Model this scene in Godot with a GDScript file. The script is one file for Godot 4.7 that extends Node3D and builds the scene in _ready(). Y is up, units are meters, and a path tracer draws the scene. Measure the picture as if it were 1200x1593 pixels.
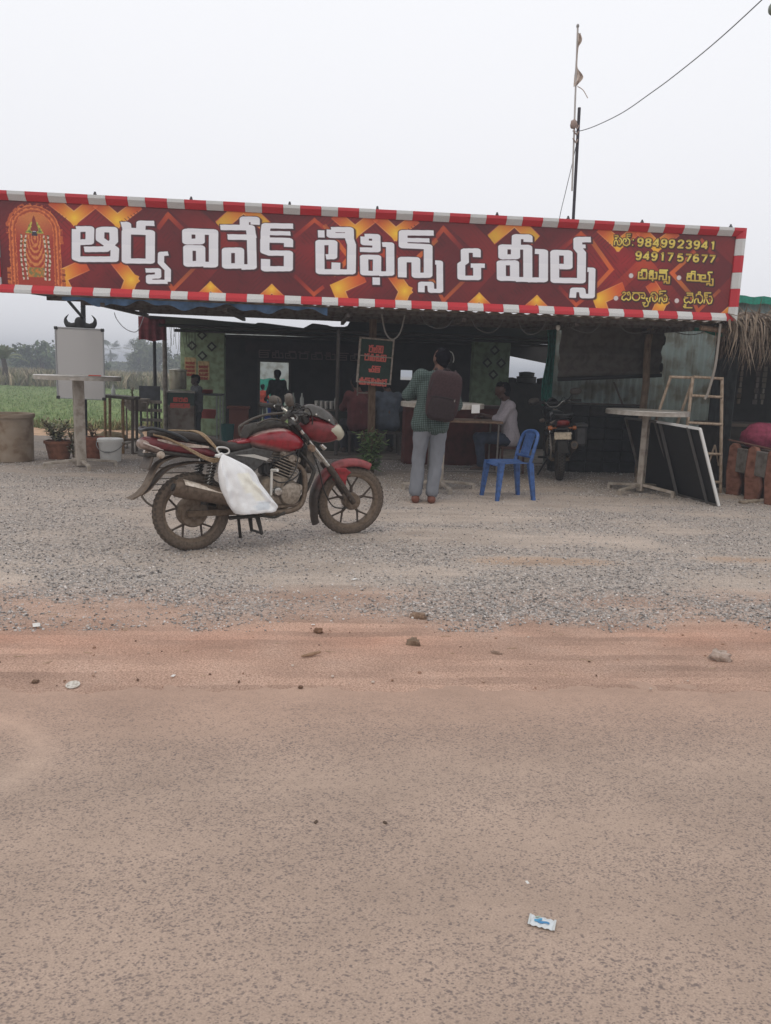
extends Node3D
# A roadside eatery under a hazy overcast sky. Metres, y up; the shop front runs along x at about z = -9 to -12.

class Mb:
	# collects shapes; every closed shape is turned so that its faces look outwards
	var st := SurfaceTool.new()
	var pv := PackedVector3Array()
	var pu := PackedVector2Array()
	var pc := PackedColorArray()
	var pg := PackedInt32Array()
	var g := 1
	var col := Color.WHITE
	var xf := Transform3D()
	func _init():
		st.begin(Mesh.PRIMITIVE_TRIANGLES)
	func t(a, b, c, k := 0, ua := Vector2.ZERO, ub := Vector2.ZERO, uc := Vector2.ZERO):
		pv.append(a); pv.append(b); pv.append(c)
		pu.append(ua); pu.append(ub); pu.append(uc)
		for i in 3: pc.append(col)
		pg.append(k)
	func q(a, b, c, d, k := 0, ua := Vector2.ZERO, ub := Vector2.ZERO, uc := Vector2.ZERO, ud := Vector2.ZERO):
		t(a, b, c, k, ua, ub, uc); t(a, c, d, k, ua, uc, ud)
	func flush(open := false):
		if pv.is_empty(): return self
		var s := 0.0
		var m := pv[0]
		if open:
			s = -1.0
		else:
			for i in range(0, pv.size(), 3):
				s += (pv[i] - m).dot((pv[i + 1] - m).cross(pv[i + 2] - m))
		if xf.basis.determinant() < 0.0: s = -s
		var most := 0
		for i in range(0, pv.size(), 3):
			var k := pg[i / 3]
			most = maxi(most, k)
			for j in ([0, 2, 1] if s > 0.0 else [0, 1, 2]):
				st.set_smooth_group(g + k if k >= 0 else -1)
				st.set_color(pc[i + j]); st.set_uv(pu[i + j])
				st.add_vertex(xf * pv[i + j])
		g += most + 1
		pv.clear(); pu.clear(); pc.clear(); pg.clear()
		return self
	func box(c: Vector3, s: Vector3, b := Basis.IDENTITY, bev := 0.0):
		var h := s * 0.5
		bev = minf(bev, minf(h.x, minf(h.y, h.z)) * 0.45)
		if bev <= 0.0:
			var p := []
			for i in 8: p.append(c + b * Vector3(h.x if i & 1 else -h.x, h.y if i & 2 else -h.y, h.z if i & 4 else -h.z))
			q(p[0], p[1], p[3], p[2], -1); q(p[4], p[6], p[7], p[5], -1); q(p[0], p[4], p[5], p[1], -1)
			q(p[2], p[3], p[7], p[6], -1); q(p[0], p[2], p[6], p[4], -1); q(p[1], p[5], p[7], p[3], -1)
			return flush()
		var f := func(ax: int, i: int):
			var e := Vector3(h.x - bev, h.y - bev, h.z - bev)
			e[ax] = h[ax]
			return c + b * (e * Vector3(1.0 if i & 1 else -1.0, 1.0 if i & 2 else -1.0, 1.0 if i & 4 else -1.0))
		for ax in 3:
			var u: int = 1 << ((ax + 1) % 3)
			var w: int = 1 << ((ax + 2) % 3)
			q(f.call(ax, 0), f.call(ax, w), f.call(ax, u | w), f.call(ax, u), -1)
			var o: int = 1 << ax
			q(f.call(ax, o), f.call(ax, o | u), f.call(ax, o | u | w), f.call(ax, o | w), -1)
			var a2 := (ax + 1) % 3
			for su in [0, u]:
				for so in [0, o]:
					var i0: int = su | so
					var fw: bool = (su != 0) == (so != 0)
					if fw: q(f.call(ax, i0), f.call(ax, i0 | w), f.call(a2, i0 | w), f.call(a2, i0), -1)
					else: q(f.call(ax, i0), f.call(a2, i0), f.call(a2, i0 | w), f.call(ax, i0 | w), -1)
		for i in 8:
			var odd: bool = ((i & 1) + (i >> 1 & 1) + (i >> 2 & 1)) % 2 == 1
			if odd: t(f.call(0, i), f.call(1, i), f.call(2, i), -1)
			else: t(f.call(0, i), f.call(2, i), f.call(1, i), -1)
		return flush()
	func tube(pts: Array, r, seg := 8, caps := true, sq := false):
		var rings := []
		var up := Vector3.ZERO
		for i in pts.size():
			var d: Vector3 = (pts[mini(i + 1, pts.size() - 1)] - pts[maxi(i - 1, 0)]).normalized()
			if up == Vector3.ZERO:
				up = Vector3.UP if absf(d.y) < 0.9 else Vector3.RIGHT
			var s := d.cross(up).normalized()
			up = s.cross(d).normalized()
			var rr: float = r[i] if r is Array or r is PackedFloat32Array else r
			var ring := PackedVector3Array()
			for k in seg:
				var a := TAU * (k + (0.5 if sq else 0.0)) / seg
				ring.append(pts[i] + (s * cos(a) + up * sin(a)) * rr * (sqrt(2.0) if sq else 1.0))
			rings.append(ring)
		return loft(rings, caps, sq)
	func loft(rings: Array, caps := true, hard := false, cols := []):
		var keep := col
		for i in rings.size() - 1:
			var n: int = rings[i].size()
			for k in n:
				var l: int = (k + 1) % n
				if cols.is_empty():
					q(rings[i][k], rings[i][l], rings[i + 1][l], rings[i + 1][k], -1 if hard else 0)
				else:
					var s0 := pv.size()
					q(rings[i][k], rings[i][l], rings[i + 1][l], rings[i + 1][k], -1 if hard else 0)
					var w := [cols[i][k], cols[i][l], cols[i + 1][l], cols[i][k], cols[i + 1][l], cols[i + 1][k]]
					for j in 6: pc[s0 + j] = w[j]
		if caps:
			for e in [0, rings.size() - 1]:
				var c := Vector3.ZERO
				for p in rings[e]: c += p / rings[e].size()
				if not cols.is_empty(): col = cols[e][0]
				for k in rings[e].size():
					var l: int = (k + 1) % int(rings[e].size())
					if e == 0: t(c, rings[e][l], rings[e][k], 1)
					else: t(c, rings[e][k], rings[e][l], 2)
		col = keep
		return flush()
	func lathe(pr: Array, seg := 24, at := Vector3.ZERO, b := Basis.IDENTITY, closed := false):
		var n := pr.size()
		var k := 0
		for i in (n if closed else n - 1):
			var a: Vector2 = pr[i]
			var c: Vector2 = pr[(i + 1) % n]
			if i > 0 and absf((a - pr[i - 1]).angle_to(c - a)) > 0.6: k += 1
			for s in seg:
				var p := TAU * s / seg
				var w := TAU * (s + 1) / seg
				var v := func(z: Vector2, an: float): return at + b * Vector3(cos(an) * z.x, z.y, sin(an) * z.x)
				if a.x < 1e-5: t(v.call(a, p), v.call(c, w), v.call(c, p), k)
				elif c.x < 1e-5: t(v.call(a, p), v.call(a, w), v.call(c, p), k)
				else: q(v.call(a, p), v.call(a, w), v.call(c, w), v.call(c, p), k)
		return flush()
	func prism(poly: Array, d: float, f := Transform3D(), bev := 0.0):
		# polygon in its xy plane, d thick about z = 0
		var n := poly.size()
		var pp := PackedVector2Array(poly)
		var area := 0.0
		for i in n: area += pp[i].cross(pp[(i + 1) % n])
		var inner := PackedVector2Array()
		var side := -1.0 if area > 0.0 else 1.0
		for i in n:
			var n0 := (pp[i] - pp[(i + n - 1) % n]).normalized().orthogonal() * side
			var n1 := (pp[(i + 1) % n] - pp[i]).normalized().orthogonal() * side
			var m := (n0 + n1).normalized()
			inner.append(pp[i] + m * (bev / maxf(0.5, m.dot(n1))))
		var z := d * 0.5
		var tri := Geometry2D.triangulate_polygon(inner)
		for s in [1.0, -1.0]:
			for i in range(0, tri.size(), 3):
				var a := inner[tri[i]]; var b := inner[tri[i + 1]]; var c := inner[tri[i + 2]]
				if ((b - a).cross(c - a) > 0.0) != (s > 0.0):
					var w := b; b = c; c = w
				t(f * Vector3(a.x, a.y, z * s), f * Vector3(b.x, b.y, z * s), f * Vector3(c.x, c.y, z * s), -1)
		for i in n:
			var l := (i + 1) % n
			var lay := [[inner[i], inner[l], z], [pp[i], pp[l], z - bev], [pp[i], pp[l], bev - z], [inner[i], inner[l], -z]]
			for s in 3:
				if bev <= 0.0 and s != 1: continue
				var p0 = lay[s]; var p1 = lay[s + 1]
				var A := f * Vector3(p0[0].x, p0[0].y, p0[2]); var B := f * Vector3(p0[1].x, p0[1].y, p0[2])
				var C := f * Vector3(p1[1].x, p1[1].y, p1[2]); var D := f * Vector3(p1[0].x, p1[0].y, p1[2])
				if area > 0.0: q(A, D, C, B, -1)
				else: q(A, B, C, D, -1)
		return flush()
	func blob(c: Vector3, r: Vector3, e := 1.0, b := Basis.IDENTITY, nu := 16, nv := 10, rough := 0.0, sd := 0):
		# superellipsoid: e 1 round, towards 0.3 boxy
		var fn := FastNoiseLite.new()
		fn.seed = sd; fn.frequency = 1.0
		var f := func(i: int, j: int):
			var v := -PI / 2 + PI * j / nv
			var u := TAU * (i % nu) / nu
			var sp := func(x: float): return signf(x) * pow(absf(x), e)
			var cv: float = sp.call(cos(v)) if j > 0 and j < nv else 0.0
			var p := Vector3(cv * sp.call(cos(u)), sp.call(sin(v)), cv * sp.call(sin(u)))
			if rough > 0.0: p *= 1.0 + rough * fn.get_noise_3dv(p * 1.7 + Vector3.ONE * sd)
			return c + b * (p * r)
		for j in nv:
			for i in nu:
				if j == 0: t(f.call(i, 0), f.call(i, 1), f.call(i + 1, 1))
				elif j == nv - 1: t(f.call(i, j), f.call(i, nv), f.call(i + 1, j))
				else: q(f.call(i, j), f.call(i, j + 1), f.call(i + 1, j + 1), f.call(i + 1, j))
		return flush()
	func grid(nx: int, ny: int, f: Callable, flip := false, thick := 0.0):
		# an open sheet, or a closed one when thick: f(u, v) gives its points
		var p := []
		for j in ny + 1:
			var row := []
			for i in nx + 1: row.append(f.call(float(i) / nx, float(j) / ny))
			p.append(row)
		for j in ny:
			for i in nx:
				var u0 := Vector2(float(i) / nx, float(j) / ny)
				var u1 := Vector2(float(i + 1) / nx, float(j + 1) / ny)
				if flip: q(p[j][i], p[j + 1][i], p[j + 1][i + 1], p[j][i + 1], 0, u0, Vector2(u0.x, u1.y), u1, Vector2(u1.x, u0.y))
				else: q(p[j][i], p[j][i + 1], p[j + 1][i + 1], p[j + 1][i], 0, u0, Vector2(u1.x, u0.y), u1, Vector2(u0.x, u1.y))
		if thick != 0.0:
			var nn: Vector3 = (p[0][nx] - p[0][0]).cross(p[ny][0] - p[0][0]).normalized() * thick
			for j in ny:
				for i in nx: q(p[j][i] + nn, p[j + 1][i] + nn, p[j + 1][i + 1] + nn, p[j][i + 1] + nn, 1)
			for i in nx:
				q(p[0][i], p[0][i] + nn, p[0][i + 1] + nn, p[0][i + 1], 2); q(p[ny][i], p[ny][i + 1], p[ny][i + 1] + nn, p[ny][i] + nn, 3)
			for j in ny:
				q(p[j][0], p[j + 1][0], p[j + 1][0] + nn, p[j][0] + nn, 4); q(p[j][nx], p[j][nx] + nn, p[j + 1][nx] + nn, p[j + 1][nx], 5)
			return flush()
		return flush(true)
	func mesh() -> ArrayMesh:
		st.generate_normals()
		return st.commit()

var used := {}
var rng := RandomNumberGenerator.new()
var T := {}   # textures
var mcache := {}

func numbered(called: String) -> String:
	var k: int = used.get(called, 0)
	used[called] = k + 1
	return called if k == 0 else "%s_%03d" % [called, k]

func tag(o: Node3D, label := "", category := "", group := "", kind := ""):
	if label: o.set_meta("label", label)
	if category: o.set_meta("category", category)
	if group: o.set_meta("group", group)
	if kind: o.set_meta("kind", kind)
	return o

func thing(called: String, label: String, category: String, at := Vector3.ZERO, turn := 0.0, group := "") -> Node3D:
	var o := Node3D.new()
	o.name = numbered(called)
	add_child(o)
	o.position = at
	o.rotation.y = turn
	tag(o, label, category, group)
	return o

func obj(called: String, mb, m: Material, parent: Node3D = null) -> MeshInstance3D:
	var o := MeshInstance3D.new()
	o.mesh = mb.mesh() if mb is Mb else mb
	o.material_override = m
	if parent == null:
		o.name = numbered(called)
		add_child(o)
	else:
		o.name = called
		parent.add_child(o, true)
	return o

func struct(called: String, mb, m: Material) -> MeshInstance3D:
	var o := obj(called, mb, m)
	o.set_meta("kind", "structure")
	return o

func dup(o: Node3D, at: Vector3, turn := 0.0, label := "") -> Node3D:
	var base := String(o.name).rstrip("0123456789").trim_suffix("_")
	var c: Node3D = o.duplicate()
	c.name = numbered(base)
	add_child(c)
	c.position = at
	c.rotation.y = turn
	if label: c.set_meta("label", label)
	return c

func spl(pts: Array, n := 6) -> Array:
	# Catmull-Rom through the points
	var o := []
	for i in pts.size() - 1:
		var a = pts[maxi(i - 1, 0)]; var b = pts[i]; var c = pts[i + 1]; var d = pts[mini(i + 2, pts.size() - 1)]
		for k in n:
			var s := float(k) / n
			o.append(0.5 * (2.0 * b + (c - a) * s + (2.0 * a - 5.0 * b + 4.0 * c - d) * s * s + (3.0 * b - a - 3.0 * c + d) * s * s * s))
	o.append(pts[-1])
	return o

func noise_tex(sd: int, freq: float, stops: Array, oct := 4, kind := FastNoiseLite.TYPE_SIMPLEX_SMOOTH, size := 512) -> NoiseTexture2D:
	var n := FastNoiseLite.new()
	n.seed = sd; n.frequency = freq; n.noise_type = kind; n.fractal_octaves = oct
	var t := NoiseTexture2D.new()
	t.width = size; t.height = size; t.seamless = true; t.noise = n
	var gr := Gradient.new()
	var offs := PackedFloat32Array(); var cs := PackedColorArray()
	for s in stops:
		offs.append(s[0]); cs.append(Color(s[1]))
	gr.offsets = offs; gr.colors = cs
	t.color_ramp = gr
	return t

func M(hex: String, rough := 0.8, tex := "", sc = 1.0, metal := 0.0, bump := 0.0, world := false) -> StandardMaterial3D:
	var key := "%s|%s|%s|%s|%s|%s|%s" % [hex, rough, tex, sc, metal, bump, world]
	if mcache.has(key): return mcache[key]
	var m := StandardMaterial3D.new()
	m.albedo_color = Color(hex)
	m.roughness = rough
	m.metallic = metal
	m.vertex_color_use_as_albedo = true
	if tex:
		m.albedo_texture = T[tex]
		m.uv1_triplanar = true
		m.uv1_world_triplanar = world
		m.uv1_scale = sc if sc is Vector3 else Vector3.ONE * float(sc)
	if bump > 0.0:
		m.heightmap_enabled = true
		m.heightmap_texture = T["bump"]
		m.heightmap_scale = bump
		if not tex:
			m.uv1_triplanar = true
			m.uv1_scale = Vector3.ONE * 3.0
	mcache[key] = m
	return m

func textures():
	T.grime = noise_tex(3, 0.012, [[0.0, "b8b0a6"], [0.42, "e4e0da"], [0.6, "fbf9f6"], [1.0, "ffffff"]], 5)
	T.grime2 = noise_tex(9, 0.011, [[0.0, "a89e92"], [0.36, "d6cfc6"], [0.58, "f2eee8"], [1.0, "ffffff"]], 6)
	T.fine = noise_tex(5, 0.25, [[0.0, "b4b0aa"], [0.5, "e8e6e2"], [1.0, "ffffff"]], 2)
	T.rust = noise_tex(11, 0.010, [[0.0, "98806c"], [0.34, "cdbdae"], [0.52, "eee9e3"], [1.0, "ffffff"]], 6)
	T.bump = noise_tex(21, 0.05, [[0.0, "000000"], [1.0, "ffffff"]], 5)
	T.leafy = noise_tex(31, 0.04, [[0.0, "6a7050"], [0.5, "c8d0a8"], [1.0, "fffce0"]], 4)
	var im := Image.create(128, 128, false, Image.FORMAT_RGB8)   # woven checks
	for y in 128:
		for x in 128:
			var a := (x % 32) < 12; var b := (y % 32) < 12
			var c := Color("3a4a4a")
			if a and b: c = Color("b4bcb8")
			elif a or b: c = Color("70807c")
			if x % 32 == 20 or y % 32 == 20: c = Color("20302f")
			im.set_pixel(x, y, c)
	T.plaid = ImageTexture.create_from_image(im)
	im = Image.create(64, 64, false, Image.FORMAT_RGB8)
	for y in 64:
		for x in 64:
			var c := Color("b4acb0")
			if x % 16 < 3: c = Color("8f8890")
			if y % 16 < 3: c = c.lerp(Color("7c7680"), 0.6)
			im.set_pixel(x, y, c)
	T.smallcheck = ImageTexture.create_from_image(im)

func bytes_of(fn: FastNoiseLite, w: int, h: int) -> PackedByteArray:
	var im := fn.get_image(w, h, false, false, false)
	im.convert(Image.FORMAT_L8)
	return im.get_data()

func fnl(sd: int, freq: float, oct := 4, kind := FastNoiseLite.TYPE_SIMPLEX_SMOOTH) -> FastNoiseLite:
	var n := FastNoiseLite.new()
	n.seed = sd; n.frequency = freq; n.fractal_octaves = oct; n.noise_type = kind
	if oct < 2: n.fractal_type = FastNoiseLite.FRACTAL_NONE
	return n

# the stony yard's edge and its bare patches, shared by the picture of the ground and by the stones on it
var edge_n := fnl(71, 0.9, 4)
var patch_n := fnl(72, 0.55, 4)
func gravel_at(x: float, z: float) -> float:
	var e := -3.98 + 0.24 * edge_n.get_noise_2d(x, z * 0.6) + 0.10 * edge_n.get_noise_2d(x * 4.0, z * 4.0)
	var g := clampf((e - z) / 0.34, 0.0, 1.0)
	var bare := patch_n.get_noise_2d(x * 0.8, z * 1.6)
	bare = clampf((bare + 0.12) * 1.9, 0.0, 1.0)
	for p in [[1.75, -5.6, 0.75, 0.2], [3.4, -5.75, 0.5, 0.14], [-2.2, -4.9, 0.5, 0.3], [-0.9, -6.8, 0.8, 0.3], [1.0, -7.4, 1.6, 0.4], [2.9, -8.6, 1.6, 0.4]]:
		var dx: float = (x - p[0]) / p[2]; var dz: float = (z - p[1]) / p[3]
		bare = maxf(bare, clampf(1.6 - 1.4 * (dx * dx + dz * dz), 0.0, 0.9))
	return g * (1.0 - 0.78 * bare)

func road_picture() -> ImageTexture:
	var w := 2048; var h := 1300
	var streak := bytes_of(fnl(42, 0.022, 5), w / 8, h)         # drawn out along the road
	var mid := bytes_of(fnl(47, 0.03, 4), w, h)
	var big := bytes_of(fnl(43, 0.003, 3), w, h)
	var grain := bytes_of(fnl(44, 0.35, 2), w, h)
	# bare stone chips showing through the dust: every one with its own place, size, stretch and strength
	var chip := PackedFloat32Array()
	chip.resize(w * h)
	rng.seed = 404
	var thick := fnl(48, 0.0045, 4)
	for n in 290000:
		var cx := rng.randf() * w; var cy := rng.randf() * h
		var dens := 0.72 + 0.7 * thick.get_noise_2d(cx * 0.45, cy * 1.3) + 0.5 * (0.5 - streak[int(cy) * 256 + (int(cx) >> 3)] * 0.0039)
		if rng.randf() > dens: continue
		var r := 0.7 + 1.15 * pow(rng.randf(), 2.4) + (0.9 if rng.randf() < 0.02 else 0.0)
		var sx := r * rng.randf_range(0.8, 1.4); var sy := r * rng.randf_range(0.7, 1.2)
		var sh := rng.randf_range(-0.5, 0.5)
		var f := rng.randf_range(0.35, 1.0)
		for yy in range(maxi(0, int(cy - sy - 1)), mini(h, int(cy + sy + 2))):
			for xx in range(maxi(0, int(cx - sx - 1)), mini(w, int(cx + sx + 2))):
				var ey := (yy - cy) / sy
				var ex := (xx - cx) / sx + ey * sh
				var q := ex * ex + ey * ey + (grain[yy * w + xx] * 0.0039 - 0.5) * 0.9
				if q < 1.0:
					var j := yy * w + xx
					chip[j] = maxf(chip[j], minf(1.0, (1.0 - q) * 2.2) * f)
	var out := PackedByteArray()
	out.resize(w * h * 3)
	var o := 0
	for y in h:
		var z := -3.4 + 2.6 * y / h                          # row 0 is the far edge
		var far := clampf((-z - 2.35) / 0.85, 0.0, 1.0)      # towards the earth verge
		far = far * far * (3.0 - 2.0 * far)
		for x in w:
			var i := y * w + x
			var st := streak[y * 256 + (x >> 3)] * 0.0039 - 0.5
			var m := mid[i] * 0.0039 - 0.5
			var b := big[i] * 0.0039 - 0.5
			var s := 0.0
			var X := -2.0 + 5.0 * x / w
			var trk := clampf(1.0 - absf(sqrt(pow((X + 1.62) / 0.66, 2.0) + pow((z + 2.6) / 0.42, 2.0)) - 1.0) * 6.5, 0.0, 1.0)
			s = chip[i] * (1.0 - 0.85 * clampf((-z - 2.9) / 0.3, 0.0, 1.0)) * (1.0 - trk * 0.8)
			var gn := grain[i] * 0.0039 - 0.5
			var v := 1.0 + b * 0.12 + m * 0.06 + st * -0.04 + trk * 0.07 + gn * 0.2
			var k := s * (0.8 + gn * 0.4)
			out[o] = int(clampf(lerpf(lerpf(173.0, 177.0, far) * v, 108.0, k), 0.0, 255.0))
			out[o + 1] = int(clampf(lerpf(lerpf(153.0, 150.0, far) * v, 98.0, k), 0.0, 255.0))
			out[o + 2] = int(clampf(lerpf(lerpf(139.0, 134.0, far) * v, 96.0, k), 0.0, 255.0))
			o += 3
	return ImageTexture.create_from_image(Image.create_from_data(w, h, false, Image.FORMAT_RGB8, out))

func yard_picture() -> ImageTexture:
	# x from -9 to 9, z from -15 (row 0) to -2.9
	var w := 2048; var h := 1376
	var mid := bytes_of(fnl(52, 0.02, 4), w, h)
	var big := bytes_of(fnl(53, 0.004, 4), w, h)
	var grain := bytes_of(fnl(54, 0.4, 2), w, h)
	var stones := bytes_of(fnl(55, 0.33, 1, FastNoiseLite.TYPE_CELLULAR), w, h)
	var st2 := fnl(56, 0.05, 3)
	var coarse_w := 257; var coarse_h := 173
	var cg := PackedFloat32Array()
	var cs := PackedFloat32Array()
	for y in coarse_h:
		for x in coarse_w:
			var X := -9.0 + 18.0 * x / 256.0; var Zz := -15.0 + 12.1 * y / 172.0
			cg.append(gravel_at(X, Zz))
			cs.append(st2.get_noise_2d(X * 12.0, Zz * 110.0))
	var out := PackedByteArray()
	out.resize(w * h * 3)
	var o := 0
	for y in h:
		var z := -15.0 + 12.1 * y / h
		var fy := minf(y / 8.0, 171.0); var iy := int(fy); var ty := fy - iy
		var red0 := clampf(1.0 - absf(z + 3.82) / 0.36, 0.0, 1.0)
		var near := clampf((z + 3.35) / 0.35, 0.0, 1.0)
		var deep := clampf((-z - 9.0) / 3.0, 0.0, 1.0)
		for x in w:
			var i := y * w + x
			var Xx := -9.0 + 18.0 * x / w
			var fx := x / 8.0; var ix := int(fx); var tx := fx - ix
			var a := iy * 257 + ix
			var gv := lerpf(lerpf(cg[a], cg[a + 1], tx), lerpf(cg[a + 257], cg[a + 258], tx), ty)
			var stv := lerpf(cs[a], cs[a + 1], tx)
			var m := mid[i] * 0.0039 - 0.5
			var b := big[i] * 0.0039 - 0.5
			var gr := grain[i] * 0.0039 - 0.5
			gv = clampf(gv + m * 0.5, 0.0, 1.0)
			var v := 1.0 + m * 0.12 + b * 0.12 + gr * 0.2 + stv * 0.15 * (1.0 - gv)
			var red := red0 * clampf(0.45 + b * 2.6 + stv * 0.3, 0.1, 1.0)
			var rr := lerpf(lerpf(178.0, 175.0, red), 177.0, near) * v
			var rg := lerpf(lerpf(150.0, 138.0, red), 150.0, near) * v
			var rb := lerpf(lerpf(135.0, 121.0, red), 135.0, near) * v
			if z < -4.6:     # dust between the stones of the yard is greyer
				var k := minf((-z - 4.6) * 3.0, 1.0)
				rr = lerpf(rr, 184.0 * v, k); rg = lerpf(rg, 172.0 * v, k); rb = lerpf(rb, 162.0 * v, k)
			var bp := maxf(1.2 - 1.3 * (pow((Xx - 1.75) / 0.8, 2.0) + pow((z + 5.6) / 0.19, 2.0)), 1.1 - 1.3 * (pow((Xx - 3.4) / 0.5, 2.0) + pow((z + 5.75) / 0.13, 2.0)))
			bp = clampf(bp + m * 1.2, 0.0, 1.0) * 0.7
			rr = lerpf(rr, 176.0 * v, bp); rg = lerpf(rg, 148.0 * v, bp); rb = lerpf(rb, 126.0 * v, bp)
			var s := clampf(stones[i] * 0.0105, 0.0, 1.0)
			var sv := 1.14 - s * 0.42 + gr * 0.3
			var f := gv * 0.7
			rr = lerpf(rr, 182.0 * sv, f); rg = lerpf(rg, 175.0 * sv, f); rb = lerpf(rb, 170.0 * sv, f)
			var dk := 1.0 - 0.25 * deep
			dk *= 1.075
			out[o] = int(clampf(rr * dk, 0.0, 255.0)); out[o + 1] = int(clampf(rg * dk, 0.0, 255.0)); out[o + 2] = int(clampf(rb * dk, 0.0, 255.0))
			o += 3
	return ImageTexture.create_from_image(Image.create_from_data(w, h, false, Image.FORMAT_RGB8, out))

# ---- the print on the shop sign: strokes are laid into a map of distances, then inked
const SW := 2048
const SH := 258
var ink_d := PackedFloat32Array()
func ink(half: float, k: float, polys: Array):
	for p in polys:
		var n := int(p.size() / 2)
		var shut: bool = absf(p[0] - p[2 * n - 2]) + absf(p[1] - p[2 * n - 1]) < 4.0
		for i in n - 1:
			var a := Vector2(p[2 * i], p[2 * i + 1] * k)
			var b := Vector2(p[2 * i + 2], p[2 * i + 3] * k)
			var L := a.distance_to(b)
			if L < 0.01: continue
			var d := (b - a) / L
			var flat_a := i == 0 and not shut
			var flat_b := i == n - 2 and not shut
			var pad := half + 9.0
			for y in range(maxi(0, int((minf(a.y, b.y) - pad) / k)), mini(SH - 1, int((maxf(a.y, b.y) + pad) / k)) + 1):
				for x in range(maxi(0, int(minf(a.x, b.x) - pad)), mini(SW - 1, int(maxf(a.x, b.x) + pad)) + 1):
					var w := Vector2(x + 0.5, (y + 0.5) * k) - a
					var t: float = w.dot(d); var c: float = absf(w.cross(d))
					var e: float
					if t < 0.0: e = maxf(c - half, -t) if flat_a else sqrt(t * t + c * c) - half
					elif t > L: e = maxf(c - half, t - L) if flat_b else sqrt((t - L) * (t - L) + c * c) - half
					else: e = c - half
					var j := y * SW + x
					if e < ink_d[j]: ink_d[j] = e

func ink_in(im: Image, top: Color, low: Color, rim: Color, rim_w: float, shift: int):
	for y in SH:
		for x in SW:
			var j := y * SW + x
			var c := im.get_pixel(x, y)
			var was := c
			if x >= shift and y >= shift:
				var s := ink_d[j - shift * SW - shift]
				if s < rim_w + 2.0: c = c.lerp(rim, clampf((rim_w + 2.0 - s) / 3.0, 0.0, 1.0) * 0.8)
			var e := ink_d[j]
			if e < rim_w + 0.5: c = c.lerp(rim, clampf(rim_w + 0.5 - e, 0.0, 1.0))
			if e < 0.5: c = c.lerp(top.lerp(low, float(y % 40) / 40.0), clampf(0.5 - e, 0.0, 1.0))
			if c != was: im.set_pixel(x, y, c)
	ink_d.fill(99.0)

func chevron(im: Image, p: Array, half: float, tip: Color, ends: Color, blend := 1.0):
	# a bent band of ink, bright at its bend
	var a := Vector2(p[0], p[1]); var m := Vector2(p[2], p[3]); var b := Vector2(p[4], p[5])
	var far := maxf(a.distance_to(m), b.distance_to(m))
	for y in range(maxi(0, int(minf(a.y, minf(m.y, b.y)) - half * 2)), mini(SH, int(maxf(a.y, maxf(m.y, b.y)) + half * 2))):
		for x in range(maxi(0, int(minf(a.x, minf(m.x, b.x)) - half * 2)), mini(SW, int(maxf(a.x, maxf(m.x, b.x)) + half * 2))):
			var q := Vector2(x, y)
			var best := 99.0
			for e in [[m, a], [m, b]]:
				var d: Vector2 = (e[1] - e[0]).normalized()
				var t: float = (q - e[0]).dot(d)
				var c: float = absf((q - e[0]).cross(d))
				if t > -half and t < e[0].distance_to(e[1]): best = minf(best, c - half)
			if best < 0.5:
				var s := clampf(q.distance_to(m) / far, 0.0, 1.0)
				var c := tip.lerp(ends, clampf(s * 1.25, 0.0, 1.0))
				if best > -2.4 and blend > 0.95: c = Color(1.0, 0.86, 0.5).lerp(Color(0.95, 0.5, 0.3), s)
				im.set_pixel(x, y, im.get_pixel(x, y).lerp(c, clampf(0.5 - best, 0.0, 1.0) * blend * (1.0 - (0.6 if blend < 0.95 else 0.25) * s)))

func digits(s: String, x0: float, y0: float, x1: float, y1: float, half: float):
	var D := {
		"1": [[.3, .22, .6, .04, .6, 1]], "4": [[.72, 1, .72, .03, .08, .7, .98, .7]], "7": [[.08, .06, .92, .06, .4, 1]],
		"2": [[.1, .3, .22, .1, .5, .03, .8, .12, .88, .32, .7, .55, .1, .95, .94, .95]], "3": [[.12, .22, .3, .06, .6, .04, .84, .2, .78, .4, .45, .48], [.45, .48, .8, .56, .9, .78, .7, .96, .35, .98, .1, .82]],
		"5": [[.86, .06, .24, .06, .16, .48, .5, .38, .82, .48, .9, .72, .74, .92, .4, .98, .1, .84]], "8": [[.5, .04, .2, .12, .16, .3, .34, .45, .66, .5, .88, .66, .82, .9, .5, .97, .18, .9, .12, .66, .34, .5, .66, .45, .84, .3, .8, .12, .5, .04]],
		"9": [[.86, .32, .76, .5, .48, .58, .2, .5, .12, .3, .24, .1, .5, .03, .78, .12, .88, .34, .84, .7, .66, .94, .4, .98, .16, .86]], "6": [[.14, .68, .24, .5, .52, .42, .8, .5, .88, .7, .76, .9, .5, .97, .22, .88, .12, .66, .16, .3, .34, .06, .6, .02, .84, .14]],
	}
	var cw := (x1 - x0) / s.length()
	for i in s.length():
		var ps := []
		for st in D[s[i]]:
			var r := []
			for k in range(0, st.size(), 2):
				r.append(x0 + (i + 0.08 + st[k] * 0.8) * cw); r.append(y0 + half * 0.6 + st[k + 1] * (y1 - y0 - half * 1.2))
			ps.append(r)
		ink(half, 1.15, ps)

func fit(polys: Array, from: Rect2, to: Rect2) -> Array:
	var o := []
	for p in polys:
		var r := []
		for k in range(0, p.size(), 2):
			r.append(to.position.x + (p[k] - from.position.x) / from.size.x * to.size.x)
			r.append(to.position.y + (p[k + 1] - from.position.y) / from.size.y * to.size.y)
		o.append(r)
	return o

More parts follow.
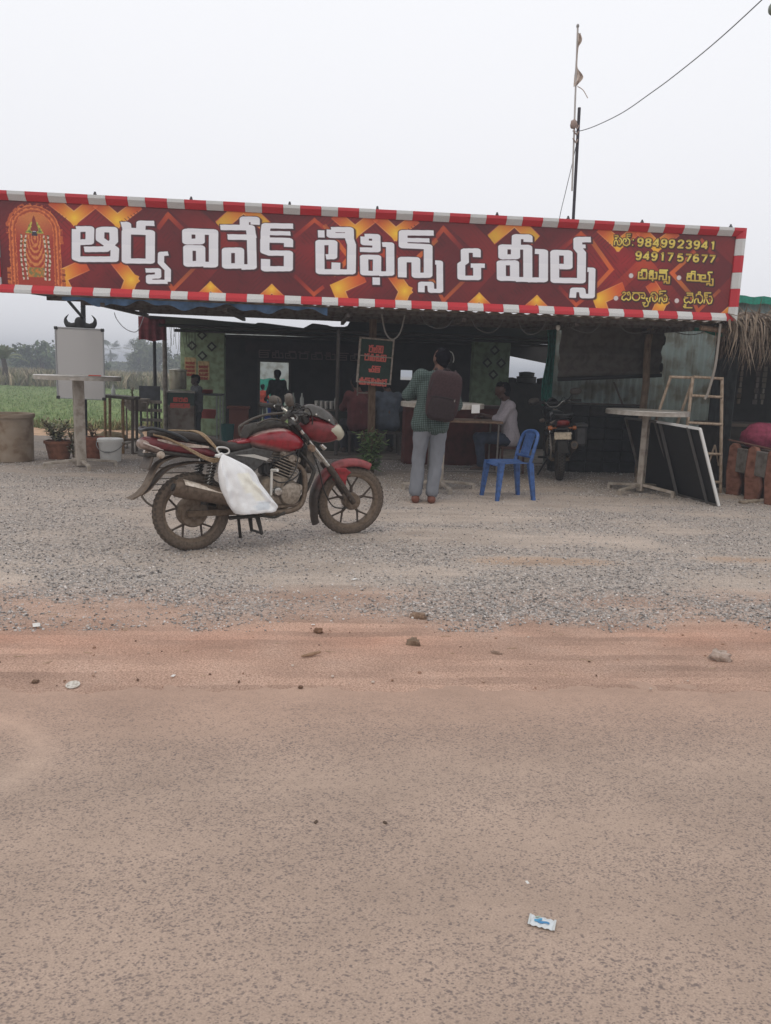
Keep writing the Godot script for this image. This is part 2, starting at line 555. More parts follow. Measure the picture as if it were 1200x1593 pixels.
const TI := [[872, 56, 922, 54, 923, 78, 929, 93, 930, 165, 887, 167, 887, 142], [872, 56, 872, 71, 916, 70], [859, 128, 878, 127, 878, 90, 842, 91, 844, 168, 887, 167]]
const PHI := [[964, 70, 965, 87, 997, 86], [964, 69, 996, 68, 998, 104, 952, 105], [964, 124, 1000, 123, 1001, 166, 966, 167, 964, 124], [1013, 89, 1035, 88, 1038, 165, 1006, 167]]
const NN := [[1155, 52, 1070, 55, 1071, 89, 1141, 89, 1144, 165, 1110, 167, 1108, 125, 1070, 126, 1072, 174]]
const NSUB := [[1162, 130, 1175, 130, 1179, 206, 1154, 207, 1152, 188, 1126, 189, 1127, 212]]
const MI := [[1351, 80, 1387, 79, 1389, 105, 1353, 107, 1351, 80], [1349, 123, 1387, 121, 1390, 164, 1352, 165, 1349, 123], [1351, 80, 1422, 78, 1428, 165, 1393, 166], [1389, 77, 1388, 51, 1421, 50, 1422, 64], [1443, 88, 1468, 88, 1473, 164, 1428, 166]]
const LL := [[1516, 126, 1542, 125, 1539, 88, 1500, 89, 1506, 164, 1583, 162, 1578, 86, 1566, 74, 1564, 51, 1602, 49]]
const LSUB := [[1598, 131, 1612, 131, 1616, 203, 1591, 204, 1587, 187, 1562, 188, 1561, 210]]
const VI := [[485, 79, 520, 78, 520, 103, 485, 105, 485, 79], [487, 121, 521, 120, 521, 161, 487, 163, 487, 121], [486, 78, 556, 77, 555, 162, 527, 163]]
const RA := [[326, 89, 324, 162, 387, 160, 389, 86, 326, 87], [313, 69, 327, 68, 328, 82, 350, 83, 364, 81], [364, 84, 365, 63, 400, 62]]
const YSUB := [[435, 138, 416, 140, 415, 163, 433, 181, 432, 212], [374, 185, 407, 183, 407, 199, 383, 201, 383, 214, 432, 212]]
const KK := [[769, 52, 696, 54, 694, 71, 694, 90], [757, 107, 757, 90, 693, 91, 693, 121, 706, 125, 757, 123, 757, 164, 695, 167, 695, 141]]

func sign_picture() -> ImageTexture:
	ink_d.resize(SW * SH); ink_d.fill(99.0)
	var im := Image.create(SW, SH, false, Image.FORMAT_RGB8)
	var n1 := bytes_of(fnl(61, 0.01, 3), SW, SH)
	var n2 := bytes_of(fnl(62, 0.5, 1), SW, SH)
	for y in SH:
		for x in SW:
			var i := y * SW + x
			var v := 0.86 + 0.25 * (n1[i] * 0.0039) + 0.08 * (n2[i] * 0.0039 - 0.5)
			# big faint lozenges of lighter and darker red
			var u := fposmod(x - 560.0, 745.0) / 745.0
			var loz := absf(u - 0.5) * 3.2 + absf(y / 258.0 - 0.42) * 1.5
			var c := Color(0.41, 0.085, 0.105).lerp(Color(0.62, 0.13, 0.14), clampf(1.15 - loz, 0.0, 1.0))
			if int(x + y) % 14 < 2 and n1[i] > 150: c = c.darkened(0.25)
			if int(x - y + 4000) % 14 < 2 and n1[i] < 105: c = c.darkened(0.25)
			im.set_pixel(x, y, Color(c.r * v, c.g * v, c.b * v))
	var Y := Color(1.0, 0.82, 0.24); var O := Color(0.92, 0.42, 0.18); var Rd := Color(0.7, 0.2, 0.15); var G := Color(0.95, 0.68, 0.28)
	for k in [-745, 0, 745]:
		var sh := func(p: Array): return [p[0] + k, p[1], p[2] + k, p[3], p[4] + k, p[5]]
		chevron(im, sh.call([1120, -60, 1332, 110, 1200, 260]), 26, Rd, Color(0.5, 0.1, 0.1), 0.5)
		chevron(im, sh.call([1641, 224, 1764, 100, 1882, 218]), 15, O, Rd, 0.55)
		chevron(im, sh.call([1153, 75, 1181, 38, 1236, 90]), 6, O, Rd, 0.7)
		chevron(im, sh.call([1517, 80, 1571, 33, 1609, 60]), 5, O, Rd, 0.8)
		chevron(im, sh.call([1518, 181, 1572, 229, 1599, 207]), 5, O, Rd, 0.8)
		chevron(im, sh.call([1158, 180, 1190, 232, 1250, 170]), 5, O, G, 0.7)
		chevron(im, sh.call([1597, 44, 1668, 127, 1625, 177]), 6, O, G, 0.9)
		chevron(im, sh.call([1910, 68, 1847, 129, 1921, 199]), 6, O, G, 0.9)
		chevron(im, sh.call([965, 175, 893, 210, 916, 260]), 17, Y, O)
		chevron(im, sh.call([1040, 160, 1080, 210, 1060, 260]), 17, Y, O)
		chevron(im, sh.call([880, 15, 937, 58, 990, 15]), 15, Y, O)
		chevron(im, sh.call([995, 15, 1049, 58, 1105, 15]), 15, Y, O)
		chevron(im, sh.call([1316, 62, 1380, 5, 1444, 58]), 17, O, Y)
		chevron(im, sh.call([1258, 250, 1291, 219, 1327, 250]), 10, Y, O)
		chevron(im, sh.call([1422, 250, 1457, 219, 1492, 250]), 10, Y, O)
		for j in 6:
			for e in 14:
				for d in 2:
					for s in [[862 + j * 8 + e + d, 46 + j * 5 - e], [1112 - j * 8 - e + d, 46 + j * 5 - e]]:
						if s[0] + k >= 0 and s[0] + k < SW: im.set_pixel(s[0] + k, s[1], Color(0.35, 0.13, 0.1))
	# left end: an ornate gilt arch round a garlanded, draped form, in plain shapes
	var n3 := bytes_of(fnl(63, 0.09, 3), SW, SH)
	for y in range(26, 240):
		for x in range(14, 164):
			var i := y * SW + x
			var fl := n2[i] * 0.0039 - 0.5; var sw := n3[i] * 0.0039 - 0.5
			var dx := (x - 88.0 + sw * 5.0) / 66.0
			var ax := absf(dx)
			var yy := y - 96.0 + sw * 5.0
			var r := sqrt(dx * dx + (yy / 66.0) * (yy / 66.0)) if yy < 0.0 else ax
			var c := im.get_pixel(x, y)
			if r > 1.0:
				if y > 190 and ax < 1.14: c = Color(0.72, 0.32, 0.17).lerp(Color(0.9, 0.55, 0.28), clampf(sw * 2.0 + 0.4, 0, 1)) if y % 16 < 11 else Color(0.5, 0.18, 0.11)
				elif r < 1.1 and sin(atan2(yy, dx) * 26.0) + sw * 2.0 > 0.1 and yy < 30.0: c = Color(0.78, 0.36, 0.18)
				else: continue
			elif r > 0.72:
				c = Color(0.66, 0.25, 0.14).lerp(Color(0.92, 0.52, 0.27), clampf(0.5 + 0.5 * sin(r * 46.0) + sw * 1.2, 0, 1))
			else:
				c = Color(0.84, 0.5, 0.27).lerp(Color(0.68, 0.22, 0.15), clampf((y - 70.0) / 70.0 + ax * 0.4, 0, 1))
				var body := 0.2 + 0.2 * clampf((y - 96.0) / 24.0, 0, 1) - 0.1 * clampf((y - 150.0) / 60.0, 0, 1)
				if y < 96 and y > 56 and ax < (y - 52.0) / 260.0: c = Color(0.55, 0.2, 0.17)
				elif y > 72 and y < 102 and ax > 0.08 and ax < 0.08 + (y - 66.0) / 130.0: c = Color(0.8, 0.76, 0.3).lerp(Color(0.35, 0.42, 0.25), clampf(sw * 3.0 + 0.3, 0, 1))
				elif y >= 90 and y < 108 and ax < 0.12: c = Color(0.2, 0.18, 0.24) if y > 97 or ax > 0.05 else Color(0.85, 0.86, 0.9)
				elif y >= 106 and y < 214 and ax < body + 0.08:
					var g := sqrt(pow(dx * 2.6, 2.0) + pow((y - 112.0) / 62.0, 2.0))
					c = Color(0.68, 0.22, 0.15).lerp(Color(0.88, 0.56, 0.3), clampf(0.5 + 0.6 * sin(g * 24.0) + sw * 1.5, 0, 1))
					if y > 188 and ax < 0.3: c = Color(0.5, 0.5, 0.28).lerp(Color(0.85, 0.5, 0.2), clampf(sw * 3.0 + 0.5, 0, 1))
				for gl in [0.38, 0.53]:
					if absf(ax - gl - 0.03 * sin(y * 0.05)) < 0.035 and y > 104 and y < 222: c = Color(0.88, 0.84, 0.78) if fposmod(y + gl * 70.0 + sw * 4.0, 12.0) < 7.0 else Color(0.42, 0.36, 0.2)
			c = c.lightened(fl * 0.3) if fl > 0.0 else c.darkened(-fl * 0.35)
			im.set_pixel(x, y, c)
	# the big white words
	ink(11.4, 1.53, [[196, 86, 232, 84, 230, 117, 197, 120], [196, 86, 193, 160, 203, 163, 293, 159, 295, 133, 257, 109, 258, 86, 265, 84, 293, 83, 293, 112, 271, 134, 215, 137]])
	ink(12.4, 1.82, RA)
	ink(8.7, 1.52, YSUB)
	ink(12.7, 1.67, VI)
	ink(12.7, 1.73, [[574, 64, 654, 61, 656, 76, 659, 88], [593, 88, 657, 86, 659, 163, 629, 165], [638, 61, 638, 40, 667, 39, 667, 53], [590, 123, 625, 121, 625, 162, 590, 164, 590, 123]])
	ink(12.7, 1.8, KK)
	ink(12.7, 2.25, [[694, 73, 762, 71]])
	ink(12.5, 1.77, TI)
	ink(9.3, 1.0, [[845, 59, 846, 78]])
	ink(11.8, 1.85, PHI)
	ink(10.6, 1.0, [[999, 177, 1000, 197]])
	ink(12.5, 1.7, NN)
	ink(12.5, 2.17, [[1078, 74, 1144, 72]])
	ink(9.6, 1.67, NSUB)
	ink(11.5, 1.88, [[1279, 111, 1278, 93, 1244, 95, 1246, 125, 1236, 132, 1238, 168, 1283, 167, 1281, 134], [1263, 134, 1303, 133]])
	ink(13.3, 1.95, MI)
	ink(13.0, 1.71, LL)
	ink(10.8, 2.0, [[1565, 69, 1588, 68]])
	ink(10.1, 1.56, LSUB)
	ink_in(im, Color(0.955, 0.96, 0.985), Color(0.93, 0.935, 0.965), Color(0.22, 0.1, 0.13), 2.4, 3)
	# the yellow lines at the right end
	digits("98499", 1735, 36, 1851, 62, 3.0)
	digits("23941", 1854, 36, 1972, 62, 3.0)
	digits("94917", 1733, 73, 1849, 99, 3.0)
	digits("57677", 1856, 74, 1974, 98, 3.0)
	var small := func(p: Array, fx: float, fw: float, tx: float, ty: float, tw: float, th: float): ink(2.5, 1.1, fit(p, Rect2(fx, 45, fw, 165), Rect2(tx, ty, tw, th)))
	small.call(TI, 835, 95, 1747, 122, 26, 36)
	small.call(PHI + [[999, 178, 1000, 200]], 952, 90, 1778, 121, 26, 36)
	small.call(NN + [[1078, 74, 1144, 72]] + NSUB, 1060, 120, 1808, 121, 34, 38)
	small.call(MI, 1345, 130, 1892, 122, 40, 36)
	small.call(LL + LSUB, 1500, 115, 1934, 122, 38, 38)
	# cell
	ink(2.1, 1.05, [[1668.6, 35.8, 1678.3, 34.4, 1680.7, 37.9, 1671.6, 41.9, 1677.7, 43.5], [1670.9, 61.2, 1670.7, 51.4, 1674.6, 47.3, 1679.1, 51.0, 1680.5, 58.8, 1686.3, 60.5, 1691.4, 54.4, 1689.8, 45.3, 1684.5, 40.3], [1700.9, 51.3, 1704.8, 47.9, 1703.0, 42.7, 1697.3, 42.3, 1694.5, 50.3, 1698.1, 58.6, 1706.7, 60.9, 1714.7, 55.9, 1714.5, 45.5, 1706.2, 39.3, 1705.3, 30.2, 1716.4, 29.1], [1705.8, 35.7, 1715.9, 35.2], [1724.6, 43.7, 1724.9, 44.5], [1723.9, 57.9, 1724.3, 58.6]])
	# biryanis
	ink(2.1, 1.05, [[1705.9, 192.0, 1710.5, 188.1, 1715.7, 190.3, 1714.6, 194.1, 1706.6, 200.7, 1705.8, 207.4, 1712.6, 210.8, 1718.5, 205.6, 1725.3, 210.3, 1731.3, 205.8, 1730.3, 195.1, 1725.4, 187.5, 1719.9, 190.1, 1722.5, 195.4, 1726.9, 195.9], [1758.3, 199.1, 1757.3, 204.3, 1753.6, 208.3, 1748.2, 209.9, 1742.5, 208.8, 1738.1, 205.1, 1736.1, 199.9, 1737.1, 194.7, 1740.8, 190.7, 1746.2, 189.1, 1751.9, 190.3, 1756.3, 193.9, 1758.3, 199.1], [1735.5, 188.9, 1769.7, 188.2, 1773.9, 194.7, 1771.9, 203.5, 1764.6, 202.4, 1763.3, 196.5, 1768.2, 194.9], [1783.3, 203.1, 1777.5, 202.6, 1779.5, 207.9, 1785.8, 214.4, 1783.9, 223.9, 1775.5, 226.2, 1770.7, 221.0, 1775.9, 215.4, 1766.6, 215.8], [1790.3, 194.1, 1793.9, 187.2, 1801.7, 186.2, 1809.5, 193.3, 1810.6, 204.0, 1804.1, 211.0, 1798.2, 208.5, 1796.5, 199.2, 1791.3, 197.4, 1788.2, 202.2, 1789.3, 213.2], [1794.5, 193.2, 1798.3, 195.1], [1834.8, 180.9, 1816.3, 181.6, 1816.9, 187.6, 1825.6, 188.6], [1817.4, 193.0, 1816.9, 187.6], [1829.1, 194.5, 1833.7, 191.0, 1839.4, 197.5, 1838.4, 208.3, 1830.7, 210.6, 1825.9, 206.1, 1823.7, 198.1, 1818.1, 199.7, 1816.5, 212.5]])
	# chainis
	ink(2.1, 1.05, [[1895.9, 183.7, 1914.4, 183.5, 1914.3, 188.2, 1897.6, 189.4], [1914.9, 188.7, 1917.7, 198.0, 1916.4, 207.5, 1910.0, 210.9, 1905.1, 206.9, 1898.8, 211.4, 1892.9, 208.4, 1890.9, 200.1, 1901.7, 196.5, 1890.3, 194.9], [1891.6, 216.9, 1897.1, 216.2, 1897.6, 220.9, 1890.9, 221.1, 1894.6, 224.7, 1918.2, 223.8], [1926.0, 191.9, 1926.5, 186.1, 1936.5, 184.7, 1945.1, 191.7, 1946.5, 204.2, 1940.5, 210.8, 1934.5, 207.9, 1932.4, 198.5, 1926.6, 197.7, 1922.7, 203.1, 1923.1, 211.5], [1932.0, 184.9, 1931.4, 179.6, 1936.9, 178.9, 1938.5, 183.0], [1970.4, 180.2, 1950.7, 181.0, 1950.8, 186.7, 1961.0, 187.1], [1950.8, 186.7, 1953.2, 193.5, 1961.0, 192.1], [1964.2, 190.4, 1970.9, 189.6, 1975.2, 197.9, 1973.0, 208.5, 1965.4, 210.9, 1960.6, 203.7, 1958.2, 197.5, 1952.6, 197.7, 1951.2, 210.4]])
	ink_in(im, Color(0.93, 0.86, 0.42), Color(0.74, 0.6, 0.24), Color(0.16, 0.07, 0.05), 1.6, 2)
	for p in [[1727, 142], [1869, 142], [1688, 206], [1869, 206]]: ink(6.5, 1.0, [[p[0], p[1], p[0] + 0.4, p[1] + 0.2]])
	ink_in(im, Color(0.86, 0.82, 0.82), Color(0.84, 0.8, 0.8), Color(0.5, 0.3, 0.3), 0.6, 1)
	return ImageTexture.create_from_image(im)

func world():
	var cam := Camera3D.new()
	cam.name = "camera"
	add_child(cam)
	cam.position = Vector3(0, 1.38, 0)
	cam.rotation_order = EULER_ORDER_YXZ
	cam.rotation = Vector3(deg_to_rad(-10.2), deg_to_rad(-5.3), deg_to_rad(2.0))
	cam.fov = 67.27
	cam.near = 0.05
	cam.far = 2000.0
	var sky := ProceduralSkyMaterial.new()
	sky.sky_top_color = Color8(249, 250, 254)
	sky.sky_horizon_color = Color8(228, 228, 233)
	sky.sky_curve = 0.15
	sky.ground_horizon_color = Color8(205, 203, 204)
	sky.ground_bottom_color = Color8(120, 108, 98)
	sky.sun_angle_max = 1.0
	var env := Environment.new()
	env.background_mode = Environment.BG_SKY
	env.sky = Sky.new()
	env.sky.sky_material = sky
	env.tonemap_mode = Environment.TONE_MAPPER_LINEAR
	env.tonemap_exposure = 1.06
	env.fog_enabled = true
	env.fog_density = 0.0048
	env.fog_light_color = Color8(220, 226, 236)
	env.sdfgi_enabled = true
	env.ssao_enabled = true
	env.ssil_enabled = true
	var we := WorldEnvironment.new()
	we.name = "environment"
	we.environment = env
	add_child(we)
	var sun := DirectionalLight3D.new()
	sun.name = "sun"
	sun.light_energy = 0.22
	sun.light_angular_distance = 25.0
	sun.light_color = Color(1.0, 0.96, 0.9)
	sun.shadow_enabled = true
	sun.rotation = Vector3(deg_to_rad(-58), deg_to_rad(-25), 0)
	add_child(sun)

func ground_mat(tx: Texture2D, bump: float) -> StandardMaterial3D:
	var m := StandardMaterial3D.new()
	m.albedo_texture = tx
	m.roughness = 0.95
	m.metallic_specular = 0.25
	m.texture_filter = BaseMaterial3D.TEXTURE_FILTER_LINEAR_WITH_MIPMAPS_ANISOTROPIC
	m.texture_repeat = true
	if bump > 0.0:
		m.normal_enabled = true
		m.normal_texture = noise_tex(77, 0.09, [[0.0, "000000"], [1.0, "ffffff"]], 4)
		m.normal_texture.as_normal_map = true
		m.normal_texture.bump_strength = 8.0
		m.normal_scale = bump
	return m

func setting():
	# far land
	var b := Mb.new()
	b.grid(24, 24, func(u, v): return Vector3(lerpf(-500, 500, u), -0.05, lerpf(40, -900, v)))
	struct("ground", b, M("8f8468", 0.95, "grime", 0.08, 0.0, 0.0, true))
	# the road, mirrored pictures side by side
	b = Mb.new()
	for i in range(-5, 6):
		for j in 3:
			var x := -2.0 + 5.0 * i
			var z := -3.4 + 2.6 * j
			var u0 := 0.0 if i % 2 == 0 else 1.0
			var v0 := 0.0 if j % 2 == 0 else 1.0
			b.q(Vector3(x, 0, z), Vector3(x + 5, 0, z), Vector3(x + 5, 0, z + 2.6), Vector3(x, 0, z + 2.6), 0, Vector2(u0, v0), Vector2(1 - u0, v0), Vector2(1 - u0, 1 - v0), Vector2(u0, 1 - v0))
	b.flush(true)
	var rm := ground_mat(road_picture(), 0.0)
	struct("road", b, rm)
	# verge and yard in one uneven sheet
	b = Mb.new()
	var hn := fnl(81, 1.3, 4)
	var nx := 260; var nz := 190
	var hgt := func(x: float, z: float):
		var ramp := clampf((-3.02 - z) / 0.3, 0.0, 1.0)
		var y := lerpf(-0.012, 0.008, ramp)
		y += ramp * (0.010 * hn.get_noise_2d(x, z * 1.8) + 0.009 * hn.get_noise_2d(x * 5.0, z * 6.0))
		y += ramp * 0.007 * exp(-pow((z + 3.62) / 0.18, 2.0)) * (0.6 + hn.get_noise_2d(x * 0.7, 3.0))
		return y
	b.grid(nx, nz, func(u, v):
		var z := lerpf(-15.0, -2.9, pow(v, 0.75))
		var x := lerpf(-9.0, 9.0, u)
		return Vector3(x, hgt.call(x, z), z))
	# its picture is laid by place, so rebuild the coordinates
	var arr: Array = b.mesh().surface_get_arrays(0)
	var uv := PackedVector2Array()
	for p in arr[Mesh.ARRAY_VERTEX]: uv.append(Vector2((p.x + 9.0) / 18.0, (p.z + 15.0) / 12.1))
	arr[Mesh.ARRAY_TEX_UV] = uv
	var uv2 := PackedVector2Array()
	for p in arr[Mesh.ARRAY_VERTEX]: uv2.append(Vector2(p.x * 0.53 + p.z * 0.07, p.z * 0.53 - p.x * 0.07))
	arr[Mesh.ARRAY_TEX_UV2] = uv2
	var am := ArrayMesh.new()
	am.add_surface_from_arrays(Mesh.PRIMITIVE_TRIANGLES, arr)
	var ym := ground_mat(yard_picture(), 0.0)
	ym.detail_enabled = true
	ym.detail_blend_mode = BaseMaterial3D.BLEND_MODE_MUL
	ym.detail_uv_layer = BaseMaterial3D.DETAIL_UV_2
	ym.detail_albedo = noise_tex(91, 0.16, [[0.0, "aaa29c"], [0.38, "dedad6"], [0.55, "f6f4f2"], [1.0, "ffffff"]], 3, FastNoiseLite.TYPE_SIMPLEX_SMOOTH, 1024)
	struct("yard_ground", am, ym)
	b = Mb.new()
	for s in [-1, 1]:
		b.box(Vector3(s * 24.5, -0.06, -9.0), Vector3(31, 0.12, 12.0))
	struct("roadside_earth", b, M("b09c88", 0.95, "grime2", 0.4, 0.0, 0.3, true))
	# sandy track and green field beyond, on the left
	b = Mb.new()
	b.grid(20, 6, func(u, v): return Vector3(lerpf(-40, 6, u), 0.004, lerpf(-17.2 + 0.5 * sin(u * 17.0), -14.6, v)))
	struct("sandy_track", b, M("c2a184", 0.95, "grime", 0.5, 0.0, 0.2, true))
	b = Mb.new()
	b.grid(60, 24, func(u, v):
		var x := lerpf(-70, 12, u); var z := lerpf(-48, -16.9, v)
		return Vector3(x, 0.01 + 0.03 * hn.get_noise_2d(x * 0.3, z * 0.3) * (1.0 - v), z))
	struct("field", b, M("8a9c6a", 0.95, "leafy", 0.15, 0.0, 0.3, true))
	# stones of the yard
	rng.seed = 12
	var stones := []
	for k in 4:
		b = Mb.new()
		b.blob(Vector3.ZERO, Vector3(1.0, 0.62, 0.8), 0.7, Basis.IDENTITY, 6, 4, 0.55, 5 + k)
		stones.append(b.mesh())
	var sm := M("ffffff", 0.9)
	var packs := [[], [], [], []]
	var tries := 0
	while tries < 260000:
		tries += 1
		var d := pow(rng.randf(), 1.9)
		var z := lerpf(-3.95, -12.5, d)
		var half := 2.6 + -z * 0.52
		var x := rng.randf_range(-half * 0.92, half) 
		var g := gravel_at(x, z)
		if rng.randf() > pow(g, 1.4): continue
		var s := 0.0028 + 0.0066 * pow(rng.randf(), 2.8)
		packs[tries % 4].append([x, z, s])
	for k in 4:
		var mm := MultiMesh.new()
		mm.transform_format = MultiMesh.TRANSFORM_3D
		mm.use_colors = true
		mm.mesh = stones[k]
		mm.instance_count = packs[k].size()
		for i in packs[k].size():
			var p = packs[k][i]
			var bs := Basis.from_euler(Vector3(rng.randf_range(-.4, .4), rng.randf() * TAU, rng.randf_range(-.4, .4))).scaled(Vector3.ONE * p[2])
			mm.set_instance_transform(i, Transform3D(bs, Vector3(p[0], hgt.call(p[0], p[1]) + p[2] * 0.25, p[1])))
			var v := 0.16 + 0.38 * rng.randf() + (0.2 if rng.randf() < 0.12 else 0.0) - (0.09 if rng.randf() < 0.3 else 0.0)
			mm.set_instance_color(i, Color(v * 1.10, v * 1.02, v * 0.97))
		var o := MultiMeshInstance3D.new()
		o.multimesh = mm
		o.material_override = sm
		o.name = numbered("gravel")
		add_child(o)
		tag(o, "loose grey gravel strewn over the yard in front of the eatery", "gravel", "", "stuff")
	# grass on the field
	scatter("grass", 26000, func(): return Vector3(rng.randf_range(-34, -2.6), 0.0, -17.0 - 27.0 * pow(rng.randf(), 1.6)), 0.06, 0.13, ["728a58", "7e9662", "8a9e70", "929a6c"], "short green grass growing over the flat field")
	scatter("dry_grass", 11000, func(): return Vector3(rng.randf_range(-60, 4), 0.0, rng.randf_range(-44, -66)), 0.3, 1.15, ["8c8068", "968a72", "7e7c60", "6e7254", "a09478"], "tall dry brownish grass standing beyond the green field")
	scatter("edge_grass", 1400, func(): return Vector3(rng.randf_range(-24, -2.4), 0.0, rng.randf_range(-16.6, -17.6)), 0.14, 0.3, ["6c7a48", "88845a", "9a9068"], "ragged grass tufts along the edge of the sandy track")

func scatter(called: String, n: int, where: Callable, lo: float, hi: float, cols: Array, label: String):
	var b := Mb.new()
	rng.seed = hash(called)
	for i in 5:
		var a := rng.randf() * TAU
		var d := Vector3(cos(a), 0, sin(a))
		var s := Vector3(-d.z, 0, d.x) * 0.035
		var o := d * 0.12 * rng.randf()
		var tip := o + d * rng.randf_range(0.15, 0.65) + Vector3.UP * rng.randf_range(0.6, 1.0)
		var mid := o.lerp(tip, 0.5) + Vector3.UP * 0.12
		b.q(o - s, o + s, mid + s * 0.8, mid - s * 0.8, -1)
		b.t(mid - s * 0.8, mid + s * 0.8, tip, -1)
	b.flush(true)
	var mm := MultiMesh.new()
	mm.transform_format = MultiMesh.TRANSFORM_3D
	mm.use_colors = true
	mm.mesh = b.mesh()
	mm.instance_count = n
	for i in n:
		var h := rng.randf_range(lo, hi)
		mm.set_instance_transform(i, Transform3D(Basis(Vector3.UP, rng.randf() * TAU).scaled(Vector3(h * 1.3, h, h * 1.3)), where.call()))
		mm.set_instance_color(i, Color(cols[rng.randi() % cols.size()]).srgb_to_linear() * rng.randf_range(0.8, 1.2))
	var o := MultiMeshInstance3D.new()
	o.multimesh = mm
	o.material_override = M("ffffff", 0.85)
	o.name = numbered(called)
	add_child(o)
	tag(o, label, "grass", "", "stuff")

func sign_board():
	var o := thing("shop_sign", "long red shop sign with big white lettering and a red and white border", "sign", Vector3(-3.65, 2.127, -9.3))
	o.rotation.z = 0.0032
	var OX := 0.10
	var W := 8.73; var H := 1.083
	var b := Mb.new()
	b.box(Vector3(W / 2, H / 2, -0.07), Vector3(W - 0.02, H - 0.02, 0.10))
	obj("backing", b, M("5a5552", 0.7, "rust", 1.0), o)
	b = Mb.new()
	b.q(Vector3(OX, 0, -0.018), Vector3(OX, H, -0.018), Vector3(W, H, -0.018), Vector3(W, 0, -0.018), 0, Vector2(0, 1), Vector2(0, 0), Vector2(1, 0), Vector2(1, 1))
	b.flush(true)
	var m := StandardMaterial3D.new()
	m.albedo_texture = sign_picture()
	m.roughness = 0.35
	obj("printed_panel", b, m, o)
	var red := M("d8303e", 0.4, "fine", 1.0); var white := M("e9edf1", 0.4, "fine", 1.0)
	var seg := func(a: float, c: float, edge: int, mt: Material):
		# a bevelled strip of the border: thick outside, sloping in to the print
		var q := Mb.new()
		var pts := []
		for e in [[0.0, -0.03], [0.0, 0.05], [0.035, 0.05], [0.092, 0.0], [0.092, -0.03]]:
			pts.append(e)
		var rings := []
		for s in [a, c]:
			var r := PackedVector3Array()
			for e in pts:
				var w := (W - OX) / 2048.0
				var lim: float = e[0]
				if edge == 0: r.append(Vector3(clampf(OX + s * w if s > 0.0 else 0.0, lim, W - lim), H - e[0], e[1]))
				elif edge == 1: r.append(Vector3(clampf(OX + s * w if s > 0.0 else 0.0, lim, W - lim), e[0], e[1]))
				elif edge == 2: r.append(Vector3(W - e[0], clampf(H * (1.0 - s / 258.0), lim, H - lim), e[1]))
				else: r.append(Vector3(e[0], clampf(H * (1.0 - s / 258.0), lim, H - lim), e[1]))
			rings.append(r)
		q.loft(rings, true, true)
		obj("border_panel", q, mt, o)
	for edge in 2:
		var at: float = [29.0, 34.0][edge]
		seg.call(0.0, at - 0.5, edge, red)
		while at < 2048.0:
			seg.call(at, minf(at + 44.5, 2048.0), edge, white)
			if at + 45.0 < 2048.0: seg.call(at + 45.0, minf(at + 101.5, 2048.0), edge, red)
			at += 102.0
	for edge in [2, 3]:
		var cuts := [0.0, 29.0, 75.0, 122.0, 167.0, 218.0, 258.0]
		for i in 6: seg.call(cuts[i] + 0.3, cuts[i + 1] - 0.3, edge, [red, white, red, white, red, white][i])
	for x in [0.06, 1.15, 2.2, 3.3, 4.3, 5.7, 6.55, 7.45, 8.55]:
		b = Mb.new()
		b.box(Vector3(x, H + 0.012, 0.0), Vector3(0.03, 0.022, 0.03))
		b.lathe([Vector2(0, 0.022), Vector2(0.012, 0.022), Vector2(0.012, 0.04), Vector2(0, 0.046)], 8, Vector3(x, H, 0))
		obj("bracket", b, M("4a4a4c", 0.6), o)
	for x in [0.5, 3.0, 5.5, 8.1]:
		b = Mb.new()
		b.tube([Vector3(x, 0.1, -0.12), Vector3(x, 0.02, -0.6)], 0.016, 6)
		obj("strut", b, M("3c3a3a", 0.7), o)

func corrugated(called: String, label: String, cat: String, c: Vector3, ux: Vector3, uy: Vector3, pitch: float, amp: float, m: Material, parent: Node3D = null):
	# a sheet centred at c, spanned by ux (across the waves) and uy
	var b := Mb.new()
	var nrm := ux.cross(uy).normalized()
	var nx := int(ux.length() / pitch) * 6
	b.grid(nx, 2, func(u, v): return c + ux * (u - 0.5) + uy * (v - 0.5) + nrm * amp * sin(u * ux.length() / pitch * TAU), false, 0.0025)
	var o := obj(called, b, m, parent)
	if label: tag(o, label, cat)
	return o

func post(called: String, label: String, at: Vector3, h: float, r: float, m: Material, lean := Vector3.ZERO, square := false, wob := 0.0):
	var b := Mb.new()
	var pts := []
	var rr := []
	for i in 9:
		var s := i / 8.0
		pts.append(Vector3.UP * h * s + lean * s + Vector3(sin(i * 1.7), 0, cos(i * 2.3)) * wob)
		rr.append(r * (1.0 - 0.12 * s) if not square else r)
	b.tube(pts, rr, 4 if square else 12, true, square)
	var o := obj(called, b, m)
	o.position = at
	tag(o, label, "post")
	return o

func strokes_part(called: String, polys: Array, half: float, z: float, thick: float, m: Material, parent: Node3D, f := Transform3D()):
	# painted lettering as thin raised strokes
	var b := Mb.new()
	for p in polys:
		for i in p.size() - 1:
			var d: Vector2 = (p[i + 1] - p[i])
			if d.length() < 0.0005: continue
			b.box(f * Vector3((p[i].x + p[i + 1].x) / 2, (p[i].y + p[i + 1].y) / 2, z + i * 0.00013), Vector3(d.length() + half * 1.2, half * 2, thick), f.basis * Basis(Vector3.BACK, d.angle()))
	return obj(called, b, m, parent)

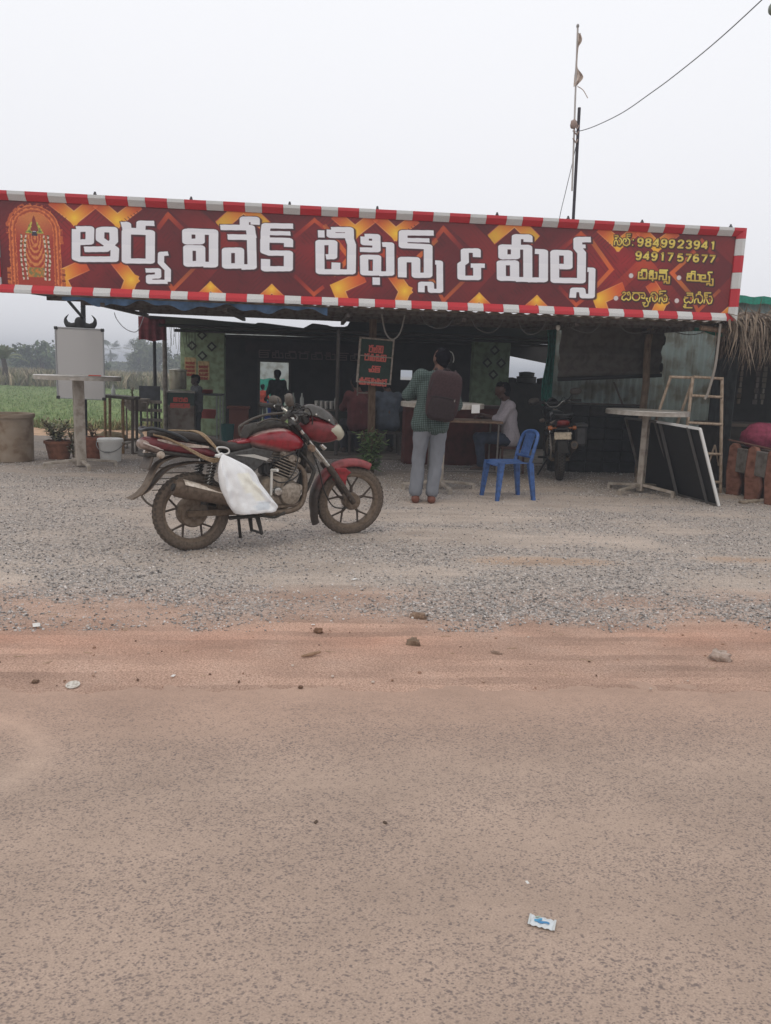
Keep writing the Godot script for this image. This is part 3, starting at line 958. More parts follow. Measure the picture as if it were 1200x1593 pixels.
func scribble(n: int, w: float, h: float, at: Vector2) -> Array:
	# rounded letters of a hand-painted word, n of them
	var o := []
	var forms := [TI, PHI, NN, MI, LL, VI, RA, KK, YSUB]
	var cw := w / n
	for i in n:
		var fm: Array = forms[rng.randi() % forms.size()]
		var lo := Vector2(1e9, 1e9); var hi := Vector2(-1e9, -1e9)
		for p in fm:
			for k in range(0, p.size(), 2):
				lo = lo.min(Vector2(p[k], p[k + 1])); hi = hi.max(Vector2(p[k], p[k + 1]))
		for p in fm:
			var r := []
			for k in range(0, p.size(), 2):
				var q := (Vector2(p[k], p[k + 1]) - lo) / (hi - lo)
				r.append(at + Vector2(i * cw + q.x * cw * 0.82, -q.y * h))
			o.append(r)
	return o

func building():
	rng.seed = 4
	var tin := M("a89c90", 0.7, "rust", 0.8)
	var iron := M("5e5854", 0.7, "rust", 2.0)
	var black := M("1f2022", 0.8, "grime", 1.2)
	# canopy under the sign
	var o := thing("canopy_roof", "low corrugated metal canopy over the front of the eatery", "roof")
	var b := Mb.new()
	b.grid(220, 4, func(u, v):
		var z := lerpf(-9.42, -11.9, v)
		var x := lerpf(lerpf(-3.22, -2.62, v), 5.1, u)
		return Vector3(x, 2.15 + 0.045 * v + 0.014 * sin(u * 8.3 * TAU / 0.16), z), false, 0.003)
	obj("roof_sheet", b, tin, o)
	for z in [-9.55, -10.3, -11.1, -11.85]:
		b = Mb.new()
		var k: float = (-9.42 - z) / 2.48
		b.box(Vector3((5.06 + lerpf(-3.18, -2.6, k)) / 2, 2.105 + 0.045 * k, z), Vector3(5.06 - lerpf(-3.18, -2.6, k), 0.05, 0.035))
		obj("purlin", b, iron, o)
	for x in [-2.5, -1.1, 0.35, 1.75, 3.15, 4.6]:
		b = Mb.new()
		b.box(Vector3(x, 2.072, -10.65), Vector3(0.045, 0.045, 2.4), Basis(Vector3.RIGHT, 0.018))
		obj("rafter", b, iron, o)
	b = Mb.new()
	b.grid(70, 3, func(u, v):
		var x := lerpf(-2.95, 0.1, u)
		return Vector3(x, 2.125 - v * (0.055 + 0.03 * sin(x * 7.0) + 0.02 * sin(x * 19.0)), -9.46 + 0.02 * sin(x * 23.0) * v), false, 0.002)
	tag(obj("blue_tarpaulin", b, M("6690c4", 0.6, "grime2", 1.0)), "ragged blue tarpaulin edge hanging below the shop sign", "tarpaulin")
	# main roof of dark sheeting, its front edge sagging so that slits of sky show
	var dips := [[-2.75, 2.14], [-1.85, 2.12], [-1.0, 2.068], [-0.95, 2.10], [-0.25, 2.035], [-0.1, 2.12], [0.15, 2.10], [0.2, 2.08], [0.45, 2.085], [0.5, 2.2], [4.8, 2.21]]
	b = Mb.new()
	b.grid(160, 10, func(u, v):
		var x := lerpf(-2.75, 4.8, u)
		var y := 2.2
		for i in dips.size() - 1:
			if x >= dips[i][0] and x <= dips[i + 1][0]: y = lerpf(dips[i][1], dips[i + 1][1], (x - dips[i][0]) / (dips[i + 1][0] - dips[i][0]))
		return Vector3(x, lerpf(y, 2.12, minf(v * 3.0, 1.0)) - 0.03 * sin(v * 9.0) * sin(x * 1.3), lerpf(-12.6, -17.7, v)), false, 0.004)
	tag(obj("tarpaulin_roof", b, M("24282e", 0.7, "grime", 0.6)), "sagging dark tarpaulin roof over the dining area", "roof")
	b = Mb.new()
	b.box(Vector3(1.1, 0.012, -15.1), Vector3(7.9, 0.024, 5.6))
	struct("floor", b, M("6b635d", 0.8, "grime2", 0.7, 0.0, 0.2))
	# back wall with the doorway and a small window
	o = thing("back_wall", "sooty dark back wall with an open doorway and a tiny window", "wall", Vector3(0, 0, -17.7))
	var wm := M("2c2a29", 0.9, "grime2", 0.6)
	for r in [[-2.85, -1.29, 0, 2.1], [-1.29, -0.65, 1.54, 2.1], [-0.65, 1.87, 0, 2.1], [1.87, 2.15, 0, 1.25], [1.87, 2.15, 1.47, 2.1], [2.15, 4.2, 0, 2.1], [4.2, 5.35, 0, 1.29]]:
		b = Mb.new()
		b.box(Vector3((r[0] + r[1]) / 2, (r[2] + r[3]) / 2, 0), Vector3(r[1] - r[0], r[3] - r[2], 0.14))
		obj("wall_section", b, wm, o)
	b = Mb.new()
	for s in [[-1.315, 0.77, 0.05, 1.54], [-0.625, 0.77, 0.05, 1.54]]: b.box(Vector3(s[0], s[1], 0.075), Vector3(s[2], s[3], 0.03))
	b.box(Vector3(-0.97, 1.565, 0.075), Vector3(0.74, 0.05, 0.03))
	obj("door_frame", b, M("3b332d", 0.7, "grime", 2.0), o)
	b = Mb.new()
	b.prism([Vector2(4.2, 1.9), Vector2(4.2, 2.16), Vector2(5.35, 2.16), Vector2(5.35, 1.72)], 0.1)
	obj("fascia", b, wm, o)
	# what the doorway looks out on
	o = thing("pale_wall", "pale plastered wall seen through the back doorway", "wall", Vector3(-1.3, 0, -22.0))
	b = Mb.new(); b.box(Vector3(0, 1.2, 0), Vector3(3.4, 2.4, 0.15)); obj("plaster", b, M("b9bfc2", 0.9, "grime", 0.6), o)
	b = Mb.new()
	b.grid(20, 8, func(u, v): return Vector3(lerpf(-2.2, -0.9, u), lerpf(0.35, 1.13, v) + 0.02 * sin(u * 20.0), -21.4 + 0.05 * sin(u * 14.0 + v * 3.0)), false, 0.004)
	tag(obj("teal_sheet", b, M("2f9a8c", 0.7, "grime", 0.8)), "teal plastic sheet hung outside the back doorway", "sheet")
	# two green panels with lozenge vents
	for k in 2:
		var g: Node3D
		if k == 0: g = thing("green_pillar", "wide pale green pillar with lozenge vents and two posters, left", "pillar", Vector3(-2.295, 0, -16.0), 0.0, "green pillars with lozenge vents")
		else: g = thing("green_pillar", "pale green pillar with lozenge vents beside the bright opening, behind the seated man", "pillar", Vector3(3.33, 0, -15.0), 0.0, "green pillars with lozenge vents")
		b = Mb.new()
		var w: float = [0.86, 0.72][k]
		b.box(Vector3(0, 1.06, 0), Vector3(w, 2.12, 0.22), Basis.IDENTITY, 0.008)
		obj("plaster", b, M("93a888" if k == 0 else "7f9478", 0.85, "grime", 0.9), g)
		for p in ([[-0.005, 2.0], [-0.2, 1.79], [0.185, 1.785], [0.0, 1.6]] if k == 0 else [[0.05, 1.89], [-0.08, 1.65], [0.19, 1.65], [0.05, 1.43]]):
			b = Mb.new()
			var r := Basis(Vector3.BACK, PI / 4)
			for e in 4: b.box(Vector3(p[0], p[1], 0.112) + r * Basis(Vector3.BACK, e * PI / 2) * Vector3(0, 0.055, 0), Vector3(0.14 if e % 2 == 0 else 0.08, 0.03, 0.03), r * Basis(Vector3.BACK, e * PI / 2))
			var vt := obj("vent", b, M("3b4038", 0.8, "grime", 2.0), g)
			b = Mb.new()
			b.box(Vector3(p[0], p[1], 0.116), Vector3(0.075, 0.075, 0.016), r)
			obj("pane", b, M("8f9c86", 0.8), vt)
	for k in 2:
		var pst := thing("poster", ["left one of two yellowish food posters on the green pillar", "right one of two yellowish food posters on the green pillar"][k], "poster", Vector3([-2.53, -2.27][k], [1.38, 1.315][k], -15.882), 0.0, "posters on the green pillar")
		b = Mb.new(); b.box(Vector3.ZERO, Vector3(0.225, 0.36, 0.004)); obj("paper", b, M("c0a878", 0.7, "grime", 2.0), pst)
		rng.seed = 50 + k
		for row in 4: strokes_part("lettering", scribble(4, 0.18, 0.045, Vector2(-0.09, 0.09 - row * 0.075)), 0.006, 0.003, 0.002, M("8f3020", 0.7), pst)
	# posts
	post("black_post", "thin black iron post at the left end of the eatery", Vector3(-2.72, 0, -13.4), 2.1, 0.03, M("232326", 0.6, "rust", 2.0))
	post("grey_post", "grey round post beside the hanging maroon cloth", Vector3(-2.62, 0, -13.75), 2.12, 0.042, M("7d7872", 0.7, "grime2", 2.0))
	var wp = post("wooden_post", "square weathered wooden post carrying the green menu board", Vector3(0.765, 0, -10.75), 2.1, 0.048, M("6e5a48", 0.85, "grime2", Vector3(6, 1, 6), 0.0, 0.4), Vector3(-0.03, 0, 0), true)
	post("tree_post", "crooked wooden post in front of the black tarpaulin's right end", Vector3(4.68, 0, -10.8), 2.2, 0.055, M("857362", 0.85, "grime2", Vector3(5, 1, 5), 0.0, 0.5), Vector3(-0.02, 0, 0), false, 0.012)
	post("thin_post", "dark inner post left of the green menu board", Vector3(0.32, 0, -12.7), 2.06, 0.03, M("413a36", 0.7, "grime"))
	# maroon cloth
	b = Mb.new()
	b.grid(24, 8, func(u, v): return Vector3(lerpf(-2.93, -2.5, u), lerpf(2.16, 1.78, v) + 0.012 * sin(u * 9.0) * v, -13.2 + 0.03 * sin(u * 22.0) * (0.3 + v)), false, 0.004)
	tag(obj("maroon_cloth", b, M("6e2c34", 0.85, "grime", 2.0)), "short maroon cloth hanging from the roof at the left end", "cloth")
	# inner beams and dangling fibres
	for k in 3:
		b = Mb.new(); b.tube([Vector3(-2.6, 2.03 - k * 0.012, -13.2 - k * 1.4), Vector3(5.0, 2.06, -13.2 - k * 1.4)], 0.028, 8)
		tag(obj("roof_beam", b, M("3c3630", 0.8, "grime2")), ["dark round beam under the dining area's roof, frontmost of three", "dark round beam under the dining area's roof, middle of three", "dark round beam under the dining area's roof, rearmost of three"][k], "beam", "dark round beams under the roof")
	b = Mb.new()
	for i in 16:
		var x := -2.62 + i * 0.03 + rng.randf() * 0.015
		var l := rng.randf_range(0.15, 0.5)
		b.tube(spl([Vector3(x, 2.05, -14.2), Vector3(x + rng.randf_range(-.02, .02), 2.05 - l * 0.5, -14.2), Vector3(x + rng.randf_range(-.03, .03), 2.05 - l, -14.2)], 3), 0.0035, 4)
	tag(obj("dangling_fibres", b, M("4a463e", 0.9)), "loose dark fibres dangling beside the left green pillar", "fibres", "", "stuff")
	# white garland letters on a dim board deep inside
	var bd := thing("dim_board", "dim reddish name board high on the inner wall", "board", Vector3(0.0, 1.86, -17.55))
	b = Mb.new(); b.box(Vector3.ZERO, Vector3(3.2, 0.26, 0.03)); obj("board", b, M("33262a", 0.8, "grime"), bd)
	rng.seed = 66
	strokes_part("lettering", scribble(9, 2.6, 0.15, Vector2(-1.3, -0.07)), 0.012, 0.02, 0.006, M("6a5456", 0.8), bd)
	# right: block wall, tin wall, tarpaulins
	o = thing("block_wall", "low wall of dark stacked blocks behind the parked black motorcycle", "wall", Vector3(3.52, 0, -11.38))
	var bm := [M("2a2a2b", 0.9, "grime2", 1.5, 0.0, 0.4), M("333130", 0.9, "grime2", 1.7, 0.0, 0.4), M("242527", 0.9, "grime2", 1.3, 0.0, 0.4)]
	for row in 6:
		for c in 5:
			b = Mb.new()
			b.box(Vector3.ZERO, Vector3(0.262 + rng.randf_range(-.006, .004), 0.162, 0.14), Basis(Vector3.UP, rng.randf_range(-.02, .02)), 0.008)
			var k := obj("block", b, bm[rng.randi() % 3], o)
			k.position = Vector3(0.14 + c * 0.27, 0.085 + row * 0.17, rng.randf_range(-.006, .006))
	b = Mb.new(); b.box(Vector3(0.67, 0.5, -0.04), Vector3(1.34, 1.0, 0.05)); obj("mortar", b, M("1c1c1d", 0.95), o)
	b = Mb.new(); b.box(Vector3(0.66, 1.036, 0), Vector3(1.38, 0.025, 0.19), Basis(Vector3.BACK, 0.004), 0.006); obj("capping", b, M("55504c", 0.9, "grime2"), o)
	corrugated("tin_wall", "tall grey-green corrugated tin wall at the right of the eatery", "wall", Vector3(5.85, 1.37, -12.3), Vector3(4.3, 0, 0), Vector3(0, 2.74, 0), 0.11, 0.016, M("8f9e9e", 0.6, "rust", 0.5, 0.1))
	b = Mb.new()
	b.grid(24, 9, func(u, v):
		var x := lerpf(3.42, 4.93, u)
		var y := lerpf(2.22, lerpf(1.40, 1.49, u), v)
		return Vector3(x, y, -10.93 + 0.06 * sin(v * v * 13.0 + 3.0 * v + 1.1 * sin(u * 4.0)) * (0.4 + 0.6 * sin(u * 2.0 + v)) + 0.03 * sin(u * 3.0)), false, 0.006)
	var tp := thing("rolled_tarpaulin", "black tarpaulin blind hung in folds above the parked black motorcycle", "tarpaulin")
	obj("sheet", b, M("55514d", 0.75, "grime2", 1.2), tp)
	b = Mb.new(); b.tube(spl([Vector3(3.42, 1.38, -10.92), Vector3(4.1, 1.43, -10.9), Vector3(4.95, 1.49, -10.93)], 5), 0.028, 8); obj("hem_pole", b, M("1d1d1f", 0.7), tp)
	for k in 2:
		b = Mb.new(); b.blob(Vector3(4.94, 1.98 - k * 0.38, -10.93), Vector3(0.03, 0.07, 0.03), 1.0, Basis.IDENTITY, 8, 6, 0.3, k); obj("knot", b, M("1d1d1f", 0.8), tp)
	b = Mb.new()
	b.grid(14, 10, func(u, v): return Vector3(lerpf(3.40, 3.55, u) + 0.03 * sin(v * 6.0) * (1.0 - u), lerpf(2.12, 0.98, v), -11.55 + 0.03 * sin(u * 16.0 + v)), false, 0.004)
	tag(obj("teal_curtain", b, M("24786c", 0.8, "grime", 2.0)), "narrow teal net curtain hanging beside the bright opening", "curtain")
	b = Mb.new()
	b.grid(30, 3, func(u, v): return Vector3(lerpf(5.55, 7.9, u), lerpf(2.80, 2.68, v) + 0.012 * sin(u * 40.0), -12.22 + 0.05 * v), false, 0.004)
	tag(obj("teal_net", b, M("12806c", 0.8, "grime", 2.0)), "bright teal net laid along the top of the tin wall", "net")
	b = Mb.new()
	b.grid(24, 4, func(u, v): return Vector3(lerpf(4.75, 5.85, u), lerpf(2.26, lerpf(2.17, 2.06, u), v) + 0.015 * sin(u * 13.0), -10.75 + 0.05 * sin(u * 9.0 + v * 4.0)), false, 0.004)
	tag(obj("teal_tarpaulin", b, M("1d7a68", 0.8, "grime", 2.0)), "folded teal tarpaulin strip hanging under the sign's right end", "tarpaulin")
	for p in [[[4.38, 1.37, -11.25], [4.52, 1.05, -11.2]]]:
		b = Mb.new(); b.tube([Vector3(p[0][0], p[0][1], p[0][2]), Vector3(p[1][0], p[1][1], p[1][2])], 0.014, 6)
		tag(obj("wooden_stick", b, M("4a4038", 0.8)), "thin dark stick leaning on top of the block wall", "stick")
	# cables looping under the sign
	var lp := [[.79, 2.13, .94, 1.81, 1.09, 2.14], [1.29, 2.13, 1.53, 1.97, 1.74, 2.16], [1.93, 2.15, 2.18, 1.94, 2.38, 2.17], [2.54, 2.16, 2.73, 1.94, 2.94, 2.18], [3.19, 2.16, 3.49, 1.99, 3.67, 2.14], [3.86, 2.17, 4.09, 2.01, 4.39, 2.13], [4.55, 2.13, 4.85, 2.02, 5.1, 2.1]]
	for i in lp.size():
		var c: Array = lp[i]
		var s: float = (c[4] - c[0])
		b = Mb.new(); b.tube(spl([Vector3(c[0], c[1], -10), Vector3(c[0] + s * 0.18, lerpf(c[1], c[3], 0.72), -10.0), Vector3(c[2], c[3], -10.02), Vector3(c[4] - s * 0.18, lerpf(c[5], c[3], 0.72), -10.0), Vector3(c[4], c[5], -10)], 6), 0.011 if i == 0 else 0.007, 6)
		tag(obj("cable_loop", b, M("8a8680" if i == 0 else "5f5d5c", 0.6)), ["thick grey cable looping down beside the hanging menu board", "sagging cable loop above the backpack man's head", "sagging cable loop above the bright inner pillar", "sagging cable loop left of the light bulb", "sagging cable loop above the black tarpaulin's left half", "sagging cable loop above the black tarpaulin's right half", "sagging cable loop in front of the folded teal tarpaulin"][i], "cable", "cables looping under the sign")
	var bulb := thing("light_bulb", "small unlit white bulb in a holder under the sign", "bulb", Vector3(3.08, 2.04, -9.98))
	b = Mb.new(); b.blob(Vector3.ZERO, Vector3(0.03, 0.036, 0.03)); obj("glass", b, M("d8d8d2", 0.2), bulb)
	b = Mb.new(); b.tube([Vector3(0, 0.03, 0), Vector3(0, 0.07, 0)], 0.018, 8); b.tube([Vector3(0, 0.07, 0), Vector3(0, 0.12, 0)], 0.005, 5); obj("holder", b, M("2a2a2a", 0.5), bulb)
	# flag pole, flag, wires
	o = thing("iron_pole", "dark iron pole rising behind the right half of the sign", "pole", Vector3(3.52, 0, -11.0))
	b = Mb.new(); b.tube([Vector3(0.01, 2.15, 0), Vector3(-0.05, 5.02, 0)], 0.022, 8); obj("shaft", b, M("3a3440", 0.6, "rust", 1.0), o)
	o = thing("flag_pole", "thin pale pipe tied to the dark pole, carrying a limp flag", "flagpole", Vector3(3.40, 0, -10.99))
	b = Mb.new(); b.tube([Vector3(0.05, 3.95, 0), Vector3(-0.035, 6.0, 0)], 0.013, 8); obj("shaft", b, M("b9b4b2", 0.5), o)
	b = Mb.new(); b.blob(Vector3(-0.036, 6.02, 0), Vector3(0.02, 0.028, 0.02)); obj("finial", b, M("8d8a88", 0.5), o)
	b = Mb.new()
	for y in [4.62, 4.72, 4.8]: b.tube([Vector3(0.0, y, 0.02), Vector3(0.05, y - 0.06, 0.025), Vector3(0.08, y, 0.0)], 0.011, 5)
	b.blob(Vector3(0.0, 4.8, 0.015), Vector3(0.05, 0.06, 0.03), 1.0, Basis.IDENTITY, 10, 7, 0.5)
	obj("lashing", b, M("a08c84", 0.9), o)
	b = Mb.new()
	b.grid(10, 30, func(u, v):
		var y := lerpf(5.93, 5.28, v)
		var w := 0.012 + 0.05 * exp(-pow((v - 0.12) / 0.1, 2.0)) + 0.10 * exp(-pow((v - 0.82) / 0.14, 2.0))
		return Vector3(-0.025 - 0.002 * v + u * w, y, 0.03 * sin(u * 9.0 + v * 5.0)), false, 0.004)
	b.tube(spl([Vector3(0.02, 5.28, 0), Vector3(0.1, 5.24, 0), Vector3(0.17, 5.14, 0.01)], 4), 0.006, 5)
	obj("flag", b, M("d6c8c0", 0.9, "grime", 2.0), o)
	b = Mb.new()
	b.tube(spl([Vector3(3.40, 4.72, -11.0), Vector3(3.52, 4.74, -11), Vector3(3.78, 4.74, -10.2), Vector3(4.07, 4.87, -9.2), Vector3(4.19, 4.79, -8.2), Vector3(4.23, 4.81, -7.2)] if false else WIRE, 6), 0.0052, 6)
	tag(obj("overhead_wire", b, M("6c6d72", 0.6)), "grey overhead wire rising from the iron pole to the upper right", "wire")
	b = Mb.new(); b.tube(spl(WIRE2, 5), 0.005, 5)
	tag(obj("hanging_wire", b, M("6a6a6e", 0.6)), "thin slack wire dangling left of the dark iron pole", "wire")

func standing_table(label: String, at: Vector3, h: float, r: float, turn: float, pole: float):
	var o := thing("standing_table", label, "table", at, turn, "round steel standing tables")
	var steel := M("cfccc8", 0.35, "grime", 1.0, 0.5)
	var grey := M("b0a79d", 0.55, "grime", 1.2, 0.15)
	var b := Mb.new()
	b.lathe([Vector2(0, h), Vector2(r - 0.006, h), Vector2(r, h - 0.006), Vector2(r, h - 0.008)], 40)
	obj("tabletop", b, steel, o)
	b = Mb.new()
	b.lathe([Vector2(r - 0.012, h - 0.01), Vector2(r + 0.001, h - 0.01), Vector2(r + 0.001, h - 0.056), Vector2(r - 0.012, h - 0.056)], 40, Vector3.ZERO, Basis.IDENTITY, true)
	obj("rim", b, M("bdb8b2", 0.4, "grime", 1.2, 0.45), o)
	b = Mb.new(); b.lathe([Vector2(0, h - 0.012), Vector2(r - 0.014, h - 0.012), Vector2(r - 0.014, h - 0.03), Vector2(0, h - 0.03)], 32); obj("underside", b, M("4c4640", 0.8, "grime2"), o)
	b = Mb.new(); b.box(Vector3(0, h / 2 - 0.01, 0), Vector3(pole, h - 0.08, pole), Basis.IDENTITY, 0.008); obj("pedestal", b, grey, o)
	for k in 4:
		b = Mb.new()
		var d := Basis(Vector3.UP, k * PI / 2)
		b.box(d * Vector3(0.25, 0.088, 0), Vector3(0.42, 0.035, 0.045), d * Basis(Vector3.BACK, -0.10), 0.004)
		b.box(d * Vector3(0.45, 0.036, 0), Vector3(0.04, 0.072, 0.045), d, 0.004)
		obj("foot", b, grey, o)
	return o

func pot(called: String, label: String, at: Vector3, r: float, h: float, m: Material, group := ""):
	var o := thing(called, label, "plant pot", at, 0.0, group)
	var b := Mb.new()
	b.lathe([Vector2(0, 0), Vector2(r * 0.72, 0), Vector2(r * 0.96, h * 0.84), Vector2(r * 1.06, h * 0.85), Vector2(r * 1.06, h), Vector2(r * 0.92, h), Vector2(r * 0.9, h * 0.88), Vector2(0, h * 0.86)], 24)
	obj("body", b, m, o)
	b = Mb.new(); b.lathe([Vector2(0, h * 0.885), Vector2(r * 0.89, h * 0.882)], 18); obj("soil", b, M("4a3a2e", 0.95), o)
	return o

func leaf(b: Mb, at: Vector3, d: Vector3, l: float, w: float):
	var s := d.cross(Vector3.UP)
	s = (s if s.length() > 0.01 else Vector3.RIGHT).normalized() * w * 0.5
	var up := s.cross(d).normalized() * -w * 0.15
	var mid := at + d * l * 0.5 - Vector3.UP * l * 0.04
	var tip := at + d * l - Vector3.UP * l * 0.16
	b.t(at, mid + s + up, mid, -1); b.t(at, mid, mid - s + up, -1)
	b.t(mid, mid + s + up, tip, -1); b.t(mid, tip, mid - s + up, -1)

func bushy(called: String, label: String, cat: String, at: Vector3, rad: Vector3, n: int, l: float, w: float, cols: Array, stems: int, sd: int, base := 0.0):
	var o := thing(called, label, cat, at)
	rng.seed = sd
	var b := Mb.new()
	var f := Mb.new()
	for i in stems:
		var a := rng.randf() * TAU
		var tip := Vector3(cos(a) * rad.x * rng.randf_range(0.2, 0.8), base + rad.y * rng.randf_range(1.2, 1.95), sin(a) * rad.z * rng.randf_range(0.2, 0.8))
		var pts := spl([Vector3(cos(a) * 0.02, base, sin(a) * 0.02), tip * Vector3(0.4, 0.55, 0.4) + Vector3(0, base * 0.4, 0), tip], 4)
		b.tube(pts, 0.006, 5)
		for k in int(n / stems):
			var s := rng.randf_range(0.25, 1.0)
			var p: Vector3 = pts[int(s * (pts.size() - 1))]
			var d := Vector3(rng.randf_range(-1, 1), rng.randf_range(-0.2, 0.7), rng.randf_range(-1, 1)).normalized()
			f.col = Color(cols[rng.randi() % cols.size()]).srgb_to_linear() * rng.randf_range(0.75, 1.2)
			leaf(f, p + d * l * 0.9 * rng.randf(), d, l * rng.randf_range(0.6, 1.2), w * rng.randf_range(0.7, 1.2))
	f.flush(true)
	obj("stem", b, M("5a4a38", 0.9), o)
	var lf := obj("leaves", f, M("ffffff", 0.6), o)
	lf.set_meta("kind", "stuff")
	return o

func leaning_panel(label: String, bl: Vector3, br: Vector3, tr: Vector3, tl: Vector3, frame: Material, bars: int):
	var o := thing("blackboard", label, "panel", bl, 0.0, "black framed panels leaning in the yard")
	var ex := (br - bl); var ey := (tl - bl)
	var n := ex.cross(ey).normalized()
	var b := Mb.new()
	b.grid(6, 6, func(u, v): return ex * u + ey * v + (tr - tl - ex) * u * v - n * 0.012, false, -0.012)
	obj("sheet", b, M("17181b", 0.55, "grime", 1.2), o)
	for e in [[Vector3.ZERO, ex], [ey, tr - bl], [Vector3.ZERO, ey], [ex, tr - bl]]:
		b = Mb.new(); b.tube([e[0], e[1] if e[0] == Vector3.ZERO else tr - bl], 0.014, 4, true, true); obj("frame_bar", b, frame if e[0] == ex or e[0] == ey else M("6d6a68", 0.5, "grime2", 1.0, 0.3), o)
	for k in bars:
		var s := 0.76
		b = Mb.new(); b.tube([ex * s + n * 0.01, ey + (tr - tl) * s + n * 0.01], 0.012, 4, true, true); obj("crossbar", b, M("5c5a58", 0.5), o)
	return o

func objects():
	rng.seed = 8
	standing_table("round steel standing table left of the motorcycle, in front of the whiteboard", Vector3(-3.13, 0, -10.55), 1.215, 0.54, 0.5, 0.125)
	standing_table("round steel standing table with a splayed foot in front of the leaning black panels", Vector3(4.08, 0, -9.3), 1.045, 0.5, 0.62, 0.078)
	standing_table("round steel standing table that the man with the backpack eats at", Vector3(1.5, 0, -9.25), 1.06, 0.5, 0.15, 0.09)
	var b := Mb.new(); b.box(Vector3(1.83, 1.012, -8.868), Vector3(0.16, 0.1, 0.003), Basis(Vector3.UP, 0.75))
	tag(obj("white_sticker", b, M("dcdcd8", 0.6)), "white paper sticker on the rim of the backpack man's table", "sticker")
	# hung whiteboard
	var o := thing("whiteboard", "grey-white board hanging behind the left standing table", "whiteboard", Vector3(-3.43, 1.365, -11.70))
	o.rotation = Vector3(0.03, 0.05, -0.012)
	b = Mb.new(); b.box(Vector3.ZERO, Vector3(0.65, 1.0, 0.012)); obj("board", b, M("d9dade", 0.5, "fine", 1.0), o)
	for e in [[0, .5, .66, .02], [0, -.5, .66, .02], [-.328, 0, .02, 1.0], [.328, 0, .02, 1.0]]:
		b = Mb.new(); b.box(Vector3(e[0], e[1], 0.004), Vector3(e[2], e[3], 0.022), Basis.IDENTITY, 0.004); obj("frame_bar", b, M("a9abae", 0.4, "", 1.0, 0.5), o)
	for sx in [-1, 1]:
		for sy in [-1, 1]:
			b = Mb.new(); b.box(Vector3(sx * 0.32, sy * 0.492, 0.006), Vector3(0.05, 0.045, 0.03), Basis.IDENTITY, 0.008); obj("corner_cap", b, M("2b2b2d", 0.5), o)
	o = thing("bracket_post", "black iron post with a horn-shaped bracket holding the whiteboard", "post", Vector3(-3.42, 0, -11.8))
	var blk := M("222225", 0.6, "rust", 2.0, 0.2)
	b = Mb.new(); b.tube([Vector3(-0.02, 0, -0.03), Vector3(0.03, 2.3, 0)], 0.034, 10); obj("pole", b, blk, o)
	for s in [-1.0, 1.0]:
		b = Mb.new()
		b.tube(spl([Vector3(s * 0.03, 1.92, 0.06), Vector3(s * 0.12, 1.89, 0.06), Vector3(s * 0.19, 1.93, 0.06), Vector3(s * 0.205, 2.0, 0.06), Vector3(s * 0.16, 2.06, 0.06)], 5), [.045, .048, .05, .05, .052, .052, .05, .048, .045, .042, .038, .034, .03, .026, .022, .018, .014, .011, .008, .005, .003], 8)
		obj("horn", b, blk, o)
	b = Mb.new(); b.blob(Vector3(0, 1.93, 0.07), Vector3(0.08, 0.1, 0.05), 0.8); b.box(Vector3(0.01, 1.8, 0.075), Vector3(0.05, 0.16, 0.03)); obj("clamp", b, blk, o)
	b = Mb.new(); b.tube([Vector3(0.03, 2.27, 0), Vector3(0.12, 2.16, 2.3)], 0.025, 6); b.tube([Vector3(0.02, 2.02, 0), Vector3(0.25, 2.15, 1.4)], 0.022, 6); obj("strut", b, blk, o)
	# old drum
	o = thing("water_drum", "big grey-beige weathered concrete drum at the left edge of the yard", "drum", Vector3(-4.22, 0, -11.08))
	b = Mb.new(); b.lathe([Vector2(0, 0), Vector2(.27, 0), Vector2(.285, .02), Vector2(.30, .60), Vector2(.318, .61), Vector2(.325, .64), Vector2(.318, .665), Vector2(.29, .665), Vector2(.275, .6), Vector2(.262, .05), Vector2(0, .05)], 36); obj("body", b, M("9a8d7e", 0.9, "rust", 0.7, 0.0, 0.4), o)
	b = Mb.new(); b.lathe([Vector2(0, .5), Vector2(.27, .5)], 24); obj("water", b, M("3c3a34", 0.1), o)
	# pots, bucket
	pot("plant_pot", "terracotta pot with a bushy variegated plant, left of the bucket", Vector3(-3.70, 0, -11.45), 0.19, 0.27, M("8d5f4a", 0.9, "grime2", 2.0), "terracotta pots by the left table")
	bushy("potted_plant", "bushy small-leaved plant growing in the left terracotta pot", "plant", Vector3(-3.70, 0.24, -11.42), Vector3(0.32, 0.17, 0.24), 420, 0.075, 0.045, ["5a6140", "7c7a58", "8d8768", "4a5236", "a09a80"], 16, 5)
	bushy("potted_plant", "drooping side branch of leaves in front of the left terracotta pot", "plant", Vector3(-3.48, 0.0, -11.42), Vector3(0.14, 0.24, 0.14), 160, 0.07, 0.045, ["5a6140", "7c7a58", "9a9480"], 7, 6)
	pot("plant_pot", "terracotta pot mostly hidden behind the left table's pedestal", Vector3(-3.24, 0, -11.55), 0.155, 0.33, M("97614c", 0.9, "grime2", 2.0), "terracotta pots by the left table")
	bushy("potted_plant", "sparse wilted plant in the pot behind the table's pedestal", "plant", Vector3(-3.24, 0.3, -11.55), Vector3(0.2, 0.1, 0.15), 60, 0.06, 0.03, ["6b5240", "5a5a3c", "7a5a44"], 8, 7)
	o = thing("plastic_bucket", "white plastic bucket with lid and wire handle beside the left table", "bucket", Vector3(-2.93, 0, -11.28))
	b = Mb.new(); b.lathe([Vector2(0, 0), Vector2(.135, 0), Vector2(.14, .01), Vector2(.162, .29), Vector2(.165, .3)], 32); obj("body", b, M("ebebe9", 0.4, "fine", 1.5), o)
	b = Mb.new(); b.lathe([Vector2(.166, .285), Vector2(.178, .285), Vector2(.18, .325), Vector2(.17, .335), Vector2(0, .33)], 32); obj("lid", b, M("eeeeec", 0.4, "fine", 1.5), o)
	b = Mb.new()
	var hp := []
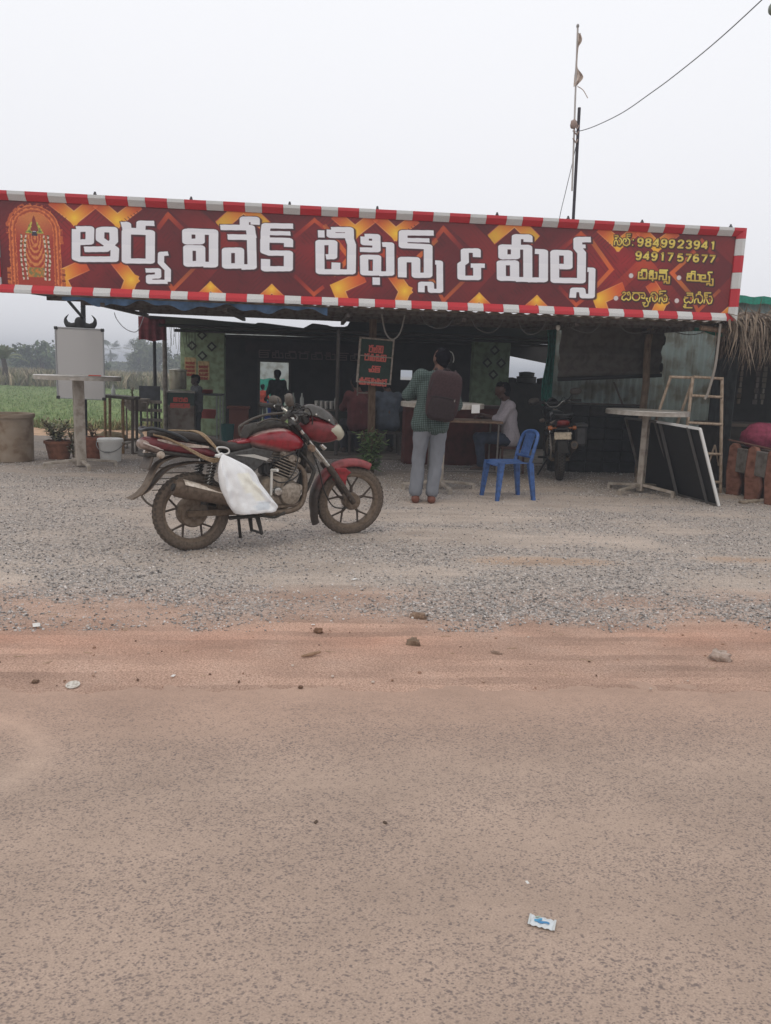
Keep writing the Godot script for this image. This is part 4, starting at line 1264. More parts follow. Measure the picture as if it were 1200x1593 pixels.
	for i in 15: hp.append(Vector3(cos(PI * i / 14.0) * 0.188, 0.29 - sin(PI * i / 14.0) * 0.14, sin(PI * i / 14.0) * 0.17))
	b.tube(hp, 0.006, 6)
	b.tube([Vector3(-.035, .155, .178), Vector3(.035, .155, .178)], 0.011, 8)
	obj("handle", b, M("8b8a88", 0.4, "", 1.0, 0.5), o)
	# wash table, basin, rack behind on the left
	o = thing("wash_table", "rough wooden wash table with bamboo legs behind the bucket", "table", Vector3(-3.04, 0, -12.4))
	b = Mb.new(); b.box(Vector3(0, 0.88, 0), Vector3(0.5, 0.045, 0.4), Basis(Vector3.BACK, -0.05), 0.006); obj("tabletop", b, M("4e4a44", 0.7, "grime2", 1.5), o)
	for s in [[-.33, -.3], [-.14, .15], [.06, .16], [.2, .15], [.2, -.14]]:
		b = Mb.new(); b.tube([Vector3(s[0] - 0.01, 0, s[1]), Vector3(s[0] + 0.01, 0.86, s[1])], 0.022, 8); obj("leg", b, M("8a7050", 0.8, "grime2", 3.0) if s[0] < .1 else M("4a4038", 0.8), o)
	b = Mb.new(); b.tube([Vector3(-.2, .2, .1), Vector3(.25, .24, .12)], 0.02, 6); obj("crossbar", b, M("5a4a3c", 0.8), o)
	o = thing("glass_bottle", "small clear bottle standing on the wash table", "bottle", Vector3(-3.14, 0.905, -12.35))
	b = Mb.new(); b.lathe([Vector2(0, 0), Vector2(.03, 0), Vector2(.032, .09), Vector2(.012, .13), Vector2(.012, .16), Vector2(0, .16)], 16); obj("body", b, M("b4b8b6", 0.15), o)
	bushy("table_plant", "tiny dark potted sprig standing on the wash table", "plant", Vector3(-2.86, 0.895, -12.35), Vector3(0.06, 0.07, 0.06), 40, 0.03, 0.02, ["3a3c2c", "54523c"], 5, 9)
	o = thing("wash_basin", "grey wash basin on a pipe frame beside the wash table", "basin", Vector3(-2.93, 0, -12.95))
	b = Mb.new(); b.lathe([Vector2(.2, .84), Vector2(.215, .84), Vector2(.2, .74), Vector2(.12, .64), Vector2(0, .63)], 24); b.lathe([Vector2(.2, .84), Vector2(.18, .74), Vector2(.1, .66), Vector2(0, .66)], 24); obj("bowl", b, M("8f8a84", 0.5, "grime2", 2.0), o)
	b = Mb.new()
	for s in [[-.2, .15], [.2, .15], [.2, -.15], [-.2, -.15]]: b.tube([Vector3(s[0], 0, s[1]), Vector3(s[0], .8, s[1])], 0.014, 6)
	b.tube([Vector3(-.2, .78, .15), Vector3(.2, .78, .15)], 0.014, 6)
	obj("stand", b, M("6a625a", 0.6), o)
	b = Mb.new(); b.tube(spl([Vector3(-.02, .63, .05), Vector3(-.03, .4, .06), Vector3(.1, .22, .1), Vector3(-.25, .1, .2)], 6), 0.024, 8); obj("drain_pipe", b, M("a09a94", 0.6, "grime"), o)
	o = thing("slat_rack", "dark rack of flat slats standing by the grey post", "rack", Vector3(-2.78, 0, -13.25))
	b = Mb.new(); b.box(Vector3(0, .92, 0), Vector3(.34, .24, .03)); obj("board", b, M("3c4048", 0.7, "grime"), o)
	for y in [.15, .32, .48, .64, .78]:
		b = Mb.new(); b.box(Vector3(0.03, y, .03), Vector3(.34, .05, .03)); obj("slat", b, M("77716c", 0.7, "grime"), o)
	for s in [-.15, .15]:
		b = Mb.new(); b.tube([Vector3(s, 0, 0), Vector3(s, 1.0, 0)], 0.018, 6); obj("upright", b, M("2c2c2e", 0.7), o)
	b = Mb.new(); b.blob(Vector3(0, .13, 0), Vector3(.28, .14, .2), 0.8, Basis.IDENTITY, 16, 10, 0.3, 3)
	o = obj("jute_sack", b, M("6a6048", 0.95, "grime2", 3.0, 0.0, 0.5)); o.position = Vector3(-3.42, 0, -13.2); tag(o, "lumpy brownish sack lying behind the wash table's legs", "sack")
	# serving counter and its steelware
	o = thing("serving_counter", "grey steel serving counter with a small red-lettered menu board", "counter", Vector3(-2.33, 0, -13.75), 0.06)
	b = Mb.new(); b.box(Vector3(0, .36, 0), Vector3(.44, .72, .5), Basis.IDENTITY, 0.008); obj("cabinet", b, M("6d6660", 0.6, "rust", 1.0, 0.2), o)
	b = Mb.new(); b.box(Vector3(0, .95, 0), Vector3(.47, .03, .52), Basis.IDENTITY, 0.004); obj("countertop", b, M("8c8a86", 0.4, "grime", 1.0, 0.4), o)
	b = Mb.new(); b.box(Vector3(0, .83, .235), Vector3(.44, .21, .02)); obj("menu_panel", b, M("1d2f26", 0.7), o)
	b = Mb.new()
	for s in [-.2, .2]: b.tube([Vector3(s, .72, -.2), Vector3(s, .94, -.2)], 0.015, 6)
	obj("upright", b, M("5a5a58", 0.6), o)
	rng.seed = 21
	strokes_part("lettering", scribble(3, 0.24, 0.06, Vector2(-0.12, 0.85)) + scribble(4, 0.33, 0.065, Vector2(-0.17, 0.75)), 0.009, 0.248, 0.004, M("b04a40", 0.7), o)
	o = thing("steel_pot", "tall pale steel cooking vessel on the serving counter", "cooking pot", Vector3(-2.5, 0.97, -14.3))
	b = Mb.new(); b.lathe([Vector2(0, 0), Vector2(.14, 0), Vector2(.15, .02), Vector2(.15, .32), Vector2(.165, .33), Vector2(.165, .345), Vector2(.1, .36), Vector2(0, .37)], 28); obj("body", b, M("a8a79a", 0.35, "grime", 1.0, 0.5), o)
	o = thing("serving_table", "steel-legged table holding a stack of red plates beside the green pillar", "table", Vector3(-1.98, 0, -14.55))
	b = Mb.new(); b.box(Vector3(0, .89, 0), Vector3(.5, .03, .5), Basis.IDENTITY, 0.004); obj("tabletop", b, M("4a4c4c", 0.5), o)
	for s in [[-.22, .22], [.16, .22], [.22, .2], [.22, -.22], [-.22, -.22]]:
		b = Mb.new(); b.tube([Vector3(s[0], 0, s[1]), Vector3(s[0], .88, s[1])], 0.014, 6); obj("leg", b, M("8d9492", 0.5, "", 1.0, 0.4), o)
	o = thing("plate_stack", "stack of red plastic plates on the steel-legged table", "plates", Vector3(-2.04, .907, -14.5))
	for k in 4:
		b = Mb.new(); b.lathe([Vector2(0, .0), Vector2(.1, 0), Vector2(.14, .018), Vector2(.142, .022), Vector2(0, .006)], 20, Vector3(0, k * 0.016, 0)); obj("plate", b, M("a33a30", 0.5), o)
	b = Mb.new(); b.lathe([Vector2(0, 0), Vector2(.13, 0), Vector2(.17, .16), Vector2(.155, .16), Vector2(.12, .02), Vector2(0, .02)], 22)
	o = obj("red_tub", b, M("9c4038", 0.6)); o.position = Vector3(-2.02, .45, -14.6); tag(o, "red tub hanging under the steel-legged table", "tub")
	b = Mb.new(); b.lathe([Vector2(0, 0), Vector2(.1, 0), Vector2(.13, .32), Vector2(.135, .33), Vector2(.12, .33), Vector2(.09, .02), Vector2(0, .02)], 24)
	o = obj("teal_bucket", b, M("2b5f5c", 0.5)); o.position = Vector3(-1.66, .02, -14.6); tag(o, "dark teal bucket standing below the orange tray", "bucket")
	b = Mb.new(); b.box(Vector3(0, .62, 0), Vector3(.42, .05, .3), Basis.IDENTITY, 0.01); b.box(Vector3(0, .3, -.05), Vector3(.36, .6, .2))
	o = obj("orange_tray", b, M("7c4230", 0.6)); o.position = Vector3(-1.5, .02, -15.1); tag(o, "dull orange crate stand behind the teal bucket", "crate")
	for k in 2:
		b = Mb.new(); b.lathe([Vector2(0, 0), Vector2(.14, 0), Vector2(.17, .36), Vector2(.175, .37), Vector2(0, .37)], 24)
		o = obj("blue_barrel", b, M("2a4ca0", 0.45)); o.position = Vector3(-.98 + k * 0.02, 0.02 + k * 0.37, -17.2); o.scale = Vector3.ONE * (1.0 - k * 0.15)
		tag(o, ["lower blue tub stacked in the back doorway", "upper blue tub stacked in the back doorway"][k], "tub", "blue tubs in the back doorway")
	# long dark counter with glasses in the middle
	o = thing("dining_counter", "long dark counter with glasses in the middle of the eatery", "counter", Vector3(.1, 0, -13.6))
	b = Mb.new(); b.box(Vector3(0, .36, 0), Vector3(1.1, .7, .5)); obj("cabinet", b, M("2c3028", 0.8, "grime2"), o)
	b = Mb.new(); b.box(Vector3(0, .725, 0), Vector3(1.2, .03, .6), Basis.IDENTITY, 0.004); obj("countertop", b, M("4c4842", 0.6, "grime"), o)
	for k in 9:
		b = Mb.new(); b.lathe([Vector2(0, 0), Vector2(.032, 0), Vector2(.04, .13), Vector2(.037, .13), Vector2(.03, .01), Vector2(0, .01)], 14)
		o = obj("steel_tumbler", b, M("b8b8b4", 0.3, "", 1.0, 0.7)); o.position = Vector3(-.02 + (k % 5) * 0.085 + rng.randf() * 0.02, .745, -13.42 - (k / 5) * 0.12)
		tag(o, "steel tumbler, %s from the left in the %s row on the long dark counter" % [["first", "second", "third", "fourth", "fifth"][k % 5], ["front", "back"][k / 5]], "tumbler", "steel tumblers on the long dark counter")
	for k in 3:
		b = Mb.new(); b.lathe([Vector2(0, 0), Vector2(.035, 0), Vector2(.035, .15), Vector2(.013, .2), Vector2(.013, .25), Vector2(0, .25)], 14)
		o = obj("glass_bottle", b, M(["8d948c", "a8aaa4", "9a9c98"][k], 0.2)); o.position = Vector3([-.42, -.27, .33][k], .742, -13.75); tag(o, ["left bottle on the long dark counter, above the motorcycle's mirrors", "second bottle from the left on the long dark counter", "bottle at the right end of the long dark counter"][k], "bottle", "bottles on the long dark counter")
	# hanging menu board in the middle
	o = thing("menu_board", "dark green menu board with red lettering hung askew on the wooden post", "menu board", Vector3(.77, 1.54, -10.55))
	o.rotation = Vector3(0.02, 0.0, 0.09 - 0.14)
	b = Mb.new(); b.box(Vector3.ZERO, Vector3(.43, .58, .014)); obj("board", b, M("17342a", 0.7, "grime", 2.0), o)
	for e in [[0, .29, .46, .022], [0, -.29, .46, .022], [-.225, 0, .03, .6], [.225, 0, .022, .6], [0, .06, .44, .016]]:
		b = Mb.new(); b.box(Vector3(e[0], e[1], .006), Vector3(e[2], e[3], .024), Basis.IDENTITY, 0.003); obj("frame_bar", b, M("a39a92", 0.6, "grime2", 3.0), o)
	rng.seed = 33
	strokes_part("lettering", scribble(3, .2, .085, Vector2(-.1, .2)) + scribble(4, .3, .08, Vector2(-.15, .085)) + scribble(2, .17, .075, Vector2(-.08, -.07)) + scribble(5, .38, .085, Vector2(-.19, -.235)), .0085, .011, .005, M("cc6458", 0.7), o)
	o = thing("wooden_easel", "bare pale wooden frame propped behind the menu board", "frame", Vector3(.56, 1.3, -10.95))
	b = Mb.new()
	for e in [[-.0, 0, .02, .48], [.09, .08, .2, .02], [.09, -.2, .2, .02]]: b.box(Vector3(e[0], e[1], 0), Vector3(e[2], e[3], .02))
	obj("bars", b, M("7d766e", 0.8), o)
	# low table where the seated man sits, brick-red counter
	o = thing("dining_table", "thin-topped dining table on a pipe frame in front of the seated man", "table", Vector3(2.1, 0, -10.95))
	b = Mb.new(); b.box(Vector3(0, .755, 0), Vector3(1.0, .03, .62), Basis.IDENTITY, 0.004); obj("tabletop", b, M("8d7460", 0.6, "grime2", 2.0), o)
	for s in [[-.45, .26], [.45, .26], [.45, -.26], [-.45, -.26]]:
		b = Mb.new(); b.tube([Vector3(s[0], 0, s[1]), Vector3(s[0], .74, s[1])], 0.014, 6); obj("leg", b, M("77716c", 0.5, "", 1.0, 0.3), o)
	b = Mb.new(); b.tube([Vector3(-.45, .06, .26), Vector3(.45, .06, .26)], 0.016, 6); b.tube([Vector3(-.45, .06, -.26), Vector3(.45, .06, -.26)], 0.016, 6); obj("footrail", b, M("6d6864", 0.5, "", 1.0, 0.3), o)
	o = thing("brick_counter", "brick-red painted counter behind the seated man's table", "counter", Vector3(2.1, 0, -12.0))
	b = Mb.new(); b.box(Vector3(0, .45, 0), Vector3(1.5, .9, .4)); obj("body", b, M("5c2a24", 0.8, "grime2", 1.0), o)
	b = Mb.new(); b.box(Vector3(0, .92, 0), Vector3(1.56, .04, .46)); obj("top", b, M("4a3a36", 0.7), o)
	o = thing("vessel_stack", "dark stacked cooking vessels silhouetted in the bright opening", "cooking pots", Vector3(4.1, 0, -15.0))
	b = Mb.new(); b.box(Vector3(.1, .64, 0), Vector3(1.3, 1.28, .5)); obj("stove_block", b, M("26241f", 0.9, "grime2"), o)
	for k in [[-.03, 1.28, .19, .13], [-.03, 1.41, .15, .08], [.3, 1.28, .12, .1], [-.33, 1.28, .1, .09]]:
		b = Mb.new(); b.lathe([Vector2(0, 0), Vector2(k[2] * .9, 0), Vector2(k[2], .02), Vector2(k[2], k[3] - .015), Vector2(k[2] * 1.06, k[3]), Vector2(k[2] * .3, k[3] + .02), Vector2(0, k[3] + .02)], 22, Vector3(k[0], k[1], 0)); obj("vessel", b, M("34322f", 0.5, "", 1.0, 0.3), o)
	# bush at the foot of the wooden post
	bushy("bush", "leafy green bush growing at the foot of the wooden post", "bush", Vector3(.74, 0.0, -10.4), Vector3(.23, .33, .18), 640, .095, .055, ["5a7444", "6e8652", "48603a", "7c8e5e", "647a4a"], 18, 14)
	# plastic chair
	o = thing("plastic_chair", "blue plastic chair with a slatted back in front of the seated man", "chair", Vector3(2.215, 0, -8.67), PI + 0.23)
	var blue := M("3a60a0", 0.42, "grime", 2.0)
	b = Mb.new()
	b.grid(12, 12, func(u, v):
		var x := lerpf(-.2, .21, v); var z: float = lerpf(-.205, .205, u) * (1.0 - 0.12 * (1.0 - v))
		return Vector3(x, .44 - 0.02 * (1.0 - pow(absf(u - .5) * 2.0, 2.0)) * (1.0 - v * 0.4) - (0.03 * pow(maxf(0.0, v - .8) / .2, 2.0)), z), false, -0.012)
	obj("seat", b, blue, o)
	for s in [-1.0, 1.0]:
		b = Mb.new(); b.tube([Vector3(.19, .43, s * .18), Vector3(.23, 0, s * .205)], [.03, .019], 4, true, true); obj("leg", b, blue, o)
		b = Mb.new(); b.tube([Vector3(-.18, .43, s * .165), Vector3(-.24, 0, s * .19)], [.03, .019], 4, true, true); obj("leg", b, blue, o)
	b = Mb.new()
	b.tube(spl([Vector3(-.17, .42, .18), Vector3(-.21, .6, .188), Vector3(-.25, .73, .17), Vector3(-.268, .775, .1), Vector3(-.272, .785, 0), Vector3(-.268, .775, -.1), Vector3(-.25, .73, -.17), Vector3(-.21, .6, -.188), Vector3(-.17, .42, -.18)], 4), 0.021, 8)
	b.tube([Vector3(-.185, .5, .17), Vector3(-.185, .5, -.17)], 0.016, 6)
	var back := obj("backrest", b, blue, o)
	for k in 7:
		b = Mb.new()
		var z := -.09 + k * .03
		b.box(Vector3(-.222, .635, z), Vector3(.009, .29, .018), Basis(Vector3.BACK, 0.27)); obj("slat", b, blue, back)
	for k in 2:
		b = Mb.new(); b.box(Vector3([-.2, -.255][k], [.55, .70][k], 0), Vector3(.01, .02, .2), Basis(Vector3.BACK, 0.27)); obj("rail", b, blue, back)
	b = Mb.new(); b.tube(spl([Vector3(-2.98, 2.12, -11.9), Vector3(-2.95, 2.03, -11.9), Vector3(-2.86, 1.92, -11.9), Vector3(-2.75, 1.86, -11.9), Vector3(-2.66, 1.88, -11.95), Vector3(-2.6, 2.1, -12.1)], 5), 0.006, 5)
	tag(obj("cable_loop", b, M("77747a", 0.6)), "slack wire hanging from the canopy's left end beside the maroon cloth", "cable")
	b = Mb.new(); b.box(Vector3(-2.86, 1.224, -10.36), Vector3(.15, .014, .1), Basis(Vector3.UP, 0.2), .004)
	tag(obj("plastic_plate", b, M("d0503a", 0.5)), "small orange-red plate lying on the left standing table", "plate")
	o = thing("clip_fan", "small dark round fan with a pale rim edge beside the standing man's head", "fan", Vector3(1.88, 1.62, -11.3), -0.5)
	b = Mb.new(); b.blob(Vector3.ZERO, Vector3(.10, .10, .06), .9); b.tube([Vector3(0, -.05, -.02), Vector3(-.02, -.66, -.35)], .012, 6); obj("housing", b, M("1d1d1f", 0.5), o)
	b = Mb.new(); b.tube(spl([Vector3(.03, .11, .04), Vector3(.085, .08, .05), Vector3(.11, .0, .05), Vector3(.10, -.05, .045)], 4), .007, 6); obj("rim", b, M("c8c8c4", 0.4), o)
	# ladders and panels
	o = thing("wooden_ladder", "pale wooden trestle ladder standing behind the leaning black panels", "ladder", Vector3(4.9, 0, -9.42))
	var wood := M("b8a898", 0.85, "grime2", Vector3(5, 1.5, 5), 0.0, 0.3)
	for s in [[-.22, 0.02, -.25, 0], [.16, 0.02, .30, 0]]:
		b = Mb.new(); b.tube([Vector3(s[2], 0, .02), Vector3(s[0], 1.48, 0)], 0.021, 8); obj("rail", b, wood, o)
	for y in [.16, .52, .9, 1.24, 1.47]:
		b = Mb.new(); var w: float = 1.0 - y * 0.1; b.tube([Vector3(-.26 * w + .0, y, 0.02), Vector3(.29 * w - y * 0.06, y - 0.01, 0.02)], 0.018, 7); obj("rung", b, wood, o)
	for s in [-.5, -.2]:
		b = Mb.new(); b.tube([Vector3(s - .12, 0, -.55), Vector3(s, 1.46, -.02)], 0.018, 7); obj("rail", b, wood, o)
	for y in [.55, 1.46]:
		b = Mb.new(); b.tube([Vector3(-.6 + y * 0.06, y, -.35 + y * 0.22), Vector3(-.2, y, -.35 + y * 0.22)], 0.018, 7); obj("rung", b, wood, o)
	b = Mb.new(); b.tube([Vector3(.14, 0.25, -.12), Vector3(.22, .62, -.1)], 0.012, 6); b.tube([Vector3(.22, .62, -.1), Vector3(.3, .35, -.1)], 0.010, 6); obj("brace", b, wood, o)
	leaning_panel("black framed panel leaning furthest back, its edge showing left of the table's pedestal", Vector3(4.31, 0.03, -9.75), Vector3(4.47, 0.02, -9.1), Vector3(4.16, 0.91, -9.1), Vector3(3.98, 0.92, -9.72), M("5a5856", 0.5), 0)
	leaning_panel("black panel with a bright white edge leaning beside the right standing table", Vector3(4.5, 0.015, -9.2), Vector3(4.6, 0.02, -8.32), Vector3(4.27, 0.89, -8.3), Vector3(4.14, 0.915, -9.2), M("dededc", 0.5), 1)
	b = Mb.new(); b.tube(spl([Vector3(4.9, 2.12, -9.3), Vector3(4.9, 1.96, -9.3), Vector3(4.88, 1.6, -9.28), Vector3(4.84, 1.3, -9.3), Vector3(4.80, 1.2, -9.3)], 5), 0.017, 8)
	tag(obj("grey_pipe", b, M("8f8880", 0.6)), "bent pale pipe hanging down beside the thatch over the ladder", "pipe")

func market_stall():
	rng.seed = 77
	var o := thing("thatched_stall", "dark stall under a palm-leaf thatch at the right edge", "stall", Vector3(5.0, 0, -9.4))
	var b := Mb.new(); b.tube(spl([Vector3(-.3, 2.07, 0), Vector3(.1, 2.05, 0), Vector3(.8, 2.1, 0.02), Vector3(2.6, 2.12, 0.05)], 5), 0.032, 8); obj("roof_pole", b, M("8a7462", 0.85, "grime2", 3.0), o)
	for s in [[.78, -1.5, 2.1], [2.6, .0, 2.1], [2.6, -1.6, 2.1]]:
		b = Mb.new(); b.tube([Vector3(s[0], 0, s[1]), Vector3(s[0], s[2], s[1])], 0.05, 8); obj("post", b, M("5a4c40", 0.9, "grime2", 3.0), o)
	b = Mb.new(); b.box(Vector3(2.1, 1.05, -1.55), Vector3(2.7, 2.1, .06)); obj("back_wall", b, M("23211f", 0.9, "grime2"), o)
	b = Mb.new()
	b.grid(10, 8, func(u, v): return Vector3(lerpf(.33, .76, u) + .03 * sin(u * 17.0), lerpf(1.75, 0.1, v), lerpf(-.15, -1.5, u)), false, 0.006)
	obj("side_cloth", b, M("474d50", 0.9, "grime2", 1.0), o)
	b = Mb.new()
	b.grid(12, 6, func(u, v): return Vector3(lerpf(.1, 2.8, u), 2.14 + 0.16 * sin(v * PI) + 0.03 * sin(u * 9.0), lerpf(.12, -1.9, v)), false, 0.03)
	obj("thatch_bed", b, M("5a4c40", 0.95, "grime2", 3.0), o)
	b = Mb.new()
	for i in 620:
		var x := rng.randf_range(-.02, 2.7)
		if rng.randf() < 0.45: x = rng.randf_range(-.02, .9)
		var z := rng.randf_range(-.25, .16)
		var y := 2.14 + 0.12 * rng.randf()
		var l := rng.randf_range(0.18, 0.66) * (1.0 if x > 0.05 else 0.5)
		var lean := rng.randf_range(-.22, .28)
		var w := rng.randf_range(0.006, 0.018)
		b.col = Color(["8a7a6a", "6e5f52", "9c8c7c", "574a40", "7d6c5c", "a89a8a"][rng.randi() % 6]).srgb_to_linear() * rng.randf_range(0.7, 1.15)
		var p := [Vector3(x, y, z), Vector3(x + lean * 0.3, y - 0.02 - l * 0.2, z + 0.09), Vector3(x + lean * l * 1.0, y - l * 0.6, z + 0.13), Vector3(x + lean * l * 1.6, y - l, z + 0.12 + rng.randf_range(-.04, .04))]
		var sd := Vector3(w, 0, rng.randf_range(-w, w))
		for k in 3: b.q(p[k] - sd * (1.0 - k * 0.3), p[k] + sd * (1.0 - k * 0.3), p[k + 1] + sd * (0.7 - k * 0.33), p[k + 1] - sd * (0.7 - k * 0.33), -1)
	for i in 160:
		var x := rng.randf_range(0.1, 1.6); var y := 2.2 + rng.randf() * 0.05
		b.col = Color(["7d6c5c", "8a7a6a", "9c8c7c"][rng.randi() % 3]).srgb_to_linear()
		var d := Vector3(rng.randf_range(-1, 1), rng.randf_range(0.0, 0.35), rng.randf_range(-.3, .6)).normalized() * rng.randf_range(0.12, 0.3)
		b.q(Vector3(x, y, 0.05), Vector3(x + .015, y, 0.06), Vector3(x, y, .05) + d + Vector3(.004, 0, 0), Vector3(x, y, .05) + d, -1)
	b.flush(true)
	var th := obj("thatch_leaves", b, M("ffffff", 0.9), o); th.set_meta("kind", "stuff")
	# strings of small packets hanging inside
	for k in 5:
		b = Mb.new()
		for j in 7: b.box(Vector3(.62 + k * .17, 1.62 - j * .075, -.75 - (k % 2) * .12), Vector3(.055, .065, .012), Basis(Vector3.UP, rng.randf_range(-.6, .6)))
		tag(obj("packet_strip", b, M(["3c3222", "463a28", "362c26", "443e30", "3a3228"][k], 0.5)), ["strip of small brownish packets hanging nearest the stall's side cloth", "second hanging strip of packets in the dark stall", "third hanging strip of packets in the dark stall", "fourth hanging strip of packets in the dark stall", "strip of packets hanging deepest to the right in the stall"][k], "packets", "strips of packets in the stall")
		get_child(-1).position = Vector3(5.0, 0, -9.4)
	o = thing("stall_counter", "dark counter inside the thatched stall", "counter", Vector3(6.2, 0, -10.2))
	b = Mb.new(); b.box(Vector3(0, .42, 0), Vector3(1.7, .84, .5)); obj("body", b, M("37322d", 0.9, "grime2"), o)
	b = Mb.new(); b.box(Vector3(0, .86, 0), Vector3(1.8, .04, .6)); obj("top", b, M("54483e", 0.8), o)
	# precast fence of salmon posts and grey slabs
	o = thing("slab_fence", "low fence of salmon concrete posts with grey slabs at the right edge", "fence", Vector3(5.28, 0, -9.4), 0.0)
	for k in 4:
		b = Mb.new()
		var z := 0.06 + k * 0.37
		var x := 0.0 + k * 0.035
		b.prism([Vector2(-.02, 0), Vector2(.13, 0), Vector2(.16, .18), Vector2(.13, .28), Vector2(.08, .36), Vector2(.08, .6), Vector2(.05, .655), Vector2(0, .665), Vector2(-.04, .62), Vector2(-.05, .3)], 0.12, Transform3D(Basis(Vector3.UP, -0.9), Vector3(x, 0, z)), 0.014)
		obj("post", b, M("8e6252", 0.9, "rust", 2.0, 0.0, 0.5), o)
		if k < 3:
			b = Mb.new(); b.box(Vector3(x + .03, .46, z + .19), Vector3(.05, .3, .30), Basis(Vector3.UP, 0.09), 0.006); obj("slab", b, M("84807c", 0.9, "grime2", 1.5, 0.0, 0.3), o)
	b = Mb.new(); b.tube([Vector3(-.06, .70, .02), Vector3(.09, .64, 1.25)], 0.012, 6); obj("top_rod", b, M("6a4a40", 0.7), o)
	b = Mb.new()
	b.blob(Vector3(0, .14, 0), Vector3(.22, .17, .2), 0.9, Basis.IDENTITY, 20, 14, 0.25, 8)
	o = obj("pink_sack", b, M("8a3450", 0.8, "grime", 3.0)); o.position = Vector3(5.56, .62, -9.25); tag(o, "bulging pink sack lying behind the slab fence", "sack")
	b = Mb.new(); b.box(Vector3(5.75, .31, -9.2), Vector3(.6, .62, .8))
	tag(obj("stall_platform", b, M("4c4038", 0.9, "grime2")), "low brown platform behind the slab fence that carries the pink sack", "platform")
	b = Mb.new()
	for k in 8: b.box(Vector3(5.06 + k * 0.06, 0.02, -8.62 - k * 0.03 + 0.02 * sin(k * 3.0)), Vector3(.09, .035, .06), Basis(Vector3.UP, k * 0.7), 0.008)
	tag(obj("plaster_ridge", b, M("a59a8c", 0.95, "grime2")), "broken pale mortar edge at the foot of the slab fence", "mortar edge")

